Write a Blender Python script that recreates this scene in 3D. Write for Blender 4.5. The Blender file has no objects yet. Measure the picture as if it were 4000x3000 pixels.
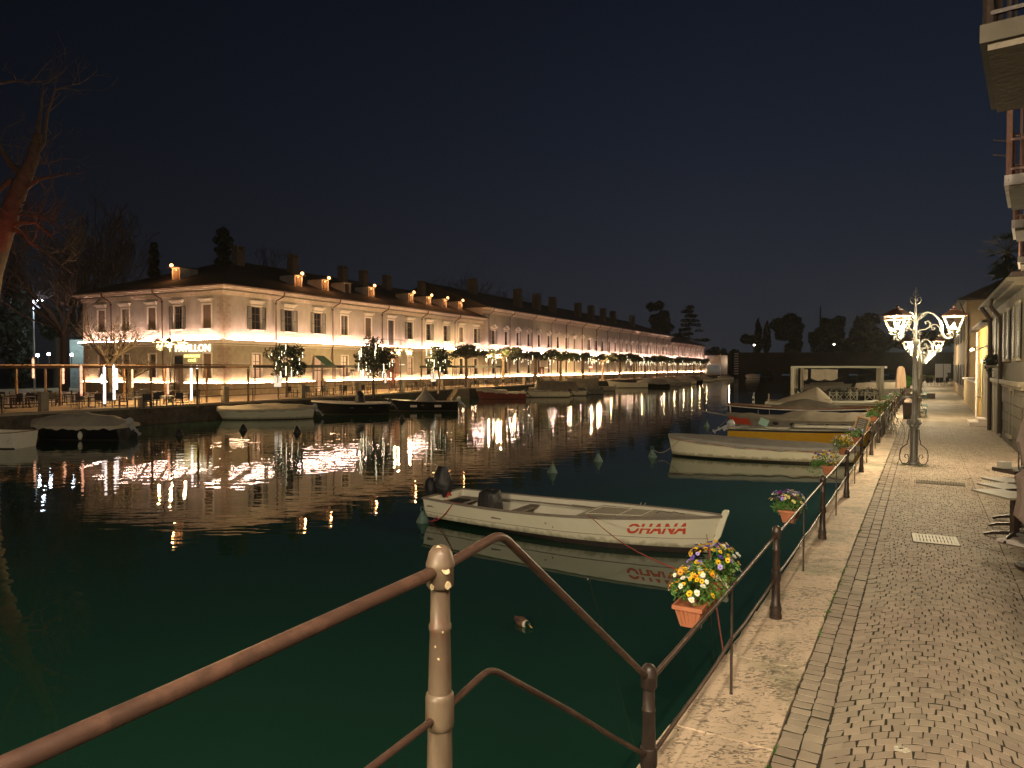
import bpy, math, random
import numpy as np
from mathutils import Vector, Matrix
R = math.radians
random.seed(7)
SC = bpy.context.scene
COL = SC.collection
# ------------------------------------------------------------------ camera
EYE = 3.97            # eye above the canal water (z = 0)
QZ = 1.27             # level of both quays
FPX = 2750.0          # focal length in pixels of the 4000 px wide picture
PIT = math.atan(65 / FPX)
cam = bpy.data.cameras.new('camera'); camo = bpy.data.objects.new('camera', cam); COL.objects.link(camo)
cam.sensor_width = 36; cam.lens = FPX / 4000 * 36; cam.clip_end = 4000; cam.clip_start = .05
camo.location = (0, 0, EYE); camo.rotation_euler = (math.pi / 2 - PIT, 0, 0)
SC.camera = camo
# ------------------------------------------------------------------ night sky
W = bpy.data.worlds.new('World'); SC.world = W; W.use_nodes = True
nt = W.node_tree; bg = nt.nodes['Background']
tc = nt.nodes.new('ShaderNodeTexCoord'); sx = nt.nodes.new('ShaderNodeSeparateXYZ')
nt.links.new(tc.outputs['Generated'], sx.inputs[0])
rp = nt.nodes.new('ShaderNodeValToRGB'); nt.links.new(sx.outputs['Z'], rp.inputs[0])
el = rp.color_ramp.elements
el[0].position = 0.0; el[0].color = (.0210, .0235, .0290, 1)
el[1].position = .62; el[1].color = (.0022, .0036, .0085, 1)
e = el.new(.10); e.color = (.0165, .0200, .0290, 1)
e = el.new(.30); e.color = (.0085, .0125, .0225, 1)
# town glow is a little stronger towards the right-hand end of the canal
mr = nt.nodes.new('ShaderNodeMapRange'); nt.links.new(sx.outputs['X'], mr.inputs[0])
mr.inputs[1].default_value = -.62; mr.inputs[2].default_value = .25; mr.inputs[3].default_value = .33; mr.inputs[4].default_value = 1.0
ml = nt.nodes.new('ShaderNodeVectorMath'); ml.operation = 'SCALE'
nt.links.new(rp.outputs[0], ml.inputs[0]); nt.links.new(mr.outputs[0], ml.inputs['Scale'])
nt.links.new(ml.outputs[0], bg.inputs[0]); bg.inputs[1].default_value = 1.0
# ------------------------------------------------------------------ render
SC.view_settings.view_transform = 'Standard'; SC.view_settings.look = 'None'
SC.view_settings.exposure = 0; SC.view_settings.gamma = 1
cy = SC.cycles
cy.max_bounces = 6; cy.diffuse_bounces = 2; cy.glossy_bounces = 3; cy.transmission_bounces = 3
cy.transparent_max_bounces = 12; cy.volume_bounces = 0
cy.sample_clamp_indirect = 2.0; cy.sample_clamp_direct = 0; cy.blur_glossy = .6
cy.caustics_reflective = False; cy.caustics_refractive = False
cy.use_denoising = True; cy.use_light_tree = True
# ------------------------------------------------------------------ helpers
def ray(u, v):
    c = Vector(((u - 2000) / FPX, 1, -(v - 1500) / FPX))
    ct, st = math.cos(PIT), math.sin(PIT)
    return Vector((c.x, ct * c.y + st * c.z, -st * c.y + ct * c.z))
def G(u, v, z=QZ):
    "the point of the level z that the photograph shows at u, v"
    d = ray(u, v); k = (z - EYE) / d.z
    return Vector((d.x * k, d.y * k, z))
def AT(u, v, Y):
    d = ray(u, v); k = Y / d.y
    return Vector((d.x * k, Y, EYE + d.z * k))

class MB:
    def __init__(s): s.v = []; s.f = []; s.m = []
    def add(s, vs, fs, m=0):
        o = len(s.v); s.v += [tuple(p) for p in vs]; s.f += [tuple(i + o for i in f) for f in fs]; s.m += [m] * len(fs)
        return s
    def box(s, x0, x1, y0, y1, z0, z1, m=0):
        return s.add([(x0,y0,z0),(x1,y0,z0),(x1,y1,z0),(x0,y1,z0),(x0,y0,z1),(x1,y0,z1),(x1,y1,z1),(x0,y1,z1)],
            [(0,3,2,1),(4,5,6,7),(0,1,5,4),(1,2,6,5),(2,3,7,6),(3,0,4,7)], m)
    def bar(s, p, q, w, h, m=0, up=(0,0,1)):
        "a box section bar from p to q"
        p = Vector(p); q = Vector(q); d = (q - p).normalized(); u = Vector(up)
        if abs(d.dot(u)) > .98: u = Vector((1, 0, 0))
        a = d.cross(u).normalized() * w / 2; b = a.cross(d).normalized() * h / 2
        vs = [c + i * a + j * b for c in (p, q) for i, j in ((-1,-1),(1,-1),(1,1),(-1,1))]
        return s.add(vs, [(0,3,2,1),(4,5,6,7),(0,1,5,4),(1,2,6,5),(2,3,7,6),(3,0,4,7)], m)
    def tube(s, pts, r, n=8, m=0, cap=True):
        pts = [Vector(p) for p in pts]; k = len(pts)
        rs = list(r) if isinstance(r, (list, tuple)) else [r] * k
        vs = []; a = None
        for i, p in enumerate(pts):
            t = (pts[min(i + 1, k - 1)] - pts[max(i - 1, 0)])
            t = t.normalized() if t.length > 1e-9 else Vector((0, 0, 1))
            if a is None:
                a = t.orthogonal().normalized()
            else:
                a = (a - t * a.dot(t)); a = a.normalized() if a.length > 1e-6 else t.orthogonal().normalized()
            b = t.cross(a)
            for j in range(n):
                an = 2 * math.pi * j / n
                vs.append(p + (a * math.cos(an) + b * math.sin(an)) * rs[i])
        fs = [(i*n+j, i*n+(j+1)%n, (i+1)*n+(j+1)%n, (i+1)*n+j) for i in range(k - 1) for j in range(n)]
        if cap: fs += [tuple(range(n))[::-1], tuple((k-1)*n + j for j in range(n))]
        return s.add(vs, fs, m)
    def lathe(s, prof, n=16, c=(0,0,0), m=0):
        vs = [(c[0] + r*math.cos(2*math.pi*j/n), c[1] + r*math.sin(2*math.pi*j/n), c[2] + z) for r, z in prof for j in range(n)]
        k = len(prof)
        fs = [(i*n+j, i*n+(j+1)%n, (i+1)*n+(j+1)%n, (i+1)*n+j) for i in range(k - 1) for j in range(n)]
        fs += [tuple(range(n))[::-1], tuple((k-1)*n + j for j in range(n))]
        return s.add(vs, fs, m)
    def ball(s, c, r, n=8, k=6, m=0, sx=1, sy=1, sz=1):
        o = len(s.v)
        s.lathe([(max(1e-3, r*math.sin(math.pi*i/k)), -r*math.cos(math.pi*i/k)) for i in range(k+1)], n, (0,0,0), m)
        for i in range(o, len(s.v)):
            x, y, z = s.v[i]; s.v[i] = (c[0]+x*sx, c[1]+y*sy, c[2]+z*sz)
        return s
    def loft(s, rings, m=0, closed=True, cap=True):
        n = len(rings[0]); vs = [p for r in rings for p in r]; k = len(rings)
        fs = [(i*n+j, i*n+(j+1)%n, (i+1)*n+(j+1)%n, (i+1)*n+j) for i in range(k-1) for j in range(n if closed else n-1)]
        if cap and closed: fs += [tuple(range(n))[::-1], tuple((k-1)*n+j for j in range(n))]
        return s.add(vs, fs, m)
    def poly(s, pts, z0, z1, m=0):
        n = len(pts); vs = [(x, y, z0) for x, y in pts] + [(x, y, z1) for x, y in pts]
        return s.add(vs, [tuple(range(n))[::-1], tuple(range(n, 2*n))] + [(i, (i+1)%n, n+(i+1)%n, n+i) for i in range(n)], m)
    def xf(s, M, start=0):
        for i in range(start, len(s.v)): s.v[i] = tuple(M @ Vector(s.v[i]))
        return s
    def merge(s, o, M=None, m=None):
        vs = [M @ Vector(p) for p in o.v] if M else o.v; k = len(s.v)
        s.v += [tuple(p) for p in vs]; s.f += [tuple(i + k for i in f) for f in o.f]; s.m += [x if m is None else m for x in o.m]
        return s
    def mesh(s, name, mats, smooth=True):
        me = bpy.data.meshes.new(name); me.from_pydata(s.v, [], s.f); me.update()
        for x in (mats if isinstance(mats, (list, tuple)) else [mats]): me.materials.append(x)
        if me.polygons: me.polygons.foreach_set('material_index', s.m)
        if smooth:
            me.polygons.foreach_set('use_smooth', [True] * len(me.polygons)); me.set_sharp_from_angle(angle=R(38))
        return me
    def build(s, name, mats, parent=None, smooth=True, loc=None, rotz=0):
        o = bpy.data.objects.new(name, s.mesh(name, mats, smooth)); COL.objects.link(o)
        if parent: o.parent = parent
        if loc is not None: o.location = loc; o.rotation_euler = (0, 0, rotz)
        return o
def tag(o, label, cat, group=None):
    o['label'] = label; o['category'] = cat
    if group: o['group'] = group
    return o
def thing(name, label, cat, loc=(0,0,0), rotz=0, group=None):
    o = bpy.data.objects.new(name, None); COL.objects.link(o); o.empty_display_size = .2
    o.location = loc; o.rotation_euler = (0, 0, rotz)
    return tag(o, label, cat, group)
def struct(name, mb, m, smooth=False):
    o = mb.build(name, m, None, smooth); o['kind'] = 'structure'; return o
def kids(o): return [c for c in ALLK.get(o.name, [])]
def copy_tree(o, loc=None, rotz=None, label=None, group=None, parent=None, scale=None):
    c = o.copy(); COL.objects.link(c)
    if parent is not None: c.parent = parent
    if loc is not None: c.location = loc
    if rotz is not None: c.rotation_euler = (0, 0, rotz)
    if label: c['label'] = label
    if group: c['group'] = group
    if scale: c.scale = (scale,) * 3 if not isinstance(scale, (tuple, list)) else scale
    for ch in list(o.children): copy_tree(ch, parent=c)
    return c
def inst(me, name, parent, loc=(0,0,0), rotz=0, scale=None, rot=None):
    o = bpy.data.objects.new(name, me); COL.objects.link(o); o.parent = parent
    o.location = loc; o.rotation_euler = rot if rot else (0, 0, rotz)
    if scale: o.scale = scale
    return o
def point(loc, power, col, r=.05, parent=None, name='lamp_light'):
    l = bpy.data.lights.new(name, 'POINT'); l.energy = power; l.color = col; l.shadow_soft_size = r
    o = bpy.data.objects.new(name, l); COL.objects.link(o); o.location = loc
    if parent: o.parent = parent
    return o
def text_mb(body, size=1, depth=.02, bold=0, m=0, shear=0, spacing=1):
    cu = bpy.data.curves.new('t', 'FONT'); cu.body = body; cu.size = size; cu.extrude = depth; cu.offset = bold
    cu.shear = shear; cu.space_character = spacing; cu.resolution_u = 3
    o = bpy.data.objects.new('t', cu); COL.objects.link(o)
    dg = bpy.context.evaluated_depsgraph_get(); me = bpy.data.meshes.new_from_object(o.evaluated_get(dg))
    b = MB(); b.add([v.co[:] for v in me.vertices], [tuple(p.vertices) for p in me.polygons], m)
    bpy.data.objects.remove(o); bpy.data.curves.remove(cu); bpy.data.meshes.remove(me)
    return b
# ------------------------------------------------------------------ materials
def mat(name, c1, c2=None, sc=4, rough=.6, metal=0, bump=0, bsc=30, bd=.01, spec=.5, c3=None, sc3=1.2, t3=(.5,.6), stretch=None, coat=0, lo=.35, hi=.65):
    m = bpy.data.materials.new(name); m.use_nodes = True; n = m.node_tree.nodes; l = m.node_tree.links
    p = n['Principled BSDF']; p.inputs['Roughness'].default_value = rough; p.inputs['Metallic'].default_value = metal
    p.inputs['Specular IOR Level'].default_value = spec; p.inputs['Coat Weight'].default_value = coat
    p.inputs['Base Color'].default_value = (*c1, 1)
    tcn = n.new('ShaderNodeTexCoord'); src = tcn.outputs['Object']
    if stretch:
        mp = n.new('ShaderNodeMapping'); mp.inputs['Scale'].default_value = stretch; l.new(src, mp.inputs[0]); src = mp.outputs[0]
    def noise(s, d=6):
        x = n.new('ShaderNodeTexNoise'); x.inputs['Scale'].default_value = s; x.inputs['Detail'].default_value = d
        x.inputs['Roughness'].default_value = .62; l.new(src, x.inputs['Vector']); return x.outputs[0]
    def ramp(v, a, b):
        x = n.new('ShaderNodeMapRange'); x.inputs[1].default_value = a; x.inputs[2].default_value = b; l.new(v, x.inputs[0]); return x.outputs[0]
    def mix(f, a, b):
        x = n.new('ShaderNodeMix'); x.data_type = 'RGBA'; l.new(f, x.inputs[0])
        for s_, i in ((a, 6), (b, 7)):
            if isinstance(s_, tuple): x.inputs[i].default_value = (*s_, 1)
            else: l.new(s_, x.inputs[i])
        return x.outputs[2]
    out = None
    if c2:
        out = mix(ramp(noise(sc), lo, hi), c1, c2)
        if c3: out = mix(ramp(noise(sc3), *t3), out, c3)
        l.new(out, p.inputs['Base Color'])
    if bump:
        b = n.new('ShaderNodeBump'); b.inputs['Strength'].default_value = bump; b.inputs['Distance'].default_value = bd
        l.new(noise(bsc), b.inputs['Height']); l.new(b.outputs[0], p.inputs['Normal'])
    return m
def emat(name, c, s):
    m = bpy.data.materials.new(name); m.use_nodes = True; p = m.node_tree.nodes['Principled BSDF']
    p.inputs['Base Color'].default_value = (.5, .5, .5, 1); p.inputs['Emission Color'].default_value = (*c, 1); p.inputs['Emission Strength'].default_value = s
    return m
def glassmat(name, tint=(.9,.9,.85), refl=.12):
    m = bpy.data.materials.new(name); m.use_nodes = True; n = m.node_tree.nodes; l = m.node_tree.links
    n.remove(n['Principled BSDF']); o = n['Material Output']
    t = n.new('ShaderNodeBsdfTransparent'); t.inputs[0].default_value = (*tint, 1)
    g = n.new('ShaderNodeBsdfGlossy'); g.inputs['Roughness'].default_value = .05
    mx = n.new('ShaderNodeMixShader'); mx.inputs[0].default_value = refl
    l.new(t.outputs[0], mx.inputs[1]); l.new(g.outputs[0], mx.inputs[2]); l.new(mx.outputs[0], o.inputs[0]); return m
M = {}
M['plaster'] = mat('plaster', (.48,.41,.355), (.38,.325,.28), 1.3, .85, bump=.4, bsc=14, c3=(.30,.25,.20), sc3=.9, t3=(.55,.75), stretch=(1,1,.35))
M['plaster_low'] = mat('lower plaster', (.46,.40,.30), (.36,.31,.23), 1.6, .85, bump=.4, bsc=14)
M['trim'] = mat('stone trim', (.84,.74,.66), (.74,.64,.56), 5, .7, bump=.3, bsc=25)
M['plinth'] = mat('plinth stone', (.42,.32,.22), (.30,.22,.14), 2, .8, bump=.5, bsc=12)
M['quoin'] = mat('quoin brick', (.42,.32,.26), (.31,.23,.18), 4, .85, bump=.6, bsc=16)
M['cornice'] = mat('cornice', (.76,.60,.52), (.60,.47,.40), 3, .75)
M['roof'] = mat('roof tiles', (.050,.030,.024), (.022,.014,.012), 9, .9, bump=.8, bsc=20, bd=.04, stretch=(1,3,1))
M['chimney'] = mat('chimney render', (.16,.12,.09), (.09,.07,.055), 4, .9, bump=.4)
M['shutter'] = mat('grey shutter', (.075,.075,.07), (.055,.052,.05), 7, .6)
M['pane'] = mat('dark pane', (.02,.022,.028), None, rough=.12, spec=.6)
M['blind'] = mat('closed panel', (.20,.135,.095), (.15,.10,.07), 5, .7)
M['frame'] = mat('timber frame', (.16,.09,.06), (.10,.06,.04), 8, .55)
M['iron'] = mat('wrought iron', (.030,.024,.021), (.055,.035,.026), 20, .45, .3, bump=.2, bsc=60)
M['pipe'] = mat('copper downpipe', (.11,.05,.035), (.07,.035,.028), 9, .45, .4)
M['door'] = mat('red brown door', (.20,.055,.03), (.13,.035,.02), 6, .5)
M['pink'] = mat('pink stone', (.46,.25,.18), (.34,.18,.13), 4, .75, bump=.4)
M['lit'] = emat('lit room', (1.0,.50,.24), .55)
M['litw'] = emat('lit room white', (1.0,.80,.62), 1.1)
M['led'] = emat('warm led strip', (1.0,.64,.50), 142)
M['led3'] = emat('warm led strip far', (1.0,.63,.50), 240)
M['led2'] = emat('warm led strip low', (1.0,.62,.38), 92)
M['bulb'] = emat('lantern mantle', (1.0,.86,.60), 30)
M['bulby'] = emat('yellow lantern mantle', (1.0,.70,.34), 22)
M['bulbo'] = emat('dormer bulb', (1.0,.48,.16), 5)
M['tubew'] = emat('white light tube', (1.0,.80,.74), 2.6)
M['tubep'] = emat('amber light tube', (1.0,.42,.24), 1.5)
M['fairy'] = emat('fairy light tube', (1.0,.86,.55), 4.5)
M['cold'] = emat('cold street lamp', (.75,.88,1.0), 60)
M['signw'] = emat('sign white', (1.0,.86,.62), 2.0)
M['signy'] = emat('sign yellow', (1.0,.85,.25), 1.5)
M['glass'] = glassmat('lantern glass')
M['rail'] = mat('brown railing paint', (.095,.050,.034), (.062,.034,.024), 12, .45, .2, bump=.35, bsc=45, bd=.003, c3=(.13,.068,.045), sc3=7, t3=(.54,.62))
M['ironpost'] = mat('dark iron post', (.065,.045,.035), (.045,.032,.026), 12, .42, .3, bump=.25, bsc=45, bd=.002)
M['postpaint'] = mat('worn post paint', (.165,.12,.075), (.105,.068,.045), 9, .42, .1, bump=.35, bsc=50, bd=.003, c3=(.13,.065,.04), sc3=13, t3=(.57,.62), stretch=(1,1,.35))
M['chip'] = mat('peeled paint', (.62,.50,.30), (.48,.36,.2), 60, .7)
M['kerb'] = None
M['terra'] = mat('terracotta', (.42,.15,.07), (.34,.115,.05), 7, .75, bump=.2)
M['white'] = mat('white paint', (.76,.71,.58), (.68,.63,.51), 3, .45, bump=.1, bsc=10, c3=(.42,.38,.28), sc3=2.2, t3=(.60,.80))
M['cream'] = mat('cream hull', (.82,.76,.58), (.77,.71,.54), 2.5, .35, c3=(.62,.55,.40), sc3=4, t3=(.64,.8), coat=.2)
def waterline_dirt(m):
    "green brown scum that a hull carries just above the water"
    n = m.node_tree.nodes; l = m.node_tree.links; p = n['Principled BSDF']; src = p.inputs['Base Color'].links[0].from_socket
    t = n.new('ShaderNodeTexCoord'); sp = n.new('ShaderNodeSeparateXYZ'); l.new(t.outputs['Object'], sp.inputs[0])
    x = n.new('ShaderNodeTexNoise'); x.inputs['Scale'].default_value = 7; x.inputs['Detail'].default_value = 5; l.new(t.outputs['Object'], x.inputs[0])
    a = n.new('ShaderNodeMath'); a.operation = 'MULTIPLY_ADD'; l.new(x.outputs[0], a.inputs[0]); a.inputs[1].default_value = -.26; l.new(sp.outputs['Z'], a.inputs[2])
    r = n.new('ShaderNodeMapRange'); r.inputs[1].default_value = -.02; r.inputs[2].default_value = .10; r.inputs[3].default_value = .75; r.inputs[4].default_value = 0; l.new(a.outputs[0], r.inputs[0])
    mx = n.new('ShaderNodeMix'); mx.data_type = 'RGBA'; l.new(r.outputs[0], mx.inputs[0]); l.new(src, mx.inputs[6]); mx.inputs[7].default_value = (.20,.17,.09,1); l.new(mx.outputs[2], p.inputs['Base Color'])
waterline_dirt(M['cream'])
M['antifoul'] = mat('black antifouling', (.020,.014,.012), (.04,.025,.02), 6, .7)
M['navy'] = mat('navy hull', (.010,.014,.035), None, rough=.2, coat=.5)
M['black'] = mat('black hull', (.008,.008,.010), None, rough=.25, coat=.4)
M['yellow'] = mat('yellow hull', (.62,.34,.02), (.56,.29,.015), 2, .3, coat=.4)
M['redhull'] = mat('red hull', (.17,.030,.028), (.13,.022,.02), 3, .4)
M['greyhull'] = mat('grey hull', (.30,.27,.24), (.22,.20,.18), 3, .5)
M['wood'] = mat('varnished wood', (.22,.10,.045), (.14,.06,.028), 5, .4, stretch=(1,8,8))
M['oldwood'] = mat('weathered wood', (.28,.23,.18), (.16,.13,.10), 8, .75, stretch=(1,9,9), bump=.3)
M['tarp'] = mat('grey brown tarpaulin', (.27,.235,.18), (.21,.18,.135), 2.5, .75, bump=.35, bsc=7, bd=.03)
M['tarpb'] = mat('beige tarpaulin', (.56,.48,.37), (.48,.41,.31), 2, .75, bump=.35, bsc=6, bd=.03)
M['tarpg'] = mat('grey tarpaulin', (.30,.28,.25), (.25,.23,.21), 2, .75, bump=.35, bsc=6, bd=.03)
M['bag'] = mat('black bag', (.016,.015,.016), (.03,.028,.03), 5, .38, bump=.7, bsc=7, bd=.05)
M['deckgrey'] = mat('grey deck', (.40,.36,.29), (.34,.30,.24), 5, .6)
M['metal'] = mat('bare metal', (.55,.53,.50), None, rough=.3, metal=.9)
M['red'] = mat('red rope', (.45,.035,.03), (.33,.03,.03), 30, .7)
M['rope'] = mat('pale rope', (.36,.32,.25), (.25,.22,.17), 40, .8)
M['letter'] = mat('red lettering', (.62,.075,.03), None, rough=.5)
M['engine'] = mat('outboard cowl', (.03,.03,.035), None, rough=.3, coat=.3)
M['engwhite'] = mat('pale outboard', (.42,.42,.44), None, rough=.35)
M['buoy'] = mat('green buoy', (.12,.20,.17), (.08,.13,.11), 10, .6)
M['mint'] = mat('mint plastic', (.30,.50,.43), None, rough=.5)
M['bark'] = mat('bark', (.13,.095,.065), (.07,.05,.035), 8, .9, bump=.6, bsc=18, bd=.02)
M['plane_bark'] = mat('plane bark', (.26,.19,.125), (.13,.09,.06), 2.5, .9, bump=.5, bsc=9, bd=.03)
M['soil'] = mat('dark ground', (.05,.045,.035), (.035,.03,.025), 1, .95)
M['fort'] = mat('fort brick', (.105,.062,.052), (.070,.042,.036), .25, .95, bump=.5, bsc=3, bd=.1, c3=(.05,.034,.03), sc3=.08, t3=(.4,.6))
M['quaywall'] = mat('quay masonry', (.12,.095,.07), (.045,.036,.028), 1.8, .9, bump=.9, bsc=3, bd=.08)
M['farpave'] = mat('far paving', (.50,.34,.19), (.38,.26,.15), 1.2, .8, bump=.2, bsc=9)
M['canvas'] = mat('dark awning canvas', (.018,.02,.016), None, rough=.8)
M['greenawn'] = mat('dark green awning', (.02,.06,.04), None, rough=.8)
M['timber'] = mat('pergola timber', (.32,.17,.075), (.22,.11,.05), 3, .7, stretch=(1,1,1))
M['wicker'] = mat('dark wicker', (.035,.028,.024), None, rough=.7, bump=.5, bsc=80)
M['tabletop'] = mat('pale table top', (.33,.29,.22), (.28,.24,.18), 3, .5)
M['slate'] = mat('chalkboard', (.09,.085,.07), (.15,.14,.12), 22, .8, lo=.5, hi=.7)
M['boardframe'] = mat('board frame', (.50,.30,.13), (.42,.24,.10), 6, .5)
M['umb'] = mat('closed umbrella fabric', (.30,.22,.18), (.23,.165,.135), 2, .8)
M['umbp'] = mat('peach umbrella fabric', (.66,.45,.30), None, rough=.8)
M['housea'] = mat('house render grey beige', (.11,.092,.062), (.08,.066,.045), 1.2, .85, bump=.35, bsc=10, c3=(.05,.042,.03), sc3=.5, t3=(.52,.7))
M['housetrim'] = mat('dull house trim', (.26,.22,.15), (.18,.15,.10), 4, .8)
M['houseb'] = mat('house render yellow', (.46,.31,.07), (.38,.25,.055), 1.5, .85, bump=.2)
M['housec'] = mat('house render ochre', (.25,.175,.10), (.20,.14,.08), 1.2, .85, bump=.2, c3=(.26,.18,.10), sc3=.5, t3=(.55,.7))
M['housed'] = mat('house render brown', (.22,.17,.11), (.16,.12,.08), 1.0, .85)
M['gardenwall'] = mat('garden wall render', (.50,.38,.20), (.42,.31,.16), 1.2, .85, bump=.3, c3=(.28,.22,.12), sc3=1.1, t3=(.60,.75))
M['concrete'] = mat('balcony concrete', (.20,.165,.12), (.14,.115,.085), 3, .9, bump=.6, bsc=12, bd=.02, c3=(.12,.10,.075), sc3=5, t3=(.6,.72))
M['whitestone'] = mat('white slab', (.68,.60,.55), (.58,.50,.46), 5, .7, c3=(.3,.24,.2), sc3=14, t3=(.62,.68))
M['pinkiron'] = mat('pink painted iron', (.36,.20,.16), (.27,.14,.11), 8, .5)
M['binm'] = mat('brown bin', (.055,.045,.040), None, rough=.45)
M['benchm'] = mat('green bench iron', (.05,.24,.20), None, rough=.4)
M['benchw'] = mat('pale bench slats', (.50,.46,.38), None, rough=.6)
M['lampm'] = mat('lamp column paint', (.16,.155,.14), (.12,.115,.10), 9, .42, .3, bump=.15)
M['lamptop'] = mat('lantern copper roof', (.11,.05,.035), None, rough=.5, metal=.3)
M['lampframe'] = mat('lantern frame', (.17,.15,.10), None, rough=.45)
M['grate'] = mat('drain grate', (.66,.60,.47), (.56,.50,.38), 20, .6)
M['dark'] = mat('dark gap', (.01,.009,.008), None, rough=.9)
M['gren'] = mat('moss', (.10,.15,.02), (.06,.10,.015), 8, .95)
def leafmat(name, a, b, tr=.25):
    m = bpy.data.materials.new(name); m.use_nodes = True; n = m.node_tree.nodes; l = m.node_tree.links; p = n['Principled BSDF']
    g = n.new('ShaderNodeNewGeometry'); mx = n.new('ShaderNodeMix'); mx.data_type = 'RGBA'
    l.new(g.outputs['Random Per Island'], mx.inputs[0]); mx.inputs[6].default_value = (*a, 1); mx.inputs[7].default_value = (*b, 1)
    l.new(mx.outputs[2], p.inputs['Base Color']); p.inputs['Roughness'].default_value = .55
    return m
M['leaf'] = leafmat('evergreen leaf', (.022,.030,.012), (.045,.055,.022))
M['leafdark'] = leafmat('dark leaf', (.012,.017,.010), (.025,.030,.016))
M['leafpansy'] = leafmat('pansy leaf', (.05,.13,.02), (.10,.22,.04))
M['leafyel'] = leafmat('yellow green leaf', (.12,.16,.02), (.07,.11,.02))
M['redbark'] = mat('dark plane bark', (.10,.07,.05), (.05,.035,.026), 2.5, .9, bump=.5, bsc=9, bd=.03)
M['twig'] = mat('twigs', (.055,.033,.027), (.035,.022,.018), 3, .9)

# leaf clouds ----------------------------------------------------------------
def leaves(ells, n, size, seed=0, flat=.0, tri=False):
    "n small leaf faces spread through the outer volume of the ellipsoids (c, (rx,ry,rz))"
    rg = np.random.default_rng(seed); b = MB(); V = []; F = []
    vol = np.array([max(1e-3, e[1][0]*e[1][1]*e[1][2])**.67 for e in ells]); vol /= vol.sum()
    which = rg.choice(len(ells), n, p=vol)
    d = rg.normal(size=(n, 3)); d /= np.linalg.norm(d, axis=1)[:, None]
    rad = rg.uniform(.25, 1, n)**.45 * rg.uniform(.86, 1.08, n)
    C = np.array([e[0] for e in ells])[which]; S = np.array([e[1] for e in ells])[which]
    P = C + d * S * rad[:, None]
    A = rg.normal(size=(n, 3)); A[:, 2] *= (1 - flat); A /= np.linalg.norm(A, axis=1)[:, None]
    B_ = np.cross(A, rg.normal(size=(n, 3))); B_ /= np.linalg.norm(B_, axis=1)[:, None]
    s = size * rg.uniform(.6, 1.3, n)[:, None]
    q = np.stack([P - A*s, P - B_*s*.45, P + A*s, P + B_*s*.45], 1).reshape(-1, 3)
    b.v = [tuple(x) for x in q.tolist()]; b.f = [(4*i, 4*i+1, 4*i+2, 4*i+3) for i in range(n)]; b.m = [0] * n
    return b
def clumps(c, r, k, cr, seed=0):
    "k clump ellipsoids of radius cr spread over an ellipsoid"
    rg = random.Random(seed); out = []
    for i in range(k):
        while True:
            d = Vector((rg.gauss(0,1), rg.gauss(0,1), rg.gauss(0,1)))
            if d.length > .2: break
        d.normalize(); q = rg.uniform(.45, 1.0); s = cr * rg.uniform(.6, 1.25)
        out.append(((c[0]+d.x*r[0]*q, c[1]+d.y*r[1]*q, c[2]+d.z*r[2]*q), (s, s, s*.75)))
    return out
def branches(b, p, d, L, r, depth, rg, spread=.6, up=.15, rmin=.01, seg=4, m=0, child=3, n=5):
    pts = [Vector(p)]; rs = [r]; dd = Vector(d).normalized()
    for i in range(seg):
        dd = (dd + Vector((rg.gauss(0,.16), rg.gauss(0,.16), rg.gauss(0,.12) + up*.3))).normalized()
        pts.append(pts[-1] + dd * L / seg); rs.append(max(rmin, r * (1 - .55*(i+1)/seg)))
    b.tube(pts, rs, n if depth > 1 else 4, m, cap=False)
    if depth <= 0: return
    for k in range(child + (1 if depth > 2 else 0)):
        i = rg.randint(1, seg); q = Vector((rg.gauss(0,1), rg.gauss(0,1), rg.gauss(0,.7) + up)).normalized()
        nd = (dd * (1 - spread) + q * spread).normalized()
        branches(b, pts[i], nd, L * rg.uniform(.5, .8), rs[i] * .65, depth - 1, rg, spread, up, rmin, seg, m, child, n)
# ================================================================== SETTING
D1 = Vector((.504, .8637, 0)); P1 = Vector((.8637, -.504, 0))        # along and across the cobbled promenade
O1 = Vector((2.825, 7.485, QZ))                                      # second railing post
def prom(s, w, z=QZ): return Vector((O1.x + D1.x*s + P1.x*w, O1.y + D1.y*s + P1.y*w, z))
KIN, KOUT = .455, -.235                                              # kerb inner and outer edge across
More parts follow.
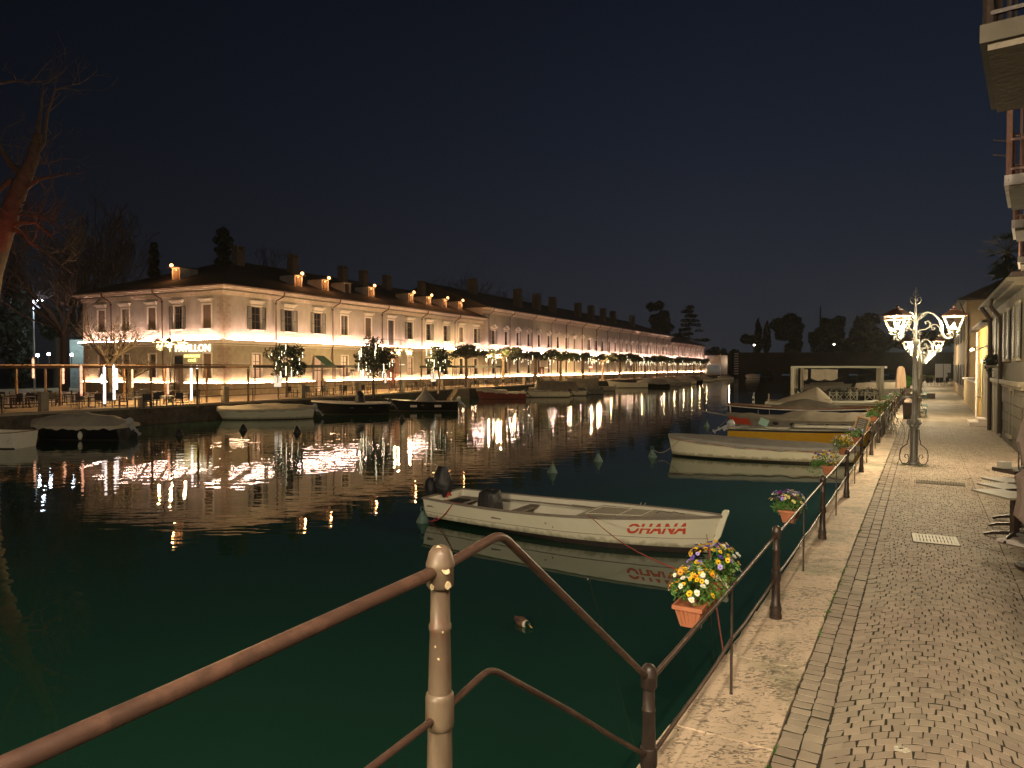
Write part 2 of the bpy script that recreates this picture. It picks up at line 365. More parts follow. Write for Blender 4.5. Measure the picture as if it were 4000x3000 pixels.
# --- water
def water_mat():
    m = bpy.data.materials.new('canal water'); m.use_nodes = True; n = m.node_tree.nodes; l = m.node_tree.links
    p = n['Principled BSDF']; p.inputs['Base Color'].default_value = (.011, .044, .027, 1)
    p.inputs['Roughness'].default_value = .015; p.inputs['IOR'].default_value = 1.55; p.inputs['Specular IOR Level'].default_value = .5
    t = n.new('ShaderNodeTexCoord')
    def ns(s, d, rough=.5, src=None):
        x = n.new('ShaderNodeTexNoise'); x.inputs['Scale'].default_value = s; x.inputs['Detail'].default_value = d; x.inputs['Roughness'].default_value = rough
        l.new(src or t.outputs['Object'], x.inputs['Vector']); return x.outputs[0]
    mpw = n.new('ShaderNodeMapping'); mpw.inputs['Rotation'].default_value = (0,0,R(-12)); mpw.inputs['Scale'].default_value = (.38,1,1); l.new(t.outputs['Object'], mpw.inputs[0])
    def mth(op, a, b):
        x = n.new('ShaderNodeMath'); x.operation = op
        for s_, i in ((a, 0), (b, 1)):
            if isinstance(s_, (int, float)): x.inputs[i].default_value = s_
            else: l.new(s_, x.inputs[i])
        return x.outputs[0]
    def mr(v, a, b, c, d):
        x = n.new('ShaderNodeMapRange'); l.new(v, x.inputs[0])
        for i, k in enumerate((a, b, c, d)): x.inputs[i+1].default_value = k
        return x.outputs[0]
    sep = n.new('ShaderNodeSeparateXYZ'); l.new(t.outputs['Object'], sep.inputs[0])
    # the breeze reaches the open middle of the canal, the water by the moored boats lies calm
    off = mth('SUBTRACT', mth('MULTIPLY', sep.outputs[0], .8637), mth('MULTIPLY', sep.outputs[1], .504))
    patch = mth('MULTIPLY', mr(ns(.07, 3), .30, .60, .55, 1.1), mr(off, -17, -7, 1.0, .12))
    calm = mr(sep.outputs[1], 8, 26, .35, 1)
    hgt = mth('MULTIPLY', mth('ADD', mth('MULTIPLY', ns(1.9, 1, .5, mpw.outputs[0]), 1.0), mth('MULTIPLY', ns(5.0, 1, .5, mpw.outputs[0]), .28)), mth('MULTIPLY', patch, calm))
    b = n.new('ShaderNodeBump'); b.inputs['Strength'].default_value = 1; b.inputs['Distance'].default_value = .0105
    l.new(hgt, b.inputs['Height']); l.new(b.outputs[0], p.inputs['Normal'])
    return m
M['water'] = water_mat()
b = MB(); b.add([(-160,-60,0),(420,-60,0),(420,340,0),(-160,340,0)], [(0,1,2,3)])
struct('water', b, M['water'])
# --- near promenade: sheet under the stones, reaching on to the horizon on the right
def pave_mat():
    "worn porphyry cobbles seen from afar"
    m = mat('cobbled paving', (.30,.24,.17), (.24,.185,.13), 3, .7, c3=(.36,.31,.22), sc3=.6, t3=(.45,.65))
    n = m.node_tree.nodes; l = m.node_tree.links; p = n['Principled BSDF']
    t = n.new('ShaderNodeTexCoord'); mp = n.new('ShaderNodeMapping'); mp.inputs['Rotation'].default_value = (0, 0, R(-59.7)); l.new(t.outputs['Object'], mp.inputs[0])
    v = n.new('ShaderNodeTexVoronoi'); v.feature = 'DISTANCE_TO_EDGE'; v.inputs['Scale'].default_value = 9; l.new(mp.outputs[0], v.inputs[0])
    mr = n.new('ShaderNodeMapRange'); mr.inputs[2].default_value = .12; l.new(v.outputs[0], mr.inputs[0])
    bb = n.new('ShaderNodeBump'); bb.inputs['Distance'].default_value = .012; l.new(mr.outputs[0], bb.inputs['Height']); l.new(bb.outputs[0], p.inputs['Normal'])
    return m
M['pave'] = pave_mat()
SMAX = 30.0
b = MB(); a_ = [prom(-6.5, KIN), prom(SMAX, KIN), prom(SMAX, 40), prom(-6.5, 40)]
b.add([(p.x, p.y, QZ-.011) for p in a_], [(0,3,2,1)])
M['joint'] = mat('joint dirt', (.040,.030,.019), (.032,.032,.015), 5, .95)
struct('paving_bed', b, M['joint'])
b = MB()
far_e = [prom(SMAX, KIN), prom(70, KIN), prom(110, KIN), prom(330, KIN+6), prom(700, KIN), prom(700, 600), prom(SMAX, 600)]
b.add([(p.x, p.y, QZ-.004) for p in far_e], [tuple(range(len(far_e)))[::-1]])
struct('promenade', b, M['pave'])
b = MB(); q = [prom(-6.5, 7.5), prom(-6.5, 300), prom(SMAX, 300), prom(SMAX, 7.5)]
b.add([(p.x, p.y, QZ-.02) for p in q], [(0,1,2,3)])
struct('ground', b, M['soil'])
# --- cobbles: segmental arcs of real stones
def cobbles():
    rg = np.random.default_rng(3)
    V = []; F = []; C = []; MI = []
    def stone(q, top, h, tone, tilt):
        o = len(V); cx = sum(x for x, y in q)/4; cy = sum(y for x, y in q)/4
        for k, (x, y) in enumerate(q): V.append((x, y, -.045))
        for k, (x, y) in enumerate(q): V.append((x, y, h - .0025))
        for k, (x, y) in enumerate(q):
            ix, iy = cx + (x-cx)*.965, cy + (y-cy)*.965
            V.append((ix, iy, h + tilt[0]*(ix-cx) + tilt[1]*(iy-cy)))
        for k in range(4):
            j = (k+1) % 4; F.append((o+k, o+j, o+4+j, o+4+k)); MI.append(1); MI.append(0); F.append((o+4+k, o+4+j, o+8+j, o+8+k))
        F.append((o+8, o+9, o+10, o+11)); MI.append(0); C.extend([tone]*12)
    # two straight border courses beside the kerb
    for r_, w0, w1, ln in ((0, .012, .150, .115), (1, .160, .290, .125)):
        s = -5.8 + r_*.05
        while s < SMAX:
            L_ = ln * rg.uniform(.8, 1.25); j = rg.uniform(-.006, .006, 8)
            stone([(w0+j[0], s+.008+j[1]), (w1+j[2], s+.008+j[3]), (w1+j[4], s+L_-.006+j[5]), (w0+j[6], s+L_-.006+j[7])], 0, rg.uniform(-.004, .003), rg.uniform(), rg.uniform(-.03,.03,2))
            s += L_
    W_ = 1.62; A_ = .50; dr = .106; x0 = .30; ncol = 5
    nst = 16
    for ci in range(ncol):
        xa = x0 + ci*W_
        for r_ in range(int((SMAX+6.6+1)/dr)):
            base = -6.6 + r_*dr
            cuts = np.linspace(0, W_, nst) + rg.uniform(-.020, .020, nst); cuts[0] = 0; cuts[-1] = W_
            if r_ % 2: cuts[1:-1] += W_/nst*.5; cuts = cuts[:-1] if cuts[-2] > W_-.03 else cuts; cuts[-1] = W_
            f = lambda x: A_ * math.sin(math.pi*x/W_)
            for k in range(len(cuts)-1):
                c0, c1 = cuts[k]+.0045, cuts[k+1]-.0045
                if c1-c0 < .03: continue
                y00, y01 = base+f(c0), base+f(c1); j = rg.uniform(-.0075, .0075, 8)
                if y00 > SMAX-.1 or y00 < -5.8: continue
                g = .0045
                stone([(xa+c0+j[0], y00+g+j[1]), (xa+c1+j[2], y01+g+j[3]), (xa+c1+j[4], y01+dr-g+j[5]), (xa+c0+j[6], y00+dr-g+j[7])],
                      0, rg.uniform(-.003, .002), rg.uniform(), rg.uniform(-.018,.018,2))
    V = np.array(V); me = bpy.data.meshes.new('cobbles')
    w, s, z = V[:,0]+KIN, V[:,1], V[:,2]
    # a gentle dish and long waves in the paving
    z = z + QZ
    P = np.stack([O1.x + D1.x*s + P1.x*w, O1.y + D1.y*s + P1.y*w, z], 1)
    me.from_pydata(P.tolist(), [], F)
    at = me.attributes.new('tone', 'FLOAT', 'POINT'); at.data.foreach_set('value', np.array(C, dtype=np.float32))
    m = mat('porphyry cobble', (.41,.32,.235), (.34,.26,.195), 2.2, .72, bump=.35, bsc=55, bd=.004, spec=.3, c3=(.40,.33,.24), sc3=.55, t3=(.45,.66))
    n = m.node_tree.nodes; l = m.node_tree.links; p = n['Principled BSDF']; src = p.inputs['Base Color'].links[0].from_socket
    a = n.new('ShaderNodeAttribute'); a.attribute_name = 'tone'; mr = n.new('ShaderNodeMapRange'); mr.inputs[3].default_value = .84; mr.inputs[4].default_value = 1.13
    l.new(a.outputs['Fac'], mr.inputs[0]); vm = n.new('ShaderNodeVectorMath'); vm.operation = 'SCALE'; l.new(src, vm.inputs[0]); l.new(mr.outputs[0], vm.inputs['Scale']); l.new(vm.outputs[0], p.inputs['Base Color'])
    me.materials.append(m); me.materials.append(M['joint']); me.polygons.foreach_set('material_index', MI); o = bpy.data.objects.new('cobbles', me); COL.objects.link(o); o['kind'] = 'structure'
cobbles()
# --- kerb of pink limestone slabs
def kerb_mat():
    m = mat('pink limestone kerb', (.80,.60,.42), (.70,.54,.38), 1.6, .7, c3=(.40,.36,.22), sc3=1.0, t3=(.52,.68))
    n = m.node_tree.nodes; l = m.node_tree.links; p = n['Principled BSDF']; src = p.inputs['Base Color'].links[0].from_socket
    t = n.new('ShaderNodeTexCoord'); mp = n.new('ShaderNodeMapping'); mp.inputs['Rotation'].default_value = (0, 0, R(30)); mp.inputs['Scale'].default_value = (1, 2.4, 1); l.new(t.outputs['Object'], mp.inputs[0])
    def ns(s, d):
        x = n.new('ShaderNodeTexNoise'); x.inputs['Scale'].default_value = s; x.inputs['Detail'].default_value = d; x.inputs['Distortion'].default_value = 1.2; x.inputs['Roughness'].default_value = .7; l.new(mp.outputs[0], x.inputs[0]); return x.outputs[0]
    a = ns(16, 5); big = ns(1.1, 3)
    ad = n.new('ShaderNodeMath'); ad.operation = 'ADD'; l.new(a, ad.inputs[0])
    sc_ = n.new('ShaderNodeMath'); sc_.operation = 'MULTIPLY'; l.new(big, sc_.inputs[0]); sc_.inputs[1].default_value = .28; l.new(sc_.outputs[0], ad.inputs[1])
    mr = n.new('ShaderNodeMapRange'); mr.inputs[1].default_value = .70; mr.inputs[2].default_value = .76; l.new(ad.outputs[0], mr.inputs[0])
    mx = n.new('ShaderNodeMix'); mx.data_type = 'RGBA'; l.new(mr.outputs[0], mx.inputs[0]); l.new(src, mx.inputs[6]); mx.inputs[7].default_value = (.24,.185,.125,1)
    l.new(mx.outputs[2], p.inputs['Base Color'])
    bb = n.new('ShaderNodeBump'); bb.invert = True; bb.inputs['Distance'].default_value = .008; l.new(mr.outputs[0], bb.inputs['Height']); l.new(bb.outputs[0], p.inputs['Normal'])
    return m
M['kerb'] = kerb_mat()
b = MB(); rg = random.Random(4); s = -5.6; cuts = [-2.75, -1.23, .12, 1.9]
ends = []
while s < 120:
    e = next((c for c in cuts if c > s + .4 and c < s + 2.2), s + rg.uniform(1.25, 1.9))
    ends.append((s, e)); s = e
for i, (s0, s1) in enumerate(ends):
    out = KOUT - (.055 if s1 < -2 else 0) + rg.uniform(-.012, .012); h = rg.uniform(-.004, .006) + .012
    # slab with a slightly chipped outline
    n_ = 9; L0 = []; L1 = []
    for k in range(n_):
        s = s0 + .006 + (s1 - s0 - .012) * k / (n_-1)
        L0.append((out + rg.uniform(-.008, .008), s)); L1.append((KIN + rg.uniform(-.008, .004), s))
    ring = L0 + L1[::-1]; pts = [prom(s, w) for w, s in ring]; cen = prom((s0+s1)/2, (out+KIN)/2)
    vs = [(p.x, p.y, QZ - .20) for p in pts] + [(p.x, p.y, QZ + h - .004) for p in pts] + [(cen.x+(p.x-cen.x)*.996, cen.y+(p.y-cen.y)*.996, QZ + h) for p in pts]
    k = len(pts); fs = [(i_, (i_+1)%k, k+(i_+1)%k, k+i_) for i_ in range(k)] + [(k+i_, k+(i_+1)%k, 2*k+(i_+1)%k, 2*k+i_) for i_ in range(k)]
    for j in range(n_-1): fs.append((2*k+j, 2*k+j+1, 2*k+k-2-j, 2*k+k-1-j)[::-1])
    b.add(vs, fs)
o = b.build('kerb', M['kerb'], None, False); o['kind'] = 'structure'
# moss growing along the joint between kerb and cobbles, and by the lamp foot
mo = leaves([((0,0,0),(.01,.01,.01))], 3, .01, 1); mv = MB()
rg = random.Random(11)
for k in range(230):
    s = rg.uniform(-4.5, 20) if k < 150 else None
    if s is not None:
        if math.sin(s*1.3) + math.sin(s*.47+1) < -.1: continue
        c = prom(s, KIN + rg.gauss(.0, .014))
    else: c = prom(15.4 - .9 + rg.gauss(0,.14), 1.13 + rg.gauss(0, .22))
    for j in range(6):
        p = c + Vector((rg.gauss(0,.014), rg.gauss(0,.014), 0)); t = rg.uniform(0, 6.28); r_ = rg.uniform(.006, .014); h = rg.uniform(.006, .022)
        mv.add([(p.x-r_*math.cos(t), p.y-r_*math.sin(t), QZ-.01), (p.x+r_*math.cos(t), p.y+r_*math.sin(t), QZ-.01), (p.x+rg.gauss(0,.006), p.y+rg.gauss(0,.006), QZ+h+.006)], [(0,1,2)])
o = mv.build('moss', M['leafpansy'], None, False); o['kind'] = 'stuff'
# the canal wall below the kerb
b = MB(); p0, p1, p2, p3 = prom(-8, KOUT+.03), prom(330, KOUT+.03), prom(330, KIN), prom(-8, KIN)
b.poly([(p.x, p.y) for p in (p0, p3, p2, p1)], -1.0, QZ - .19)
tag(b.build('canal_wall', M['quaywall'], None, False), 'dark masonry canal wall under the kerb of the cobbled promenade', 'wall')
# --- far quay
BC = Vector((-27.8, 68, QZ)); BA = Vector((.4486, .8937, 0)); BB = Vector((-.8937, .4486, 0)); BROT = math.atan2(BA.y, BA.x)
def bl(x, y, z=0): return Vector((BC.x + BA.x*x + BB.x*y, BC.y + BA.y*x + BB.y*y, QZ + z))
EDGE = [(-75, -20), (-29.7, 40.8), (-23, 52.7), (-16.7, 64), (-7.4, 88), (-1.0, 102), (12.4, 131), (33, 174), (59, 224), (76, 262)]
def edge_at(d):
    "point and direction on the far quay edge, d metres from the second corner"
    pts = [Vector((x, y, QZ)) for x, y in EDGE[1:]]
    for a, c in zip(pts, pts[1:]):
        L_ = (c - a).length
        if d <= L_ or c is pts[-1]: t = (c - a).normalized(); return a + t*d, t
        d -= L_
b = MB(); land = EDGE + [(76, 262), (84, 283), (84, 900), (-900, 900), (-900, -20)]
land = EDGE + [(90, 290), (300, 1500), (-1500, 1500), (-1500, -20)]
b.add([(x, y, QZ) for x, y in land], [tuple(range(len(land)))])
struct('far_promenade', b, M['farpave'])
b = MB()
for (x0, y0), (x1, y1) in zip(EDGE, EDGE[1:] ):
    d = Vector((x1-x0, y1-y0, 0)).normalized(); n_ = Vector((d.y, -d.x, 0))
    b.bar((x0, y0, QZ-.06), (x1, y1, QZ-.06), .5, .16)
struct('far_kerb', b, mat('far kerb stone', (.34,.27,.19), (.26,.20,.14), 1.5, .8))
b = MB()
for (x0, y0), (x1, y1) in zip(EDGE, EDGE[1:] + [(90, 290)]):
    b.add([(x0,y0,-1),(x1,y1,-1),(x1,y1,QZ-.14),(x0,y0,QZ-.14)], [(0,1,2,3)])
    nx, ny = -(y1-y0), (x1-x0); L_ = math.hypot(nx, ny); nx, ny = nx/L_*.6, ny/L_*.6
    b.add([(x0,y0,QZ-.14),(x1,y1,QZ-.14),(x1+nx,y1+ny,QZ-.14),(x0+nx,y0+ny,QZ-.14)], [(0,1,2,3)])
tag(b.build('far_canal_wall', M['quaywall'], None, False), 'rough dark stone canal wall below the lamp lit far promenade', 'wall')
# dark land and garden ground behind the long building
b = MB(); q = [bl(-3, 40), bl(300, 30), (900, 1400, QZ), (-1400, 1400, QZ), (-1400, 120, QZ)]
b.add([(p[0], p[1], QZ+.02) for p in q], [(0,1,2,3,4)]); struct('terrain', b, M['soil'])
# earth bank and its wall behind the end of the canal
b = MB(); b.poly([(60,290),(420,290),(800,500),(900,1500),(-200,1500),(-60,420)], QZ, 9.7)
struct('hill', b, M['soil'])
# ================================================================== THE LONG BUILDING
WD = 21.8
def bt(u, y):
    "x along the long building at which the line y is seen at picture column u"
    k = (u - 2000) / FPX
    return (-(BC.x + BB.x*y) + k*(BC.y + BB.y*y)) / (BA.x - BA.y*k)
def wallgrid(mb, u0, u1, z0, z1, holes, fn, dep=.30, m=0):
    us = sorted({u0, u1} | {h[0] for h in holes} | {h[1] for h in holes}); zs = sorted({z0, z1} | {min(max(h[i],z0),z1) for h in holes for i in (2, 3)})
    us = [u for u in us if u0-1e-6 <= u <= u1+1e-6]
    for a, c in zip(us, us[1:]):
        for e, g in zip(zs, zs[1:]):
            mu, mz = (a+c)/2, (e+g)/2
            if any(h[0] < mu < h[1] and h[2] < mz < h[3] for h in holes): continue
            mb.add([fn(a,0,e), fn(c,0,e), fn(c,0,g), fn(a,0,g)], [(0,1,2,3)], m)
    for h in holes:
        if h[0] < u0 or h[1] > u1 or h[3] <= z0 or h[2] >= z1: continue
        c = [(h[0],h[2]), (h[1],h[2]), (h[1],h[3]), (h[0],h[3])]
        for i in range(4):
            p, q = c[i], c[(i+1)%4]
            mb.add([fn(p[0],0,p[1]), fn(q[0],0,q[1]), fn(q[0],dep,q[1]), fn(p[0],dep,p[1])], [(0,1,2,3)], m)
# window pieces, origin at the middle of the opening's foot, wall plane y = 0, outside -y
def win_surround(w, h, hood=1, sill=True):
    b = MB(); j = .15
    b.box(-w/2-j, -w/2, -.05, .02, 0, h); b.box(w/2, w/2+j, -.05, .02, 0, h); b.box(-w/2-j, w/2+j, -.05, .02, h, h+j)
    if sill: b.box(-w/2-.22, w/2+.22, -.22, .02, -.16, -.003)
    if hood == 1:
        b.box(-w/2-.18, w/2+.18, -.12, .02, h+.28, h+.42); b.box(-w/2-.27, w/2+.27, -.24, .02, h+.423, h+.52); b.box(-w/2-.34, w/2+.34, -.34, .02, h+.523, h+.62)
    if hood == 2:
        b.box(-w/2-.16, w/2+.16, -.09, .02, h+.26, h+.36); b.box(-w/2-.36, w/2+.36, -.24, .02, h+.363, h+.45)
        x = w/2+.40
        for p, q in (((-x, -.13, h+.50), (0, -.13, h+1.0)), ((x, -.13, h+.50), (0, -.13, h+1.0))): b.bar(p, q, .36, .14)
    return b
def pane_mb(w, h, kind=0):
    b = MB(); b.box(-w/2, w/2, .20, .23, 0, h, 0)
    f = .055
    for x in (-w/2+f/2, 0, w/2-f/2): b.box(x-f/2, x+f/2, .16, .199, 0, h, 1)
    for z in ((.03, h*.36, h*.68, h-.03) if kind == 0 else (.03, h-.03)): b.box(-w/2, w/2, .17, .198, z-f/2, z+f/2, 1)
    return b
def shutter_mb(w, h):
    b = MB(); f = .07
    b.box(0, f, -.075, -.035, 0, h); b.box(w-f, w, -.075, -.035, 0, h)
    for z in (0, h*.46, h-f): b.box(f, w-f, -.073, -.037, z, z+f)
    k = int(h/.11)
    for i in range(k): z = h*(i+.5)/k; b.bar((f, -.055, z), (w-f, -.055, z), .05, .02, up=(0,-.6,1))
    return b
WU, HU, ZU = 1.2, 2.3, 6.53
WG, HG, ZG = 1.1, 2.4, 1.65
ME = {}
ME['sur1'] = win_surround(WU, HU, 1).mesh('window', M['trim'])
ME['sur2'] = win_surround(WU, HU, 2).mesh('window', M['trim'])
ME['surg'] = win_surround(WG, HG, 0).mesh('window', M['trim'])
ME['pane'] = pane_mb(WU, HU).mesh('pane', [M['pane'], M['frame']])
ME['paneg'] = pane_mb(WG, HG, 0).mesh('pane', [M['pane'], M['frame']])
ME['panelit'] = pane_mb(WG, HG, 0).mesh('pane', [M['lit'], M['frame']])
ME['blind'] = MB().box(-WU/2, WU/2, .10, .16, 0, HU).mesh('closed_panel', M['blind'])
ME['blindg'] = MB().box(-WG/2, WG/2, .10, .16, 0, HG).mesh('closed_panel', M['blind'])
ME['shut'] = shutter_mb(.60, HU).mesh('shutter', M['shutter'])
ME['shutc'] = shutter_mb(.60, HU).mesh('shutter', mat('pale closed shutter', (.34,.28,.22), (.28,.23,.18), 6, .6))
def block(name, label, x0, L_, H, wt, ut, hood, ends, seed):
    "one block of the long building: windows along the canal (ut: their kinds upstairs)"
    rg = random.Random(seed)
    o = thing(name, label, 'building', BC + BA*x0, BROT)
    fr = lambda u, d, z: (u, d, z)
    n = len(wt); ups = [(x-WU/2, x+WU/2, ZU, ZU+HU) for x in wt]
    gnd = [(x-WG/2, x+WG/2, ZG, ZG+HG) for x in wt]
    door = 26.8 if x0 == 0 else None
    if door:
        gnd = [g for g in gnd if abs((g[0]+g[1])/2 - door) > 1.5] + [(door-.8, door+.8, .0, 3.4)]
        ups = [u_ for u_ in ups if abs((u_[0]+u_[1])/2 - door) > 1] + [(door-.65, door+.65, 5.6, ZU+HU)]
        gnd = [g for g in gnd if abs((g[0]+g[1])/2 - 13.1) > 1] + [(13.1-.6, 13.1+.6, .1, 4.0)]
    b = MB()
    b.box(-0.0, .02, .31, WD, .0, 0.01)
    wallgrid(b, 0, L_, 5.40, H, ups, fr, m=0)
    wallgrid(b, 0, L_, 1.15, 5.05, [h for h in gnd if h[2] > .5] + [(h[0], h[1], 1.1499, h[3]) for h in gnd if h[2] <= .5], fr, m=1)
    sw = [2.3, 6.5, 10.4, 14.6, 18.6]
    left = lambda u, d, z: (d, u, z)
    if 'l' in ends:
        wallgrid(b, 0, WD, 5.40, H, [(s-WU/2, s+WU/2, ZU, ZU+HU) for s in sw], left, m=0)
        wallgrid(b, 0, WD, 1.15, 5.05, [(s-WG/2, s+WG/2, ZG, ZG+HG) for s in sw if abs(s-6.5) > 1] + [(5.8, 7.2, 1.1499, 3.9)], left, m=1)
    else: b.add([(0,0,0),(0,WD,0),(0,WD,H),(0,0,H)], [(0,1,2,3)])
    b.add([(L_,0,0),(L_,WD,0),(L_,WD,H),(L_,0,H)], [(0,1,2,3)]); b.add([(0,WD,0),(L_,WD,0),(L_,WD,H),(0,WD,H)], [(0,1,2,3)])
    b.build('wall', [M['plaster'], M['plaster_low']], o, False)
    # black sheet behind the openings stands in for the dark of the rooms
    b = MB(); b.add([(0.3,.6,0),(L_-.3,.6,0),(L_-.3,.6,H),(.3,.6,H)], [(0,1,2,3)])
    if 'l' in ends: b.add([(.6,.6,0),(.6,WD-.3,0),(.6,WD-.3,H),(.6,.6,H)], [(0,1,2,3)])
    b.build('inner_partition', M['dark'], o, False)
    b = MB()                                                        # plinth, slightly proud
    ds = sorted([h for h in gnd if h[2] <= .5]); x = 0
    for h in ds + [(L_, L_, 0, 0)]:
        if h[0] > x: b.box(x, h[0], -.40, .02, 0, 1.149)
        x = h[1]
    if 'l' in ends: b.box(-.40, .02, -.40, 5.78, 0, 1.148); b.box(-.40, .02, 7.22, WD, 0, 1.148)
    b.build('plinth', M['plinth'], o, False)
    b = MB(); b.box(0, L_, -.63, .02, 5.24, 5.399); b.box(0, L_, -.26, .02, 5.05, 5.239); b.box(0, L_, -.05, .02, 4.86, 4.92)
    if 'l' in ends: b.box(-.63, .0, -.63, WD, 5.24, 5.399); b.box(-.26, .0, -.26, WD, 5.05, 5.239); b.box(-.05, .0, -.05, WD, 4.86, 4.92)
    b.build('string_course', M['trim'], o, False)
    b = MB()
    for k, (d, z0, z1) in enumerate(((.12, H-.85, H-.62), (.22, H-.62, H-.45), (.50, H-.30, H-.16), (.80, H-.16, H-.02))):
        b.box(0 if 'l' not in ends else -d, L_ + (d if 'r' in ends else 0), -d, .02, z0+.001, z1)
        if 'l' in ends: b.box(-d, 0, .02, WD+d, z0+.001, z1)
        if 'r' in ends: b.box(L_, L_+d, .02, WD+d, z0+.001, z1)
    b.build('cornice', M['cornice'], o, False)
    g = MB(); ov = .95
    g.tube([(-ov if 'l' in ends else 0, -ov-.05, H+.02), (L_+(ov if 'r' in ends else 0), -ov-.05, H+.02)], .085, 8)
    if 'l' in ends: g.tube([(-ov-.05, -ov, H+.02), (-ov-.05, WD+ov, H+.02)], .085, 8)
    g.build('gutter', M['pipe'], o)
    # hipped tiled roof
    r0 = -ov if 'l' in ends else 0; r1 = L_ + (ov if 'r' in ends else 0); hw = WD/2 + ov; rise = 4.6; mid = WD/2
    a0 = r0 + (hw if 'l' in ends else 0); a1 = r1 - (hw if 'r' in ends else 0)
    b = MB(); z = H
    vs = [(r0,-ov,z),(r1,-ov,z),(r1,WD+ov,z),(r0,WD+ov,z),(a0,mid,z+rise),(a1,mid,z+rise)]
    vs += [(x_,y_,z_+.10) for x_, y_, z_ in vs[:4]]
    b.add(vs, [(3,2,1,0),(0,1,7,6),(1,2,8,7),(2,3,9,8),(3,0,6,9),(6,7,5,4),(7,8,5),(8,9,4,5),(9,6,4)])
    roof = b.build('roof', M['roof'], o, False)
    slope = lambda y: H + .1 + rise * (y + ov) / hw
    # led strips, in lengths of about a metre
    for zz, dd, mm in ((5.403, .60, 'led' if x0 == 0 else 'led3'), (1.152, .37, 'led2')):
        b = MB(); k = int(L_/1.0)
        for i in range(k):
            if zz < 2 and any(h[0]-.1 < (i+.5)*L_/k < h[1]+.1 for h in gnd if h[2] <= .5):
                if b.v: b.build('light_strip', M[mm], o, False); b = MB()
                continue
            b.box(i*L_/k+.01, (i+1)*L_/k-.01, -dd, -dd+.065, zz, zz+.055)
        b.build('light_strip', M[mm], o, False)
        if 'l' in ends:
            b = MB(); k = int(WD)
            for i in range(k):
                if zz < 2 and 5.7 < (i+.5)*WD/k < 7.3:
                    if b.v: b.build('light_strip', M[mm], o, False); b = MB()
                    continue
                b.box(-dd, -dd+.065, i*WD/k+.01, (i+1)*WD/k-.01, zz, zz+.055)
            b.build('light_strip', M[mm], o, False)
    # windows
    def window(x, z, up, kind, rot=0):
        loc = (x, 0, z) if not rot else (0, x, z)
        w = inst(ME[('sur1' if hood == 1 else 'sur2') if up else 'surg'], 'window', o, loc, -math.pi/2 if rot else 0)
        if up:
            if kind == 'panel': inst(ME['blind'], 'closed_panel', w)
            elif kind == 'closed':
                inst(ME['pane'], 'pane', w)
                inst(ME['shutc'], 'shutter', w, (-WU/2, .10, 0)); inst(ME['shutc'], 'shutter', w, (0, .10, 0))
            else:
                inst(ME['pane'], 'pane', w)
                if kind in ('open', 'half_l'): inst(ME['shut'], 'shutter', w, (-WU/2-.62, 0, 0))
                if kind in ('open', 'half'): inst(ME['shut'], 'shutter', w, (WU/2+.02, 0, 0))
        else: inst(ME[{'panel':'blindg','lit':'panelit'}.get(kind, 'paneg')], 'closed_panel' if kind == 'panel' else 'pane', w)
        return w
    for i, x in enumerate(wt):
        if door and abs(x - door) < 1: continue
        window(x, ZU, True, ut[i % len(ut)] if x0 == 0 or rg.random() < .5 else rg.choice(['open','half','dark','closed','half_l','panel']))
    for i, x in enumerate(wt):
        if door and (abs(x - door) < 1.5 or abs(x-13.1) < 1): continue
        if abs(x - WG/2) < 0: continue
        window(x, ZG, False, 'lit' if (x0 == 0 and i in (0, 1, 3, 6)) or rg.random() < .22 else 'dark')
    if 'l' in ends:
        for s, k in zip(sw, ('panel', 'open', 'panel', 'closed', 'panel')): window(s, ZU, True, k, 1)
        for s, k in zip(sw, ('panel', None, 'dark', 'dark', 'panel')):
            if k: window(s, ZG, False, k, 1)
        d = MB(); d.box(.12, .2, 5.8, 7.2, 0, 3.9, 0); d.box(.07, .119, 5.85, 6.46, .1, 2.6, 1); d.box(.07, .119, 6.54, 7.15, .1, 2.6, 1); d.box(.07,.119,5.85,7.15,2.8,3.8,2)
        dd = d.build('door', [M['frame'], M['blind'], M['pane']], o, False)
    # quoins
    def quoin(xc, axis, z0, z1):
        b = MB(); z = z0; i = 0
        while z + .34 < z1:
            w_ = .85 if i % 2 else .55
            if axis == 0: b.box(-.045 if xc == 0 else xc - w_, w_ if xc == 0 else xc+.045, -.045, .02, z+.012, z+.33)
            elif axis == 1: b.box(-.044, .02, .0, w_, z+.012, z+.33)
            else: b.box(-.044, .02, WD-w_, WD, z+.012, z+.33)
            z += .345; i += 1
        b.build('quoin_strip', M['quoin'], o, False)
    if 'l' in ends: quoin(0, 0, 5.45, H-.9); quoin(0, 0, 1.2, 4.8); quoin(0, 1, 5.45, H-.9); quoin(0, 1, 1.2, 4.8); quoin(0, 2, 5.45, H-.9); quoin(0, 2, 1.2, 4.8)
    elif x0 < 100: quoin(0, 0, 5.45, H-.9); quoin(0, 0, 1.2, 4.8)
    quoin(L_, 0, 5.45, H-.9)
    # downpipes with a swan neck under the eaves
    def pipe(x, rot=0, step=.5):
        f = (lambda a, c, z: (a, c, z)) if not rot else (lambda a, c, z: (c, a, z))
        p = MB(); p.tube([f(x+step, -1.0, H), f(x+step, -.95, H-.35), f(x+step, -.75, H-.55), f(x, -.35, H-.95), f(x, -.26, H-1.15), f(x, -.26, 5.7), f(x, -.30, 5.3), f(x, -.22, 5.0), f(x, -.22, .2)], .065, 8)
        p.ball(f(x, -.26, H-1.25), .13, 8, 5)
        p.build('downpipe', M['pipe'], o)
    if x0 == 0:
        for x in (6.5, 15.3, 24.6, 33.6, 42.4): pipe(x)
        pipe(16.6, 1); pipe(8.5, 1, -.9 if False else .5)
    else:
        x = 1.6; k = 0
        while x < L_-2: pipe(x); x += 9.1 if k % 3 else 7.6; k += 1
    return o, roof, slope
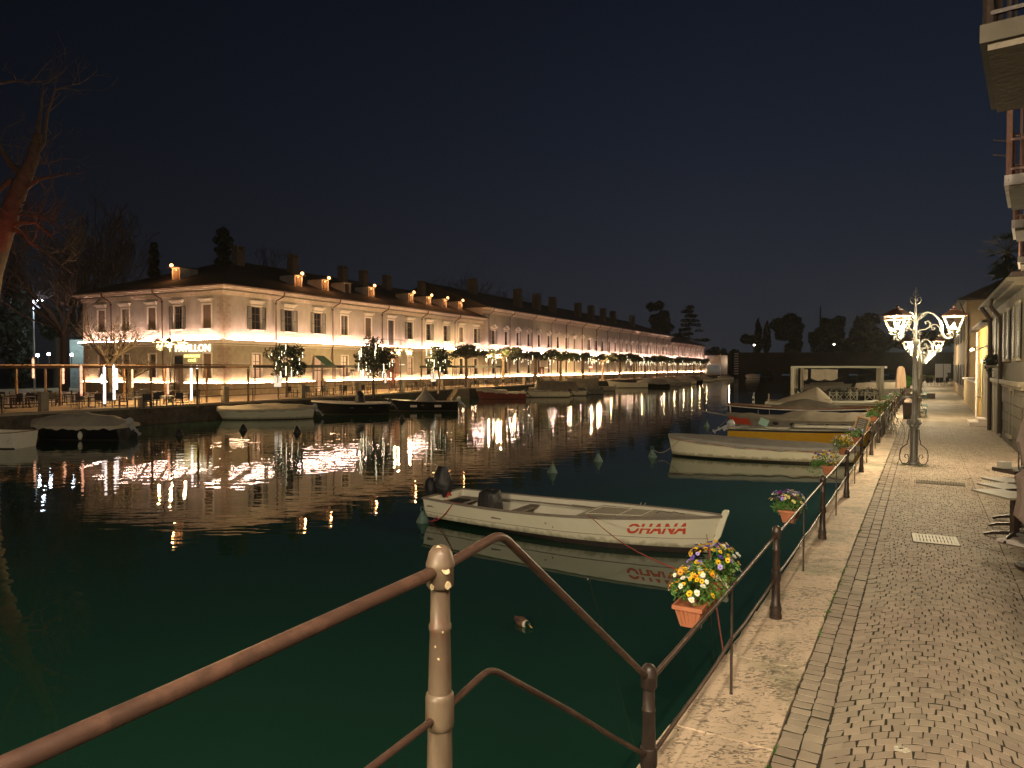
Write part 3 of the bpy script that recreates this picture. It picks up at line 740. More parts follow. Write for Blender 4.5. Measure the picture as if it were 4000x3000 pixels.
o1, roof1, sl1 = block('barracks_building', 'two storey stone building with lit dormers and a glowing restaurant sign on its end wall', 0, 51.5, 10.6,
    [4.1+4.5*i for i in range(11)], ['open','open','open','closed','panel','open','half_l','half','half','closed','half'], 1, 'l', 1)
o2, roof2, sl2 = block('barracks_building', 'taller long middle building with triangular window hoods behind the plane trees', 51.5, 123, 12.4,
    [3.6+4.55*i for i in range(27)], ['dark','dark','half','half','dark','half','dark','half','dark','closed','closed','half','open'], 2, 'lr'.replace('l',''), 2)
o3, roof3, sl3 = block('barracks_building', 'low far end of the long row of stone buildings, beside the fort wall', 174.5, 51.5, 10.6,
    [3.0+4.55*i for i in range(11)], ['dark','closed','half'], 1, 'r', 3)
# B2 shows its gable hip towards us above the lower block: a hipped end
def chimney(roof, x0, u, v, y, w=.95, d=.8, sl=None, parent=None):
    x = bt(u, y); p = bl(x, y); top = AT(u, v, p.y).z - QZ; zb = sl(min(y, WD-y)) - .3; b = MB(); x -= x0
    top = max(top, zb + 1.0)
    b.box(x-w/2, x+w/2, y-d/2, y+d/2, zb, top-.42)
    for i in (-1, 1):
        for j in (-1, 1): b.box(x+i*w*.36-.11, x+i*w*.36+.11, y+j*d*.36-.11, y+j*d*.36+.11, top-.42, top-.12)
    b.box(x-.1, x+.1, y-d/2+.02, y+d/2-.02, top-.42, top-.12)
    b.box(x-w/2-.10, x+w/2+.10, y-d/2-.10, y+d/2+.10, top-.12, top)
    b.build('chimney', M['chimney'], roof, False)
for u, v, y in ((935,962,9),(1147,995,9),(1341,1040,9),(1422,1056,9),(1512,1075,9),(1648,1098,9)): chimney(roof1, 0, u, v, y, 1.1, .9, sl1)
for u, v, y in ((1845,1090,8),(2022,1130,4),(2096,1147,4),(2158,1161,4),(2257,1183,4),(2308,1193,4),(2355,1205,4),(2393,1215,4),(2468,1232,4)): chimney(roof2, 51.5, u, v, y, 1.5, 1.3, sl2)
def dormer(roof, x, y, sl, rot=0, lit=True):
    z0 = sl(y); b = MB(); w, h, dp = 1.25, 1.25, 2.2
    f = (lambda a, c, z: (x+a, y+c, z)) if not rot else (lambda a, c, z: (y+c, x+a, z))
    def bx(a0,a1,c0,c1,e0,e1,m): 
        p = f(a0,c0,e0); q = f(a1,c1,e1); b.box(min(p[0],q[0]),max(p[0],q[0]),min(p[1],q[1]),max(p[1],q[1]),e0,e1,m)
    bx(-w/2, -w/2+.15, 0, dp, z0-.25, z0+h, 0); bx(w/2-.15, w/2, 0, dp, z0-.25, z0+h, 0); bx(-w/2+.15, w/2-.15, .25, .3, z0-.25, z0+h-.1, 1)
    bx(-w/2, w/2, -.02, dp, z0+h-.12, z0+h, 0); bx(-w/2-.15, w/2+.15, -.35, dp, z0+h+.001, z0+h+.09, 2)
    bx(-.02, .02, .20, .249, z0, z0+h-.12, 3)
    d = b.build('dormer', [M['plaster'], M['blind'], M['roof'], M['frame']], roof, False)
    if lit:
        l = MB(); l.ball(f(.28, -.32, z0+h+.22), .19, 8, 6); l.build('lamp', M['bulbo'], d); q_ = f(.2, -.55, z0+h*.75); point(q_, 95, (1,.42,.14), .1, d)
        l = MB(); l.ball(f(-.1, -.05, z0+h-.26), .06, 8, 6); l.build('lamp', M['bulbo'], d)
for u in (1155,1260,1440,1595,1665,1728,1788): dormer(roof1, bt(u, 2.5), 2.0, sl1)
dormer(roof1, 9.5, 2.2, sl1, 1)
dormer(roof1, bt(1358, 2.5), 2.4, sl1, 0, False)
# balcony over the portal, the portal and its arch
DX = 26.8
b = MB(); b.box(DX-1.8, DX+1.8, -1.2, -.14, 5.23, 5.40); b.box(DX-1.5, DX-1.2, -.9, -.145, 4.8, 5.229); b.box(DX+1.2, DX+1.5, -.9, -.145, 4.8, 5.229)
bal = b.build('balcony', M['trim'], o1, False)
b = MB()
for i in range(25): x = DX-1.75+3.5*i/24; b.tube([(x,-1.15,5.4),(x,-1.15,6.3)], .014, 5)
for y in (-1.15,-.9,-.65,-.4,-.2):
    for x in (DX-1.75, DX+1.75): b.tube([(x,y,5.4),(x,y,6.3)], .014, 5)
for z in (5.48, 6.3): b.bar((DX-1.77,-1.15,z),(DX+1.77,-1.15,z),.04,.03); b.bar((DX-1.75,-1.15,z),(DX-1.75,0,z),.04,.03); b.bar((DX+1.75,-1.15,z),(DX+1.75,0,z),.04,.03)
b.build('balcony_railing', M['iron'], bal)
w = inst(win_surround(1.3, 3.23, 1, False).mesh('balcony_door', M['trim']), 'balcony_door', o1, (DX, 0, 5.6)); inst(pane_mb(1.3, 3.23).mesh('pane', [M['shutter'], M['frame']]), 'pane', w)
b = MB()
for i in range(10):
    for sx in (-1, 1): b.box(min(DX+sx*.8, DX+sx*(1.45+.12*(i%2))), max(DX+sx*.8, DX+sx*(1.45+.12*(i%2))), -.16, -.001, .33*i+.01, .33*i+.325)
for i in range(11):
    a = math.pi*i/10; a2 = math.pi*(i+1)/10
    if i < 10:
        r0, r1 = .8, 1.45
        q = [(DX+math.cos(t)*r_, 3.3+math.sin(t)*r_*1.05) for t, r_ in ((a, r0), (a2, r0), (a2, r1), (a, r1))]
        b.add([(x, -.16, z) for x, z in q] + [(x, 0, z) for x, z in q], [(0,1,2,3),(0,4,5,1),(2,6,7,3),(1,5,6,2)])
b.box(DX-1.7, DX+1.7, -.20, -.001, 4.83, 5.04)
b.build('portal', M['pink'], o1, False)
b = MB(); b.box(DX-.8, DX+.8, .15, .2, 0, 2.9, 0); b.box(DX-.03, DX+.03, .10, .149, 0, 2.9, 0)
pts = [(DX+math.cos(math.pi*i/12)*.8, 3.3+math.sin(math.pi*i/12)*.84) for i in range(13)]
b.add([(x, -.01, z) for x, z in pts], [tuple(range(13))], 1); b.box(DX-.8, DX+.8, -.08, .1, 2.9, 3.3, 0)
b.build('door', [M['door'], M['lit']], o1, False)
b = MB()
b.box(13.1-.6, 13.1+.6, .2, .24, 0, 4.0, 0); b.box(13.1-.03, 13.1+.03, .15, .199, 0, 2.9, 1); b.box(13.1-.6, 13.1+.6, .15, .199, 2.3, 2.4, 1)
b.build('door', [M['lit'], M['frame']], o1, False)
# green folding awning over that door
b = MB(); b.add([(12.3,-.1,4.0),(13.9,-.1,4.0),(13.9,-1.7,2.95),(12.3,-1.7,2.95),(12.3,-1.7,2.75),(13.9,-1.7,2.75)], [(0,1,2,3),(3,2,5,4)])
b.add([(12.3,-.1,4.03),(13.9,-.1,4.03),(13.9,-1.72,2.98),(12.3,-1.72,2.98)], [(0,1,2,3)]); b.build('awning', M['greenawn'], o1, False)
# ---- the lit sign on the end wall
sg = thing('restaurant_sign', 'glowing white word sign above two small yellow lines on the end wall', 'sign', bl(0, 4.2, 4.3), BROT - math.pi/2)
def sign_line(txt, h, x, z, m, wide, bold, width):
    t = text_mb(txt, 1, .06, bold, 0); xs = [p[0] for p in t.v]; zs = [p[1] for p in t.v]
    sx_ = width / (max(xs)-min(xs)); sz = h / (max(zs)-min(zs)); x0, z0 = min(xs), min(zs)
    t.v = [(x + (p[0]-x0)*sx_, -.14 + p[2]*.6, z + (p[1]-z0)*sz) for p in t.v]
    return t.build(wide, M[m], sg, False)
sign_line('PAVILLON', .74, -2.55, -.05, 'signw', 'name_letters', .022, 5.0)
sign_line('RESTAURANT', .30, -1.25, -.62, 'signy', 'small_letters', .03, 2.3)
sign_line('CAFÉ', .34, -.68, -1.05, 'signy', 'small_letters', .03, 1.1)
# ================================================================== STREET LAMPS
def spiral(c, r0, turns, a0, sgn=1, n=14, f=lambda r, z: (r, 0, z)):
    out = []
    for i in range(n+1):
        t = i/n; r = r0*(1-.82*t); a = a0 + sgn*turns*2*math.pi*t
        out.append(f(c[0] + r*math.cos(a), c[1] + r*math.sin(a)))
    return out
def lamp_proto(name, label, group, bulb, power, col):
    o = thing(name, label, 'street lamp', (0,0,0), 0, group)
    b = MB()
    b.lathe([(.15,0),(.15,.05),(.118,.08),(.10,.14),(.098,1.02),(.13,1.05),(.13,1.09),(.09,1.13),(.105,1.20),(.08,1.27),(.075,1.36),(.060,1.40),(.056,2.02),(.062,2.03),(.062,2.09),(.055,2.10),(.052,3.36),(.066,3.38),(.066,3.44),(.046,3.50),(.042,4.0),(.030,4.3),(.022,4.42)], 14)
    for k in range(8):
        a = math.pi*2*k/8; b.tube([(.10*math.cos(a), .10*math.sin(a), 1.08), (.17*math.cos(a), .17*math.sin(a), 1.17), (.15*math.cos(a), .15*math.sin(a), 1.26), (.10*math.cos(a), .10*math.sin(a), 1.20)], [.018,.022,.014,.008], 5)
    b.build('pole', M['lampm'], o)
    b = MB()                                                        # wrought finial
    b.tube([(0,0,4.4),(0,0,4.86)], .010, 6); b.ball((0,0,4.88), .022, 6, 4); b.bar((-.05,0,4.80),(.05,0,4.80),.012,.012)
    for k in range(4):
        a = k*math.pi/2; f = lambda r, z, a=a: (r*math.cos(a), r*math.sin(a), z)
        b.tube([f(.01,4.42), f(.09,4.46), f(.135,4.54), f(.11,4.63), f(.04,4.60), f(.03,4.55), f(.06,4.54)], .008, 5)
        b.tube([f(.0,4.64), f(.06,4.68), f(.05,4.74), f(.0,4.76)], .007, 5)
        b.tube([f(.02,4.02), f(.08,4.16), f(.17,4.20), f(.20,4.13), f(.14,4.09), f(.12,4.13)], .009, 5)
        b.tube([f(.05,3.98), f(.18,4.08), f(.30,4.20)], [.009,.009,.004], 5)
    b.build('finial', M['lampm'], o)
    for k in (-1, 1):                                               # loops at the foot
        b = MB(); f = lambda r, z: (k*r, 0, z)
        b.tube([f(.10,.98), f(.12,.98), f(.13,.72), f(.16,.66), f(.16,.58), f(.24,.52), f(.32,.42), f(.345,.28), f(.33,.13), f(.28,.04), f(.20,.02), f(.13,.08), f(.115,.20), f(.15,.29), f(.205,.29), f(.225,.23), f(.19,.19)], .013, 6)
        b.build('foot_scroll', M['iron'], o)
    arm = MB(); f = lambda r, z: (r, 0, z)
    arm.tube([f(.045,3.86), f(.06,4.02), f(.14,4.16), f(.28,4.21), f(.42,4.16), f(.53,4.03), f(.60,3.86)], [.018,.020,.022,.022,.022,.024,.030], 7)
    arm.tube([f(.585,3.98), f(.62,3.82), f(.625,3.68), f(.645,3.58), f(.70,3.50), f(.78,3.47), f(.86,3.50), f(.90,3.57), f(.90,3.64)], [.016,.034,.036,.036,.034,.032,.028,.022,.018], 8)
    arm.tube(spiral((.80,3.56), .065, 1.1, math.pi, -1, 10), .014, 5); arm.tube(spiral((.99,3.56), .05, 1.0, math.pi, 1, 8), .012, 5)
    arm.tube([f(.05,3.70), f(.12,3.72), f(.24,3.74), f(.33,3.80), f(.36,3.90), f(.30,3.97), f(.23,3.94), f(.25,3.88)], .018, 6)
    arm.tube([f(.33,3.78), f(.40,3.86), f(.50,3.86), f(.57,3.78), f(.60,3.66)], .018, 6); arm.tube(spiral((.43,3.76), .055, 1.1, 2.2, 1, 10), .014, 5); arm.tube(spiral((.11,3.66), .045, 1.0, 1.2, 1, 8), .013, 5); arm.tube(spiral((.57,3.57), .04, 1.0, .6, -1, 8), .013, 5)
    arm_me = arm.mesh('arm', M['lampm'])
    fr = MB(); z0, z1, h0, h1 = 3.735, 4.075, .125, .235
    for i in (-1, 1):
        for j in (-1, 1): fr.bar((i*h0, j*h0, z0), (i*h1, j*h1, z1), .020, .020)
    for i, j in ((-1,-1),(1,-1),(1,1),(-1,1)):
        i2, j2 = -j, i
        fr.bar((i*h1,j*h1,z1),(i2*h1,j2*h1,z1),.025,.022); fr.bar((i*h0,j*h0,z0),(i2*h0,j2*h0,z0),.02,.02)
        fr.tube([(i*h0,j*h0,z0),(i*h0*1.15,j*h0*1.15,z0-.04),(i*h0*.8,j*h0*.8,z0-.07),(i*.03,j*.03,z0-.10)], .010, 5)
    fr.lathe([(.02,z0-.12),(.035,z0-.10),(.03,z0-.07),(.05,z0-.03),(.06,z0-.02)], 8)
    fr_me = fr.mesh('frame', M['lampframe'])
    rf = MB(); q = [(h1+.045, z1+.005), (h1+.03, z1+.04), (.15, z1+.13), (.10, z1+.17), (.10, z1+.185), (.05, z1+.21)]
    rings = [[(i*r, j*r, z) for i, j in ((-1,-1),(1,-1),(1,1),(-1,1))] for r, z in q]; rf.loft(rings); rf.lathe([(.012,z1+.20),(.02,z1+.24),(.055,z1+.255),(.04,z1+.27),(.01,z1+.30)], 8)
    rf_me = rf.mesh('roof', M['lamptop'], False)
    gl = MB(); gl.add([(i*h0, j*h0, z0+.012) for i, j in ((-1,-1),(1,-1),(1,1),(-1,1))] + [(i*h1, j*h1, z1-.012) for i, j in ((-1,-1),(1,-1),(1,1),(-1,1))], [(0,1,5,4),(1,2,6,5),(2,3,7,6),(3,0,4,7)])
    gl_me = gl.mesh('pane', M['glass'], False)
    bu = MB(); bu.lathe([(.012,z0+.03),(.028,z0+.05),(.032,z0+.10),(.020,z0+.15),(.006,z0+.17)], 8); bu_me = bu.mesh('bulb', bulb)
    for k in range(3):
        a = 2*math.pi*k/3; inst(arm_me, 'arm', o, (0,0,0), a)
        c = (.90*math.cos(a), .90*math.sin(a), 0)
        l = inst(fr_me, 'lantern', o, c, a); inst(gl_me, 'pane', l); inst(rf_me, 'roof', l); inst(bu_me, 'bulb', l)
        point((c[0], c[1], z0+.16), power, col, .07, o)
    return o
GL = 'lamps along the cobbled promenade'
PLAMP = 1100
lampA = lamp_proto('street_lamp', 'largest three lantern street lamp of the cobbled row, scroll loops at its foot', GL, M['bulb'], PLAMP, (1.0,.80,.52))
wl = (Vector((11.1, 19.4, 0)) - O1); sL = wl.dot(D1); wL = wl.dot(P1)
STEP = 21.25
for i in range(9):
    p = prom(sL + i*STEP, wL)
    lab = ['', 'three lantern street lamp just beyond the waste bin and green bench', 'third street lamp of the cobbled row, beyond the bench'][i] if i < 3 else ['','','','fourth','fifth','sixth','seventh','eighth','ninth and smallest'][i] + ' street lamp counted down the cobbled row, in the misty distance'
    if i == 0: lampA.location = p; lampA.rotation_euler = (0,0,R(-28))
    else: copy_tree(lampA, p, R(-28), lab, GL)
# the lamp of the same kind on the bridge head, behind the place where one stands
bh = copy_tree(lampA, (0.0, -1.7, 2.35), .5, 'three lantern street lamp standing on the bridge approach', GL, scale=1.25)
for c_ in bh.children:
    if c_.type == 'LIGHT': c_.data = c_.data.copy(); c_.data.energy = 2700; c_.data.color = (1.0,.82,.62)
for i_, q_ in enumerate(((-9, -9.5, 2.35), (-27, -9.5, 2.35))):  # two unseen lamps added to brighten the boats and hulls from behind
    cb_ = copy_tree(lampA, q_, .2, ['street lamp on the road bridge behind the viewer, over the canal middle', 'street lamp on the road bridge near the far bank'][i_], GL, scale=1.25)
    for c_ in cb_.children:
        if c_.type == 'LIGHT': c_.data = c_.data.copy(); c_.data.energy = (6300, 500)[i_]; c_.data.color = (1.0,.84,.62)
tag(MB().box(-70, 6, -15, -8.4, 1.6, 2.35).build('road_bridge', M['quaywall'], None, False), 'flat stone road bridge crossing the canal behind the viewer', 'bridge')  # unseen slab, added only so the two extra lamps have a footing
FG = 'street lamps on the far promenade'
lampB = lamp_proto('street_lamp', 'yellow street lamp on the far promenade in front of the glowing word sign', FG, M['bulby'], 3000, (1.0,.66,.30))
spots = [(667, 1572, 'yellow street lamp on the far promenade in front of the glowing word sign'), (1565, 1533, 'yellow street lamp beside the arched doorway of the stone building'),
         (1935, 1508, 'yellow street lamp by the first plane trees, above the red boat'), (2330, 1487, 'yellow street lamp half hidden among the plane trees of the far promenade')]
for i, (u, v, lab) in enumerate(spots):
    p = G(u, v)
    if i == 0: lampB.location = p; lampB.scale = (1.14,)*3; lampB.rotation_euler = (0,0,.9)
    else: copy_tree(lampB, p, .4*i, lab, FG, scale=1.12)
# ================================================================== NEAR RAILINGS
def post_prof(h=1.0, s=1.0):
    p = [(.064,0),(.064,.045),(.058,.05),(.058,.085),(.062,.09),(.062,.12),(.053,.13),(.053,.16),(.046,.17),(.042,.40),(.047,.405),(.050,.42),(.050,.50),(.047,.515),(.041,.52),(.036,.72),(.039,.725),(.039,.74),(.035,.745),(.033,.855),(.040,.86),(.047,.87),(.047,.925),(.050,.93),(.050,.94),(.046,.95),(.040,.975),(.026,.993),(.005,1.0)]
    return [(r*s, z*h) for r, z in p]
nr = thing('railing', 'long brown iron railing with cast posts running along the pink stone kerb', 'railing', (0,0,0))
pm = MB().lathe(post_prof(), 18).mesh('post', M['ironpost'])
pm2 = MB().lathe([(.016,0),(.012,.02),(.011,.93)], 8).mesh('baluster', M['ironpost'])
NP = 24
bent = lambda s: prom(s, 0)
rgp = random.Random(2)
posts = [prom(-4.05 + 4.05*i + (0), (0 if i < 6 else .0)) for i in range(NP)]
for i, p in enumerate(posts):
    q = inst(pm, 'post', nr, p + Vector((0,0,.012)), rgp.uniform(0,6), rot=(rgp.uniform(-.012,.012), rgp.uniform(-.012,.012), rgp.uniform(0,6)))
    if i < 16 and i < NP-1:
        m_ = (posts[i] + posts[i+1]) / 2; inst(pm2, 'baluster', nr, m_ + Vector((0,0,.012)))
def rail(name, z, r, sag, seed, par):
    rg = random.Random(seed)
    for a, c in zip(posts, posts[1:]):
        b = MB(); pts = []
        for k in range(9):
            t = k/8; p = a.lerp(c, t); w = rg.gauss(0, .004)
            pts.append((p.x+w, p.y+w, QZ + z - sag*math.sin(math.pi*t) + rg.gauss(0,.002) + (.03 if k == 4 and sag > .01 else 0)))
        b.tube(pts, r, 10); b.build(name, M['rail'], par)
rail('top_rail', .905, .0165, .004, 1, nr); rail('lower_rail', .455, .0135, .02, 2, nr)
br = thing('bridge_railing', 'heavy brown railing with one thick worn iron post, bending down from the bridge', 'railing', (0,0,0))
MP = AT(1713, 2127, 2.33); MPz = MP.z; base = Vector((MP.x, MP.y, MPz - 1.03))
b = MB(); b.lathe([(r*.97, z*1.03) for r, z in post_prof()], 28); post = b.build('post', M['postpaint'], br, loc=base); post.rotation_euler = (0, R(.35), 0)
b = MB(); rg = random.Random(5)
for a, z, s in ((-1.1,.955,.011),(-.9,.905,.012),(-2.1,.90,.008),(-1.7,1.02,.009),(-1.3,.75,.004),(-1.6,.66,.004),(-1.2,.60,.003),(-1.9,.70,.003)):
    rr = .047 if z > .86 else .036; rr = .018 if z > 1.0 else rr
    c = Vector((rr*math.cos(a)*.99, rr*math.sin(a)*.99, z)); n_ = Vector((math.cos(a), math.sin(a), .3 if z > .94 else 0)).normalized(); t = n_.orthogonal().normalized(); w = n_.cross(t)
    k = 9; pts = [c + (t*math.cos(6.283*i/k) + w*math.sin(6.283*i/k)*1.25)*s*rg.uniform(.7,1.2) for i in range(k)]
    b.add([tuple(p + n_*.002) for p in pts] + [tuple(p - n_*.006) for p in pts], [tuple(range(k))] + [(i,(i+1)%k,k+(i+1)%k,k+i) for i in range(k)])
b.build('paint_chip', M['chip'], post)
def zat(z, u, v):                                                  # point of a given height seen at u, v
    return G(u, v, z)
P0 = posts[0]
ztop = MPz - .085; zlow = MPz - .575
A = Vector((MP.x, MP.y, ztop)); dirn = (P0.xy - MP.xy).normalized()
kink = zat(ztop + .03, 1955, 2085)
back = A + Vector((-.626, -1.12, -.015)) * 1.9
b = MB(); b.tube([back, back.lerp(A,.3)+Vector((0,0,.004)), back.lerp(A,.6)-Vector((0,0,.003)), A], .0205, 14); b.build('top_rail', M['rail'], br)
e = P0 + Vector((0,0,.915))
def bend(p, q, r, k=5, w=.06):
    "rounded corner at q between p and r"
    a = q + (p-q).normalized()*w; c = q + (r-q).normalized()*w
    return [a*(1-t)**2 + q*2*t*(1-t) + c*t*t for t in [i/k for i in range(k+1)]]
b = MB(); b.tube([A] + bend(A, kink, e, 7, .07) + [kink.lerp(e,.5), e], .0175, 14); b.build('top_rail', M['rail'], br)
AL = Vector((MP.x, MP.y, zlow)); backl = AL + Vector((-.626, -1.12, -.02))*1.9
kl = zat(zlow + .015, 1915, 2608); el_ = P0 + Vector((0,0,.47))
b = MB(); b.tube([backl, backl.lerp(AL,.5), AL], .0125, 10); b.build('lower_rail', M['rail'], br)
b = MB(); b.tube([AL] + bend(AL, kl, el_, 6, .08) + [kl.lerp(el_,.4)+Vector((0,0,.006)), kl.lerp(el_,.7)-Vector((0,0,.004)), el_], .0125, 10); b.build('lower_rail', M['rail'], br)
# sloping bridge head that carries this railing
b = MB()
a0 = Vector((P0.x, P0.y, QZ)); a1 = Vector((MP.x, MP.y, MPz-1.03)); a2 = back.copy(); a2.z = a1.z
n_ = P1*5.0
for p, q in ((a0, a1), (a1, a2 + (a2-a1)*2)):
    o_ = -P1*.14
    vs = [p+o_, q+o_, q+n_, p+n_]; b.add([tuple(v) for v in vs] + [(v.x, v.y, -.8) for v in vs], [(0,1,2,3),(0,1,5,4),(1,2,6,5),(2,3,7,6),(3,0,4,7)])
tag(b.build('bridge', M['quaywall'], None, False), 'stone ramp of the bridge rising from the cobbles beside the canal', 'bridge')
# ================================================================== FLOWER BOXES
def blossom_mesh(name, col, eye, wh=None):
    b = MB()
    for k, (a, s) in enumerate(((90,1.0),(35,.95),(145,.95),(215,.85),(325,.85),(270,1.05))):
        a = R(a); c = (math.cos(a)*.011, math.sin(a)*.011)
        ring = [(c[0]+math.cos(t)*.0115*s, c[1]+math.sin(t)*.0115*s, .003*(k%2)+.004*math.hypot(c[0]+math.cos(t)*.011, c[1]+math.sin(t)*.011)/.02) for t in [6.283*i/7 for i in range(7)]]
        b.add(ring, [tuple(range(7))], 0)
    b.add([(math.cos(t)*.0075, math.sin(t)*.006-.003, .0072) for t in [6.283*i/6 for i in range(6)]], [tuple(range(6))], 1)
    mc = mat(name, col, tuple(c*.8 for c in col), 60, .6); me_ = mat(name+' eye', eye, None, rough=.7)
    return b.mesh('blossom', [mc, me_], False)
BL = {'y': blossom_mesh('yellow petal', (.80,.50,.01), (.10,.02,.01)), 'w': blossom_mesh('white petal', (.80,.78,.68), (.60,.50,.05)),
      'p': blossom_mesh('purple petal', (.13,.07,.40), (.02,.01,.06)), 'l': blossom_mesh('lilac petal', (.34,.26,.62), (.10,.06,.22)),
      'm': blossom_mesh('wine petal', (.22,.02,.10), (.05,.01,.03)), 'c': blossom_mesh('cream petal', (.70,.60,.22), (.25,.15,.02)), 'o': blossom_mesh('orange petal', (.75,.30,.01), (.08,.01,.01))}
def flower_box(label, s, w, z, L_, seed, cols, n, nl, rad=(.30,.20,.16), off=(0,0), rotz=None, trail=0, broad=False, lsz=.016):
    rg = random.Random(seed); p = prom(s, w); a = math.atan2(D1.y, D1.x) if rotz is None else rotz
    o = thing('flower_box', label, 'flower box', (p.x, p.y, z), a, 'flower boxes hung on the railing')
    b = MB(); h = .17; tw, bw = .105, .065
    for k, (zz, q, l) in enumerate(((-h, bw, L_/2-.05), (-.03, tw-.008, L_/2-.006), (-.028, tw+.006, L_/2+.008), (0, tw+.008, L_/2+.010))):
        pass
    rings = [[(-l,-q,zz),(l,-q,zz),(l,q,zz),(-l,q,zz)] for zz, q, l in ((-h,bw,L_/2-.05),(-.032,tw-.008,L_/2-.006),(-.030,tw+.008,L_/2+.010),(0,tw+.009,L_/2+.011),(0,tw-.008,L_/2-.008),(-.03,tw-.012,L_/2-.012))]
    b.loft(rings)
    for i in range(int(L_/.03)):                                    # moulded ribs
        x = -L_/2+.04+i*.03
        for sy in (-1, 1): b.bar((x*.93, sy*(bw+.001), -h+.012), (x, sy*(tw-.006), -.036), .006, .006)
    for i in range(5):
        y = -.06+i*.03
        for sx in (-1, 1): b.bar((sx*(L_/2-.046), y*.72, -h+.012), (sx*(L_/2-.003), y*1.1, -.036), .006, .006)
    b.build('pot', M['terra'], o, False)
    bk = MB()
    for x in (-L_*.28, L_*.28): bk.tube([(x,-tw-.012,0),(x,-tw+.0,-.03),(x,-bw-.012,-h-.01),(x,bw+.012,-h-.01),(x,tw+.012,-.02),(x,tw+.02,.02)], .004, 4); 
    for sx in (-1,1): bk.tube([(sx*L_*.28,-tw-.02,-.07),(sx*(-L_*.28) if sx > 0 else -L_*.28,-tw-.012,-.07)], .004, 4)
    bk.build('bracket', M['iron'], o)
    el = clumps((off[0], off[1], .07), rad, 16, .10, seed) + [((off[0], off[1], .03), (rad[0]*.85, rad[1]*.8, .08))]
    if trail: el += [((off[0]-rad[0]*.8, off[1]+rad[1]*.6*trail, -.10), (.10,.09,.14)), ((off[0]-rad[0]*.3, off[1]+rad[1]*trail, -.08), (.10,.08,.12))]
    leaves(el, nl, lsz, seed).build('foliage', M['leafpansy'], o, False)
    for i in range(int(n*1.5)):
        t = rg.uniform(0, 6.283); q = rg.uniform(0, 1)**.6; x = off[0]+math.cos(t)*rad[0]*q*1.05; y = off[1]+math.sin(t)*rad[1]*q*1.1
        zz = .07 + rad[2]*1.0*math.sqrt(max(0, 1-q*q*.95)) + rg.uniform(-.02,.05)
        if q > .9: zz -= rg.uniform(0,.08)
        side = x/rad[0]; cset = cols[0] if len(cols) == 1 else cols[min(len(cols)-1, int((side*.5+.5)*len(cols)*.999))]
        c = rg.choice(cset)
        d = Vector((math.cos(t)*q*1.1 + rg.gauss(0,.35), math.sin(t)*q*1.1 + rg.gauss(0,.35) - .1, .75)).normalized()
        qd = d.to_track_quat('Z', 'Y').to_euler(); sc_ = rg.uniform(.85, 1.25)
        f = inst(BL[c], 'blossom', o, (x, y, zz), rot=(qd.x, qd.y, qd.z)); f.scale = (sc_*1.0,)*3
    return o
ZB = QZ + .83
flower_box('terracotta box of yellow and white pansies hung next to the rope of the named boat', -2.52, -.16, ZB+.09, .46, 1, ['yywwyo', 'wwyyc'], 60, 1500, (.22,.19,.13), (.02,-.01), broad=True)
flower_box('flower box with violet blooms along its top, hidden behind the yellow and white pansies', -1.92, -.16, ZB+.12, .46, 2, ['ppyyl', 'ppyyww'], 58, 1500, (.27,.20,.15), (0,.02))
flower_box('terracotta box of lilac, wine and cream pansies beyond the bow of the named boat', 2.1, -.18, ZB-.01, .46, 3, ['mmccl', 'lllpcw', 'mmlp'], 60, 1500, (.26,.21,.12), (0,.03))
flower_box('flower box trailing leaves in front of the pale covered boat, yellow and violet blooms', 6.7, -.18, ZB+.02, .46, 4, ['yyp', 'ppyy', 'cpy'], 50, 1400, (.34,.24,.15), (0,.06), trail=1)
flower_box('flower box heaped with bright yellow and white blooms below the chalkboard', 10.0, -.22, ZB+.04, .46, 5, ['yyyw', 'wwyl'], 46, 1200, (.42,.24,.16), (0,.04), trail=.6)
flower_box('dark leafy flower box just behind the chalkboard', 13.2, -.20, ZB, .46, 6, ['lp'], 12, 1000, (.42,.26,.16), (0,.03), lsz=.02)
flower_box('orange box of cream and yellow blooms beyond the chalkboard', 17.3, -.22, ZB-.02, .46, 7, ['cywo'], 34, 900, (.42,.26,.12), (0,.03), lsz=.02)
flower_box('loose flower box with drooping orange blooms beside the hanging net', 21.0, -.2, ZB+.08, .46, 8, ['oyo'], 20, 900, (.5,.34,.2), (0,.03), lsz=.024)
flower_box('mounded brown leaved flower box above the net', 25.5, -.2, ZB+.06, .5, 9, ['cc'], 22, 900, (.8,.40,.28), (0,0), lsz=.03)
flower_box('flower box with a crown of yellow over violet blooms by the white terrace', 29.0, -.22, ZB+.10, .46, 10, ['yyypp'], 44, 800, (.6,.34,.2), (0,.0), lsz=.028)
flower_box('violet and yellow flower box near the potted shrub', 36.0, -.22, ZB+.1, .46, 11, ['yyppl'], 44, 700, (.8,.34,.22), (0,.0), lsz=.03)
flower_box('violet flower box farthest along the railing, close to the potted shrub', 42.0, -.22, ZB+.1, .46, 12, ['pplly'], 40, 700, (.8,.34,.22), (0,.0), lsz=.035)
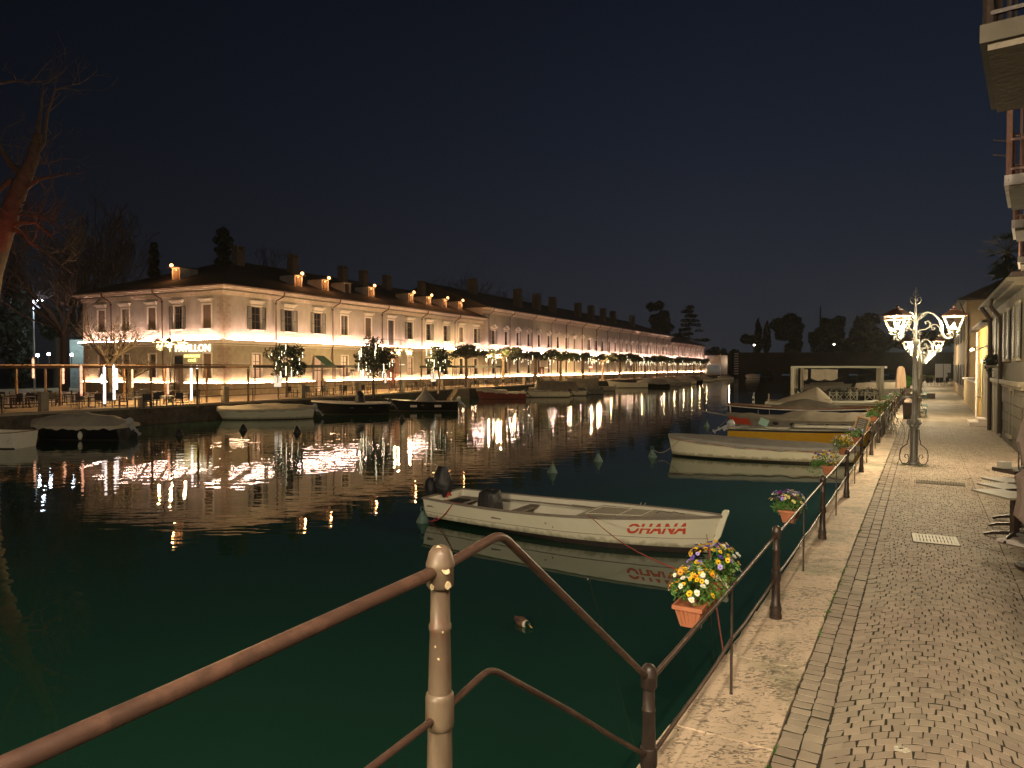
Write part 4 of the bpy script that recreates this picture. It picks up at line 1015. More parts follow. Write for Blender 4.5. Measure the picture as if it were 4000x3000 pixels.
# ================================================================== BOATS
class Hull:
    def __init__(s, L, B, F, bow=.45, stern=.10, sw=.82, rake=.35, double=False, chine=.80, pw=.8, boot=.06, rise=.0, full=.55):
        s.__dict__.update(locals()); s.Lw = L - rake
    def w(s, t):
        B, sw, f = s.B/2, s.sw, s.full
        if s.double and t < .45: return B * max(.0, math.sin(math.pi/2 * (t/.45)))**.65
        if t < f: return B * (1 if s.double else (sw + (1-sw)*math.sin(math.pi/2*min(1, t/(f*.8)))))
        return B * max(0.0, math.cos((t-f)/(1-f)*math.pi/2))**s.pw
    def zs(s, t): return s.F * (1 + s.bow*max(0, t-.15)**2/.72 + s.stern*(1-t)**2)
    def x(s, t, z):
        return -s.L/2 + t*s.Lw + s.rake*t**4*max(-.3, z/s.zs(t)) - (0 if not s.double else (1-t)**6*.12*z/s.F)
    def P(s, t, side, q, off=0):
        "q: 1 at the gunwale, 0 at the waterline; off outward"
        w = s.w(t); z = s.boot + (s.zs(t)-s.boot)*q; yy = w*(s.chine + (1-s.chine)*q**.8)
        return Vector((s.x(t, z), side*(yy+off), z))
    def section(s, t):
        w = s.w(t); zs = s.zs(t); up = 0 if not s.rise else s.rise*(1-t)**2
        pts = [(w, zs), (w*(s.chine+(1-s.chine)*.62), s.boot+(zs-s.boot)*.55), (w*(s.chine+(1-s.chine)*.25), s.boot+(zs-s.boot)*.22), (w*s.chine, s.boot), (w*s.chine*.93, -.06+up), (w*.45, -.2+up), (0, -.28+up*.9)]
        return pts
    def build(s, o, mh, mb, mi, inner=True, n=22, name='hull'):
        b = MB(); rings = []
        for i in range(n+1):
            t = i/n; sec = s.section(t); full = [(-y, z) for y, z in sec] + [(y, z) for y, z in sec[::-1][1:]]
            rings.append([(s.x(t, z), y, z) for y, z in full])
        k = len(rings[0]); V = [p for r in rings for p in r]; F = []; Mi = []
        for i in range(n):
            for j in range(k-1):
                F.append((i*k+j, i*k+j+1, (i+1)*k+j+1, (i+1)*k+j)); Mi.append(0 if (j < 3 or j >= k-4) else 1)
        F.append(tuple(range(k))); Mi.append(0)
        b.v = V; b.f = F; b.m = Mi
        if inner:
            o_ = len(b.v); rr = []; fz = .12
            for i in range(n+1):
                t = min(max(i/n, .012), .985); w = max(.0, s.w(t)-.05); z = s.zs(t)
                sec = [(w, z-.004), (w*(s.chine+.12), z*.55+.05), (w*s.chine*.95, fz+.03), (w*.5, fz)]
                full = [(-y, zz) for y, zz in sec] + [(y, zz) for y, zz in sec[::-1]]
                rr.append([(s.x(t, zz), y, zz) for y, zz in full])
            kk = len(rr[0]); b.v += [p for r in rr for p in r]
            for i in range(n):
                for j in range(kk-1): b.f.append((o_+i*kk+j, o_+(i+1)*kk+j, o_+(i+1)*kk+j+1, o_+i*kk+j+1)); b.m.append(2)
            b.f.append(tuple(o_+j for j in range(kk))); b.m.append(2)
            for sd in (0, kk-1):
                for i in range(n):
                    a0 = i*k + (0 if sd == 0 else k-1); b.f.append((a0, a0+k, o_+(i+1)*kk+sd, o_+i*kk+sd)); b.m.append(0)
        return b.build(name, [mh, mb, mi], o)
    def gunwale(s, o, m, r=.03, h=.04, n=26, name='gunwale', off=.0, dz=.0):
        b = MB()
        for sd in (-1, 1):
            rings = []
            for i in range(n+1):
                t = min(i/n, .995); z = s.zs(t)+dz; y = s.w(t)+off; x = s.x(t, z)
                rings.append([(x, sd*(y+r), z-h*.6), (x, sd*(y+r), z+h*.4), (x, sd*max(0,y-r*1.4), z+h*.4), (x, sd*max(0,y-r*1.4), z-h*.6)])
            b.loft(rings)
        if not s.double:
            z = s.zs(0)+dz; x = s.x(0, z); b.bar((x, -s.w(0)-off-r, z-.1*h), (x, s.w(0)+off+r, z-.1*h), r*2, h)
        return b.build(name, m, o, False)
    def deck(s, o, t0, t1, m, dz=-.05, name='deck', crown=.03, n=10):
        b = MB(); rings = []
        for i in range(n+1):
            t = t0 + (t1-t0)*i/n; w = max(.005, s.w(t)-.04); z = s.zs(t)+dz
            rings.append([(s.x(t, z), y*w, z + crown*(1-y*y)) for y in (-1,-.6,-.2,.2,.6,1)])
        b.loft(rings, closed=False)
        p, q = rings[0][0], rings[0][-1]; b.add([p, q, (q[0], q[1]*.95, q[2]-.30), (p[0], p[1]*.95, p[2]-.30)], [(0,1,2,3)])
        return b.build(name, m, o, False)
    def cover(s, o, m, ridge, t0=0.0, t1=1.0, skirt=.12, seed=0, fold=.03, name='cover', n=40, peaks=None, wmul=1.05):
        "canvas over the boat; ridge(t) gives its height above the gunwale"
        b = MB(); rg = random.Random(seed); ns = 15; ph = [rg.uniform(0, 6) for _ in range(6)]; rings = []
        for i in range(n+1):
            t = t0 + (t1-t0)*i/n; tt = min(.997, max(.003, t)); w = s.w(tt)*wmul + .02; z0 = s.zs(tt); ring = []
            for j in range(ns):
                y = -1 + 2*j/(ns-1)
                if abs(y) > .99:
                    z = z0 - skirt*(1+.25*math.sin(t*31+ph[0])+.25*math.sin(t*57+ph[1])); yy = math.copysign(w+.012, y)
                else:
                    yy = y/.86*w if abs(y) < .86 else math.copysign(w, y); q = min(1, abs(yy)/w)
                    h = ridge(t)*(1-q**1.5)
                    z = z0 + .03 + h + fold*(math.sin(t*23+ph[2]+y*2.5)*.5+math.sin(t*47+ph[3]-y*3)*.35+math.sin(t*11+y*5+ph[4])*.4)*min(1, (1-q)*2.5+.1)
                ring.append((s.x(tt, z0) + (t-tt)*s.L, yy, z))
            rings.append(ring)
        b.loft(rings, closed=False)
        for k_ in (0, -1):
            r_ = rings[k_]; b.add(r_ + [(r_[0][0], 0, r_[0][2]-.02)], [tuple(range(len(r_)+1))])
        return b.build(name, m, o)
def cord(b, pts, r=.012, sag=0, n=10):
    for p, q in zip(pts, pts[1:]):
        p = Vector(p); q = Vector(q); b.tube([p.lerp(q, i/n) - Vector((0,0,sag*math.sin(math.pi*i/n))) for i in range(n+1)], r, 6)
def outboard(o, x, z, m, y=0, s=1.0, tilt=.0, bag=False):
    b = MB(); st = 0
    if bag:
        rings = []; rg = random.Random(int(x*10))
        for zz, rx, ry in ((-.36,.10,.09),(-.28,.19,.15),(-.12,.25,.20),(.06,.235,.19),(.22,.17,.14),(.36,.13,.10),(.38,.11,.085),(.375,.02,.02)):
            rings.append([(math.cos(a)*rx*(1+.16*math.sin(a*5+zz*9)), math.sin(a)*ry*(1+.16*math.cos(a*4-zz*7)), zz) for a in [6.283*i/20 for i in range(20)]])
        b.loft(rings)
        rings = []
        for zz, rr in ((-.55,.05),(-.35,.11),(-.15,.15),(.02,.13),(.08,.05)):
            rings.append([(-.36+math.cos(a)*rr*(1+.2*math.sin(a*4+zz*12)), math.sin(a)*rr*.9, zz) for a in [6.283*i/14 for i in range(14)]])
        b.loft(rings)
    else:
        rings = []
        for zz, rx, ry, ox in ((-.02,.13,.10,0),(.03,.20,.14,0),(.20,.22,.15,-.01),(.32,.17,.12,-.02),(.36,.08,.06,-.03)):
            rings.append([(ox+max(-1,min(1,math.cos(a)*1.25))*rx, max(-1,min(1,math.sin(a)*1.25))*ry, zz) for a in [6.283*i/16 for i in range(16)]])
        b.loft(rings); b.bar((-.02,0,0),(-.04,0,-.75),.13,.07); b.bar((.1,0,-.05),(.1,0,-.35),.06,.16); b.box(-.16,.05,-.09,.09,-.52,-.49)
        b.ball((-.05,0,-.80), .06, 8, 6, sx=2.2); b.tube([(.15,0,.06),(.55,0,.12)], .022, 6)
    b.xf(Matrix.Translation((x, y, z)) @ Matrix.Rotation(tilt, 4, 'Y') @ Matrix.Scale(s, 4))
    return b.build('outboard_motor', m, o)
AX = math.atan2(P1.y, P1.x)                                          # bows towards the cobbled quay
# ---------------------------------------------------------------- the named boat
S_ = G(1663, 1945, .62); N_ = G(2832, 2012, .86); S_.z = N_.z = 0
d_ = (N_ - S_).normalized(); S2 = S_ + Vector((-d_.y, d_.x, 0)) * .80; d_ = (N_ - S2).normalized(); LB = (N_ - S2).length
H = Hull(LB, 2.0, .56, bow=.50, stern=.10, sw=.80, rake=.42, chine=.86, pw=.72, boot=.12, rise=.28, full=.50)
bx, by = ((S2 + N_)/2).xy; axo = math.atan2(d_.y, d_.x)
o = thing('motor_boat', 'cream open motor boat with red bow lettering and a black bag over its engine', 'boat', (bx, by, 0), axo)
H.build(o, M['cream'], M['antifoul'], M['white'])
H.gunwale(o, M['oldwood'], .024, .05)
dk = H.deck(o, .60, .985, M['deckgrey'], -.06)
b = MB()
for t0, t1, w in ((.625,.80,.50),):
    z = lambda t: H.zs(t)-.005; xs = [H.x(t, 0.5) for t in (t0, t1)]
    for y in (-1, 1): b.bar((xs[0], y*.48, z(t0)), (xs[1], y*.36, z(t1)), .012, .012)
    b.bar((xs[0], -.48, z(t0)), (xs[0], .48, z(t0)), .012, .012); b.bar((xs[1], -.36, z(t1)), (xs[1], .36, z(t1)), .012, .012); b.bar(((xs[0]+xs[1])/2+.1, -.44, z(.7)), ((xs[0]+xs[1])/2+.1, .44, z(.7)), .012, .012)
b.build('hatch', M['white'], dk, False)
b = MB(); x = H.x(.33,.4); b.box(x-.14, x+.14, -H.w(.33)+.05, H.w(.33)-.05, .36, .40); b.box(x-.02, x+.02, .25, H.w(.33)-.1, .10, .36); b.build('thwart', M['oldwood'], o, False)
b = MB(); x = H.x(.06,.4); b.box(x-.30, x+.32, -H.w(.06)+.05, H.w(.06)-.05, .40, .44); b.build('stern_deck', M['oldwood'], o, False)
b = MB(); b.box(x-.1, x+.30, -.1, .3, .445, .47); b.build('hatch', M['dark'], o, False)
b = MB()
for y in (-.25,-.09,.07): b.box(H.x(.50,.3), H.x(.60,.3), y, y+.13, .26+.02*(y>0), .30+.02*(y>0))
b.build('floor_boards', M['wood'], o, False)
b = MB(); t = .995; xx = H.x(1, H.zs(1)); rings = []
for z, a, c in ((.02,-.46,-.34),(.4,-.20,-.08),(H.zs(1)-.02,-.09,.05),(H.zs(1)+.05,-.06,.08),(H.zs(1)+.10,-.045,.085),(H.zs(1)+.13,-.01,.06)):
    rings.append([(xx+a,-.035,z),(xx+c,-.035,z),(xx+c,.035,z),(xx+a,.035,z)])
b.loft(rings); b.build('stem_post', M['cream'], o)
tx = text_mb('OHANA', 1, .004, .035, 0, .18, 1.05); xs = [p[0] for p in tx.v]; x0, x1 = min(xs), max(xs); zmin = min(p[1] for p in tx.v); zmax = max(p[1] for p in tx.v)
# lettering is cut by a pale line; cut the mesh into two bands
def letters(lo, hi, name):
    import bmesh
    me = tx.mesh('t', M['letter'], False); bm = bmesh.new(); bm.from_mesh(me)
    for zc, nrm in ((lo, (0,-1,0)), (hi, (0,1,0))):
        bmesh.ops.remove_doubles(bm, verts=bm.verts[:], dist=1e-5); bmesh.ops.bisect_plane(bm, geom=bm.verts[:]+bm.edges[:]+bm.faces[:], plane_co=(0, zmin+(zmax-zmin)*zc, 0), plane_no=nrm, clear_outer=True)
    bmesh.ops.triangulate(bm, faces=bm.faces[:])
    for k in range(6): bmesh.ops.subdivide_edges(bm, edges=[e for e in bm.edges if e.calc_length() > .14], cuts=1) if k < 2 else None
    for v in bm.verts:
        X, Y, Z_ = v.co; f = (X-x0)/(x1-x0); t = .775 + .155*f; q = .42 + .38*(Y-zmin)/(zmax-zmin) + .03*f
        v.co = H.P(t, -1, q, .006 + Z_*.6)
    bm.to_mesh(me); bm.free(); me.update(); ob = bpy.data.objects.new(name, me); COL.objects.link(ob); ob.parent = o
letters(-.1, .52, 'boat_name'); letters(.68, 1.1, 'boat_name')
b = MB()
for k_ in range(3): b.tube([(H.x(.42,.3)+.15*math.cos(a)*(1-.12*k_), .3+.15*math.sin(a)*(1-.12*k_), .16+.022*k_) for a in [6.283*i/14 for i in range(15)]], .012, 5)
b.build('rope_coil', M['rope'], o)
b = MB(); b.lathe([(.09,.14),(.12,.40),(.125,.41),(.11,.41),(.085,.17)], 12, (H.x(.36,.3)+.05,-.35,0)); b.build('bucket', M['navy'], o)
b = MB(); b.tube([(H.x(.12,.4),.62,.50),(H.x(.58,.4),.60,.56)], .022, 6); b.box(H.x(.50,.4), H.x(.58,.4)+.1, .53, .67, .55, .57); b.build('oar', M['oldwood'], o)
b = MB()
for q_ in (.30,):
    for sd in (-1, 1):
        rr_ = [H.P(min(.99,i/26), sd, q_, .004) for i in range(27)]; b.tube(rr_, .006, 4, cap=False)
b.build('plank_seam', M['oldwood'], o)
b = MB(); b.tube([H.P(.45,-1,.95,.012), H.P(.45,-1,.95,.012)+Vector((0,.02,-.02))], .014, 6); b.tube([H.P(.52,-1,.6,.006), H.P(.52,-1,.6,.02)], .018, 8); b.tube([H.P(.545,-1,.45,.006), H.P(.545,-1,.45,.02)], .018, 8); b.build('bolt', M['metal'], o)
outboard(o, H.x(0,.6)+.02, .92, M['bag'], 0, 1.12, 0, True)
b = MB(); rings = []; rg = random.Random(3)                         # bagged steering console
for z, s_ in ((.14,.27),(.35,.27),(.62,.26),(.80,.235),(.86,.15)):
    rings.append([(H.x(.215,.4)+max(-1,min(1,math.cos(a)*1.3))*s_*(1+.06*math.sin(a*6+z*9)), .02+max(-1,min(1,math.sin(a)*1.3))*s_*.85*(1+.07*math.cos(a*5-z*8)), z+.03*math.sin(a*3)) for a in [6.283*i/24 for i in range(24)]])
b.loft(rings); b.build('covered_console', M['bag'], o)
b = MB()
for t, sd in ((.73,1),(.745,1)): p = H.P(t, sd, 1); b.tube([p, p+Vector((.01,0,.05)), p+Vector((.03,0,.075))], .008, 5)
p = H.P(.66,-1,1); b.tube([p-Vector((.06,0,-.05)), p+Vector((.06,0,.05))], .01, 5); b.tube([p, p+Vector((0,0,.05))], .012, 5)
b.build('cleat', M['metal'], o)
b = MB(); p = H.P(.86, 1, 1)
cord(b, [(H.x(.90,.7),.02,H.zs(.9)), (H.x(.87,.7),.0,H.zs(.87)+.05), (H.x(.86,.7),.06,H.zs(.86)), (H.x(.83,.7),.05,H.zs(.83)+.05), (H.x(.82,.7),.0,H.zs(.82)-.01)], .006)
b.build('loose_cord', M['bag'], o)
MO = Matrix.Translation((bx, by, 0)) @ Matrix.Rotation(axo, 4, 'Z')
b = MB(); st = MO @ Vector((H.x(1,.3)-.12, 0, .42)); ring = prom(-.9, KOUT-.03, .75)
q1 = st.lerp(ring, .12); cord(b, [st, q1], .006); b.tube([q1, st.lerp(ring,.16), st.lerp(ring,.34)], [.02,.034,.02], 8); cord(b, [st.lerp(ring,.34), ring], .010, .05); b.tube([ring+Vector((-.06,0,.02)), ring+Vector((0,-.05,.04)), ring+Vector((.05,0,0)), ring+Vector((0,.05,-.02))], .016, 6)
tag(b.build('bow_rope', M['red'], None), 'red mooring rope with a thick spliced shackle from the cream boat bow to the quay', 'rope')
b = MB(); c = MO @ (H.P(.655,-1,1)+Vector((0,.1,.04))); e = prom(-2.1, -.01, QZ+.90); cord(b, [c, e], .008, .16)
tag(b.build('side_rope', M['red'], None), 'thin red rope slanting from the cream boat deck cleat down behind the pansies', 'rope')
b = MB(); sb = MO @ Vector((H.x(.0,.5)-.05, -H.w(0)*.9, .02)); g1 = MO @ (H.P(.10,-1,1)+Vector((0,.05,.03))); g2 = MO @ (H.P(.15,-1,1)+Vector((0,0,.02)))
cord(b, [sb+Vector((.25,-.1,-.0)), g1], .012, .10); cord(b, [sb+Vector((.1,-.1,0)), g2], .012, .17); cord(b, [g1, g2], .012, .02); cord(b, [g2, MO @ H.P(.22,-1,1.02)], .010)
b.tube([g1+Vector((.05,.1,.05)), g1+Vector((.1,.15,.15)), g1+Vector((.16,.16,.08))], [.03,.05,.03], 7)
tag(b.build('stern_rope', M['red'], None), 'dark red rope looped over the stern corner of the cream boat', 'rope')
# ---------------------------------------------------------------- moored boats on the near side
def place(u, v, Y=None): return G(u, v, 0)
def at_prom(s, w): p = prom(s, w, 0); return p
# pale covered rowing boat
a_ = G(2655, 1790, 0); c_ = G(3255, 1820, 0); cen = (a_+c_)/2 + Vector((.6,.7,0)); rz = math.atan2((c_-a_).y, (c_-a_).x)
H2 = Hull(7.6, 1.9, .60, bow=.12, stern=.55, sw=.35, rake=.35, chine=.80, pw=.6, boot=.08, double=True, rise=.22)
o = thing('rowing_boat', 'long pale rowing boat under a grey laced cover beyond the named boat', 'boat', cen, rz)
H2.build(o, M['cream'], M['antifoul'], M['white'], inner=False); H2.cover(o, M['tarpg'], lambda t: .16*math.sin(math.pi*min(1,max(0,t)))**.5+.03, skirt=.10, seed=3, fold=.018, name='cover', t0=.0)
b = MB(); rr = []
for i in range(31): p = H2.P(min(.995,max(.02,i/30)), -1, 1, .045); rr.append(p - Vector((0,0,.13)))
b.tube(rr, .009, 5)
for t in (.12,.28,.44,.60,.76,.9): p = H2.P(t,-1,1,.05); b.tube([p-Vector((.03,0,.08)), p-Vector((0,.01,.16)), p-Vector((-.03,0,.09))], .007, 4)
b.build('lacing', M['red'], o)
M2 = Matrix.Translation(cen) @ Matrix.Rotation(rz, 4, 'Z')
b = MB(); bu = G(2548, 1785, 0); cord(b, [bu+Vector((0,0,.32)), M2 @ Vector((-3.8,-.3,.40))], .012, .18); cord(b, [M2 @ Vector((-3.8,-.3,.40)), M2 @ Vector((-3.4,-.5,.75))], .010)
tag(b.build('buoy_line', M['rope'], None), 'pale line drooping from a buoy to the stern of the laced rowing boat', 'rope')
# yellow boat
c = G(3090, 1742, 0); c.y += .6
H3 = Hull(6.8, 2.0, .74, bow=.10, stern=.0, sw=.95, rake=.3, chine=.9, pw=.5, boot=.05)
o = thing('motor_boat', 'bright yellow motor boat with a white deck and a mint coloured box aboard', 'boat', (c.x+.6, c.y, 0), AX + R(9))
H3.build(o, M['yellow'], M['antifoul'], M['white'], inner=False); H3.gunwale(o, M['black'], .03, .05, dz=-.02); H3.deck(o, .0, .99, M['white'], .04, crown=.07)
b = MB(); b.box(-.2, 2.6, -.55, .55, .93, 1.0); b.build('hatch', M['white'], o, False)
b = MB()
for y in (-.62, .62): b.tube([(-.3,y,.9),(-.2,y,1.05),(2.4,y*.9,1.10),(2.6,y*.8,.95)], .015, 5); b.tube([(1.2,y*.95,.9),(1.3,y*.95,1.08)], .015, 5)
b.build('deck_rail', M['metal'], o)
b = MB(); b.box(-1.9,-1.45,-.25,.25,.95,1.28); b.xf(Matrix.Translation((-1.7,0,1.1)) @ Matrix.Rotation(R(22),4,'Y') @ Matrix.Translation((1.7,0,-1.1))); b.build('box', M['mint'], o, False)
outboard(o, -3.45, .90, M['engwhite'], 0, 1.0, R(60))
b = MB(); cord(b, [(-3.3,-.9,.9),(-2.6,-.5,1.0),(-2.0,-.9,.92),(-.4,-1.1,.85)], .02, .05); b.build('mooring_line', M['rope'], o)
# big boat under a brown tarpaulin
c = G(3110, 1705, 0)
H4 = Hull(8.4, 2.5, .85, bow=.35, stern=.30, sw=.9, rake=.7, chine=.85, pw=.6, boot=.06)
o = thing('sail_boat', 'boat under a large brown pleated tarpaulin, red paint at its tip, beyond the yellow boat', 'boat', (c.x+.3, c.y, 0), AX + math.pi + R(2))
H4.build(o, M['greyhull'], M['antifoul'], M['white'], inner=False)
def rd(t): return .12 + .42*math.exp(-((t-.48)/.16)**2) + .30*math.exp(-((t-.16)/.18)**2)
H4.cover(o, M['tarp'], rd, skirt=.10, seed=8, fold=.06, n=70)
b = MB(); rings = []
for t in (.86,.92,.97,.995): rings.append([tuple(H4.P(t,1,q,.012)) for q in (.55,.75,.95)])
b.loft(rings, closed=False); rings = [[tuple(H4.P(t,-1,q,.012)) for q in (.55,.75,.95)] for t in (.86,.92,.97,.995)]; b.loft(rings, closed=False); b.build('painted_tip', M['letter'], o)
b = MB(); b.tube([(4.0,0,1.05),(5.6,0,1.30)], [.05,.03], 7); b.ball((5.62,0,1.31),.05,6,4); b.build('bowsprit', M['rope'], o)
b = MB(); cord(b, [(4.1,.1,.9),(5.0,.8,.02)], .012, .05); b.build('anchor_line', M['rope'], o)
b = MB()
for t in (.25,.36,.47,.58,.69): 
    for sd in (-1,1): p = H4.P(t,sd,.80,.08); b = MB(); b.ball(p, .10, 8, 6, sx=1.6); b.build('fender', M['bag'], o)
# dark blue boat
c = G(3135, 1650, 0)
H5 = Hull(10.2, 2.7, .95, bow=.30, stern=.30, sw=.7, rake=.6, chine=.85, pw=.6, boot=.06, double=True)
o = thing('wooden_boat', 'large dark blue wooden boat with a varnished rail and a cream tarpaulin amidships', 'boat', (c.x+.2, c.y+.5, 0), AX + R(8))
H5.build(o, M['navy'], M['antifoul'], M['white'], inner=True); H5.gunwale(o, M['wood'], .05, .09); H5.gunwale(o, M['whitestone'], .045, .07, name='white_strake', dz=-.13)
H5.deck(o, .80, .99, M['wood'], -.03); H5.cover(o, M['tarp'], lambda t: .55*math.sin(math.pi*max(0,min(1,(t-.32)/.45))), .32, .77, .02, 4, .05, wmul=.92)
b = MB(); b.box(-3.9,-1.2,-.62,.62,.35,1.02); b.build('engine_cover', M['white'], o, False)
b = MB()
for sd in (-1,1):
    for t in (.45,.5,.55,.6,.65,.7): p = H5.P(t,sd,.93,.05); b.box(p.x-.02,p.x+.02,p.y-.02,p.y+.02,p.z-.05,p.z+.05)
b.build('rail_block', M['wood'], o, False)
b = MB(); b.add([(4.25+.14*math.cos(a), -H5.w(.9)*.93-.03+.02*math.cos(a), .80+.07*math.sin(a)) for a in [6.283*i/10 for i in range(10)]], [tuple(range(10))]); b.build('number_plate', M['white'], o, False)
b = MB()
for t in (.22,.30): p = H5.P(t,-1,.5,.12); b = MB(); b.ball((p.x,p.y,.30), .12, 8, 6, sz=2.2); b.tube([(p.x,p.y,.5),(p.x,p.y+.12,1.0)], .01, 4); b.build('fender', M['white'], o)
# white boat with a peaked canvas, behind
c = G(3215, 1625, 0)
H6 = Hull(9.2, 2.6, .95, bow=.25, stern=.05, sw=.85, rake=.6, chine=.88, pw=.6, boot=.06)
o = thing('cabin_boat', 'white boat with a tall peaked cream canvas, behind the dark blue wooden boat', 'boat', (c.x+.6, c.y+1.2, 0), AX + R(8))
H6.build(o, M['cream'], M['antifoul'], M['white'], inner=False); H6.deck(o, .40, .99, M['white'], .03, crown=.12); H6.gunwale(o, M['black'], .03, .04, dz=-.16)
H6.cover(o, M['tarpb'], lambda t: max(.05, 1.35 - abs(t-.47)*(9 if t > .47 else 3.4)), .05, .60, .05, 4, .04, wmul=.8)
b = MB(); b.tube([(-4.3,-.9,.9),(-4.3,-.9,1.75)], .06, 6); b.build('stern_post', M['tarpb'], o)
b = MB(); b.tube([(-.5,-.8,1.1),(0,-.8,1.35),(1.8,-.6,1.30),(3.6,-.3,1.2)], .02, 5); b.tube([(-.5,.8,1.1),(0,.8,1.35),(1.8,.6,1.30),(3.6,.3,1.2)], .02, 5); b.build('deck_rail', M['metal'], o)
# boats by the white terrace
for u, v, lab, L_, m, cv, hgt in ((3440, 1548, 'boat with a flat beige awning beyond the white terrace', 8, 'white', 'tarpb', .9), (3475, 1520, 'pale boat with a green striped deck line behind the beige awning boat', 8, 'cream', 'tarpg', .6),
        (3235, 1530, 'dark canopy boat behind the white terrace railing', 7, 'greyhull', 'tarp', .5)):
    c = G(u, v, 0); Hh = Hull(L_, 2.6, .95, bow=.3, stern=.1, sw=.9, rake=.6, pw=.6); o = thing('cabin_boat', lab, 'boat', c, AX)
    Hh.build(o, M[m], M['antifoul'], M['white'], inner=False); Hh.cover(o, M[cv], lambda t, h=hgt: h*(.75+.25*math.sin(math.pi*t)) if .12 < t < .85 else .12, skirt=.05, seed=int(u), n=30)
# ---------------------------------------------------------------- boats along the far quay
FQ = 'boats moored along the far quay'
def far_boat(name, label, x, y, rot, L_, B_, F_, mh, cv=None, ridge=.35, motor=None, **kw):
    Hh = Hull(L_, B_, F_, **{**dict(bow=.35, stern=.08, sw=.85, rake=.45, pw=.65, boot=.05), **kw}); o = thing(name, label, 'boat', (x, y, 0), R(rot), FQ)
    Hh.build(o, M[mh], M['antifoul'], M['white'], inner=cv is None)
    if cv is None or kw.get('g'): pass
    if cv: Hh.cover(o, M[cv], ridge if callable(ridge) else (lambda t: ridge*(.3+.7*math.sin(math.pi*max(0,min(1,t))))), skirt=.14, seed=int(x*7) % 91, fold=.04, n=34)
    else:
        Hh.gunwale(o, M['wood'], .03, .04); Hh.deck(o, .68, .985, M['deckgrey'], -.04)
        b = MB()
        for t in (.25,.5): xx = Hh.x(t,.3); b.box(xx-.13,xx+.13,-Hh.w(t)+.06,Hh.w(t)-.06,F_*.62,F_*.62+.04)
        b.build('thwart', M['oldwood'], o, False)
    if motor: outboard(o, Hh.x(0,.5)-.15, F_+.12, M[motor], 0, .95, R(38))
    return o, Hh
far_boat('rowing_boat', 'white stern of a boat cut off by the picture edge beside the dark covered boat', -26.4, 35.0, 5, 4.6, 1.9, .75, 'white', sw=.9, rake=.2)[0].rotation_euler = (0,0,R(175))
o, Hh = far_boat('motor_boat', 'dark hulled motor boat under a pale domed cover, below the row of light tubes', -24.1, 39.2, 176, 5.6, 2.3, .72, 'black', 'tarpb', lambda t: .66*math.sin(math.pi*max(0,min(1,t*.95+.02)))**.55, 'engwhite', pw=.5, bow=.12, sw=.9)
b = MB()
for t in (.38,): 
    for sd in (-1, 1): p = Hh.P(t,sd,.4,.14); b = MB(); b.ball((p.x,p.y,.28), .12, 8, 6, sz=2.0); b.build('fender', M['white'], o)
o, Hh = far_boat('rowing_boat', 'white wooden rowing boat under a cream canvas, moored below the word sign', -18.9, 53.9, 194, 7.0, 2.1, .70, 'cream', 'tarpb', .42, 'engwhite', double=True, bow=.2, stern=.25)
b = MB(); p = Hh.P(.5,1,.5,.08); b.tube([p, p+Vector((.5,.15,-.05))], [.06,.05], 7); b.build('fender', M['white'], o)
o, Hh = far_boat('motor_boat', 'black motor boat with a broad pale gunwale and a covered console', -13.9, 60.5, 187, 6.6, 2.3, .85, 'black', None, motor='engine', bow=.3)
Hh.gunwale(o, M['whitestone'], .16, .12, name='pale_gunwale', dz=.03)
b = MB(); b.lathe([(.5,.55),(.45,1.1),(.32,1.75),(.12,1.95),(.02,2.0)], 12, (-.8,0,0)); b.build('covered_console', M['bag'], o)
b = MB()
for sd in (-1,1): b.tube([(.6,sd*.9,1.0),(.9,sd*.88,1.35),(2.9,sd*.3,1.5)], .018, 5)
b.build('bow_rail', M['metal'], o)
o, Hh = far_boat('motor_boat', 'dark boat with a small grey peaked tent and varnished rim below the stone steps', -8.4, 65.0, 183, 6.8, 2.2, .80, 'black', None, motor='engwhite', bow=.35)
b = MB(); b.lathe([(1.1,.75),(.75,1.15),(.35,1.6),(.05,1.95)], 10, (-.4,0,0)); b.build('tent', M['tarpg'], o)
b = MB()
for x in (-1.6,.6): MB().box(x-.3,x+.3,1.08,1.13,.35,.55).build('fender', M['whitestone'], o)
far_boat('rowing_boat', 'dull red boat with a cream cover on its bow half', -1.4, 88.6, 186, 6.2, 1.9, .78, 'redhull', 'tarpb', lambda t: .30 if t > .4 else .08, bow=.5, motor='engine')
far_boat('motor_boat', 'low white boat with a raised motor beside the dull red boat', 4.4, 93.5, 184, 6.4, 2.0, .70, 'cream', None, motor='engine')
far_boat('motor_boat', 'white boat carrying a long sagging brown canopy', 6.3, 98.5, 186, 8.0, 2.3, .75, 'cream', 'tarp', lambda t: 1.25 if .15 < t < .9 else .2, motor='engwhite')
far_boat('motor_boat', 'boat under a boxy brown canopy alongside the sagging canopy boat', 10.0, 104.0, 186, 6.8, 2.3, .75, 'greyhull', 'tarp', lambda t: 1.5 if .1 < t < .85 else .2)
far_boat('rowing_boat', 'open grey boat, motor tilted up, between the canopy boats and long white boat', 14.1, 119, 186, 6.6, 2.0, .70, 'greyhull', None, motor='engwhite')
far_boat('motor_boat', 'long plain white boat moored broadside on the far quay', 22.4, 137, 184, 7.8, 2.2, .95, 'cream', None, bow=.45)
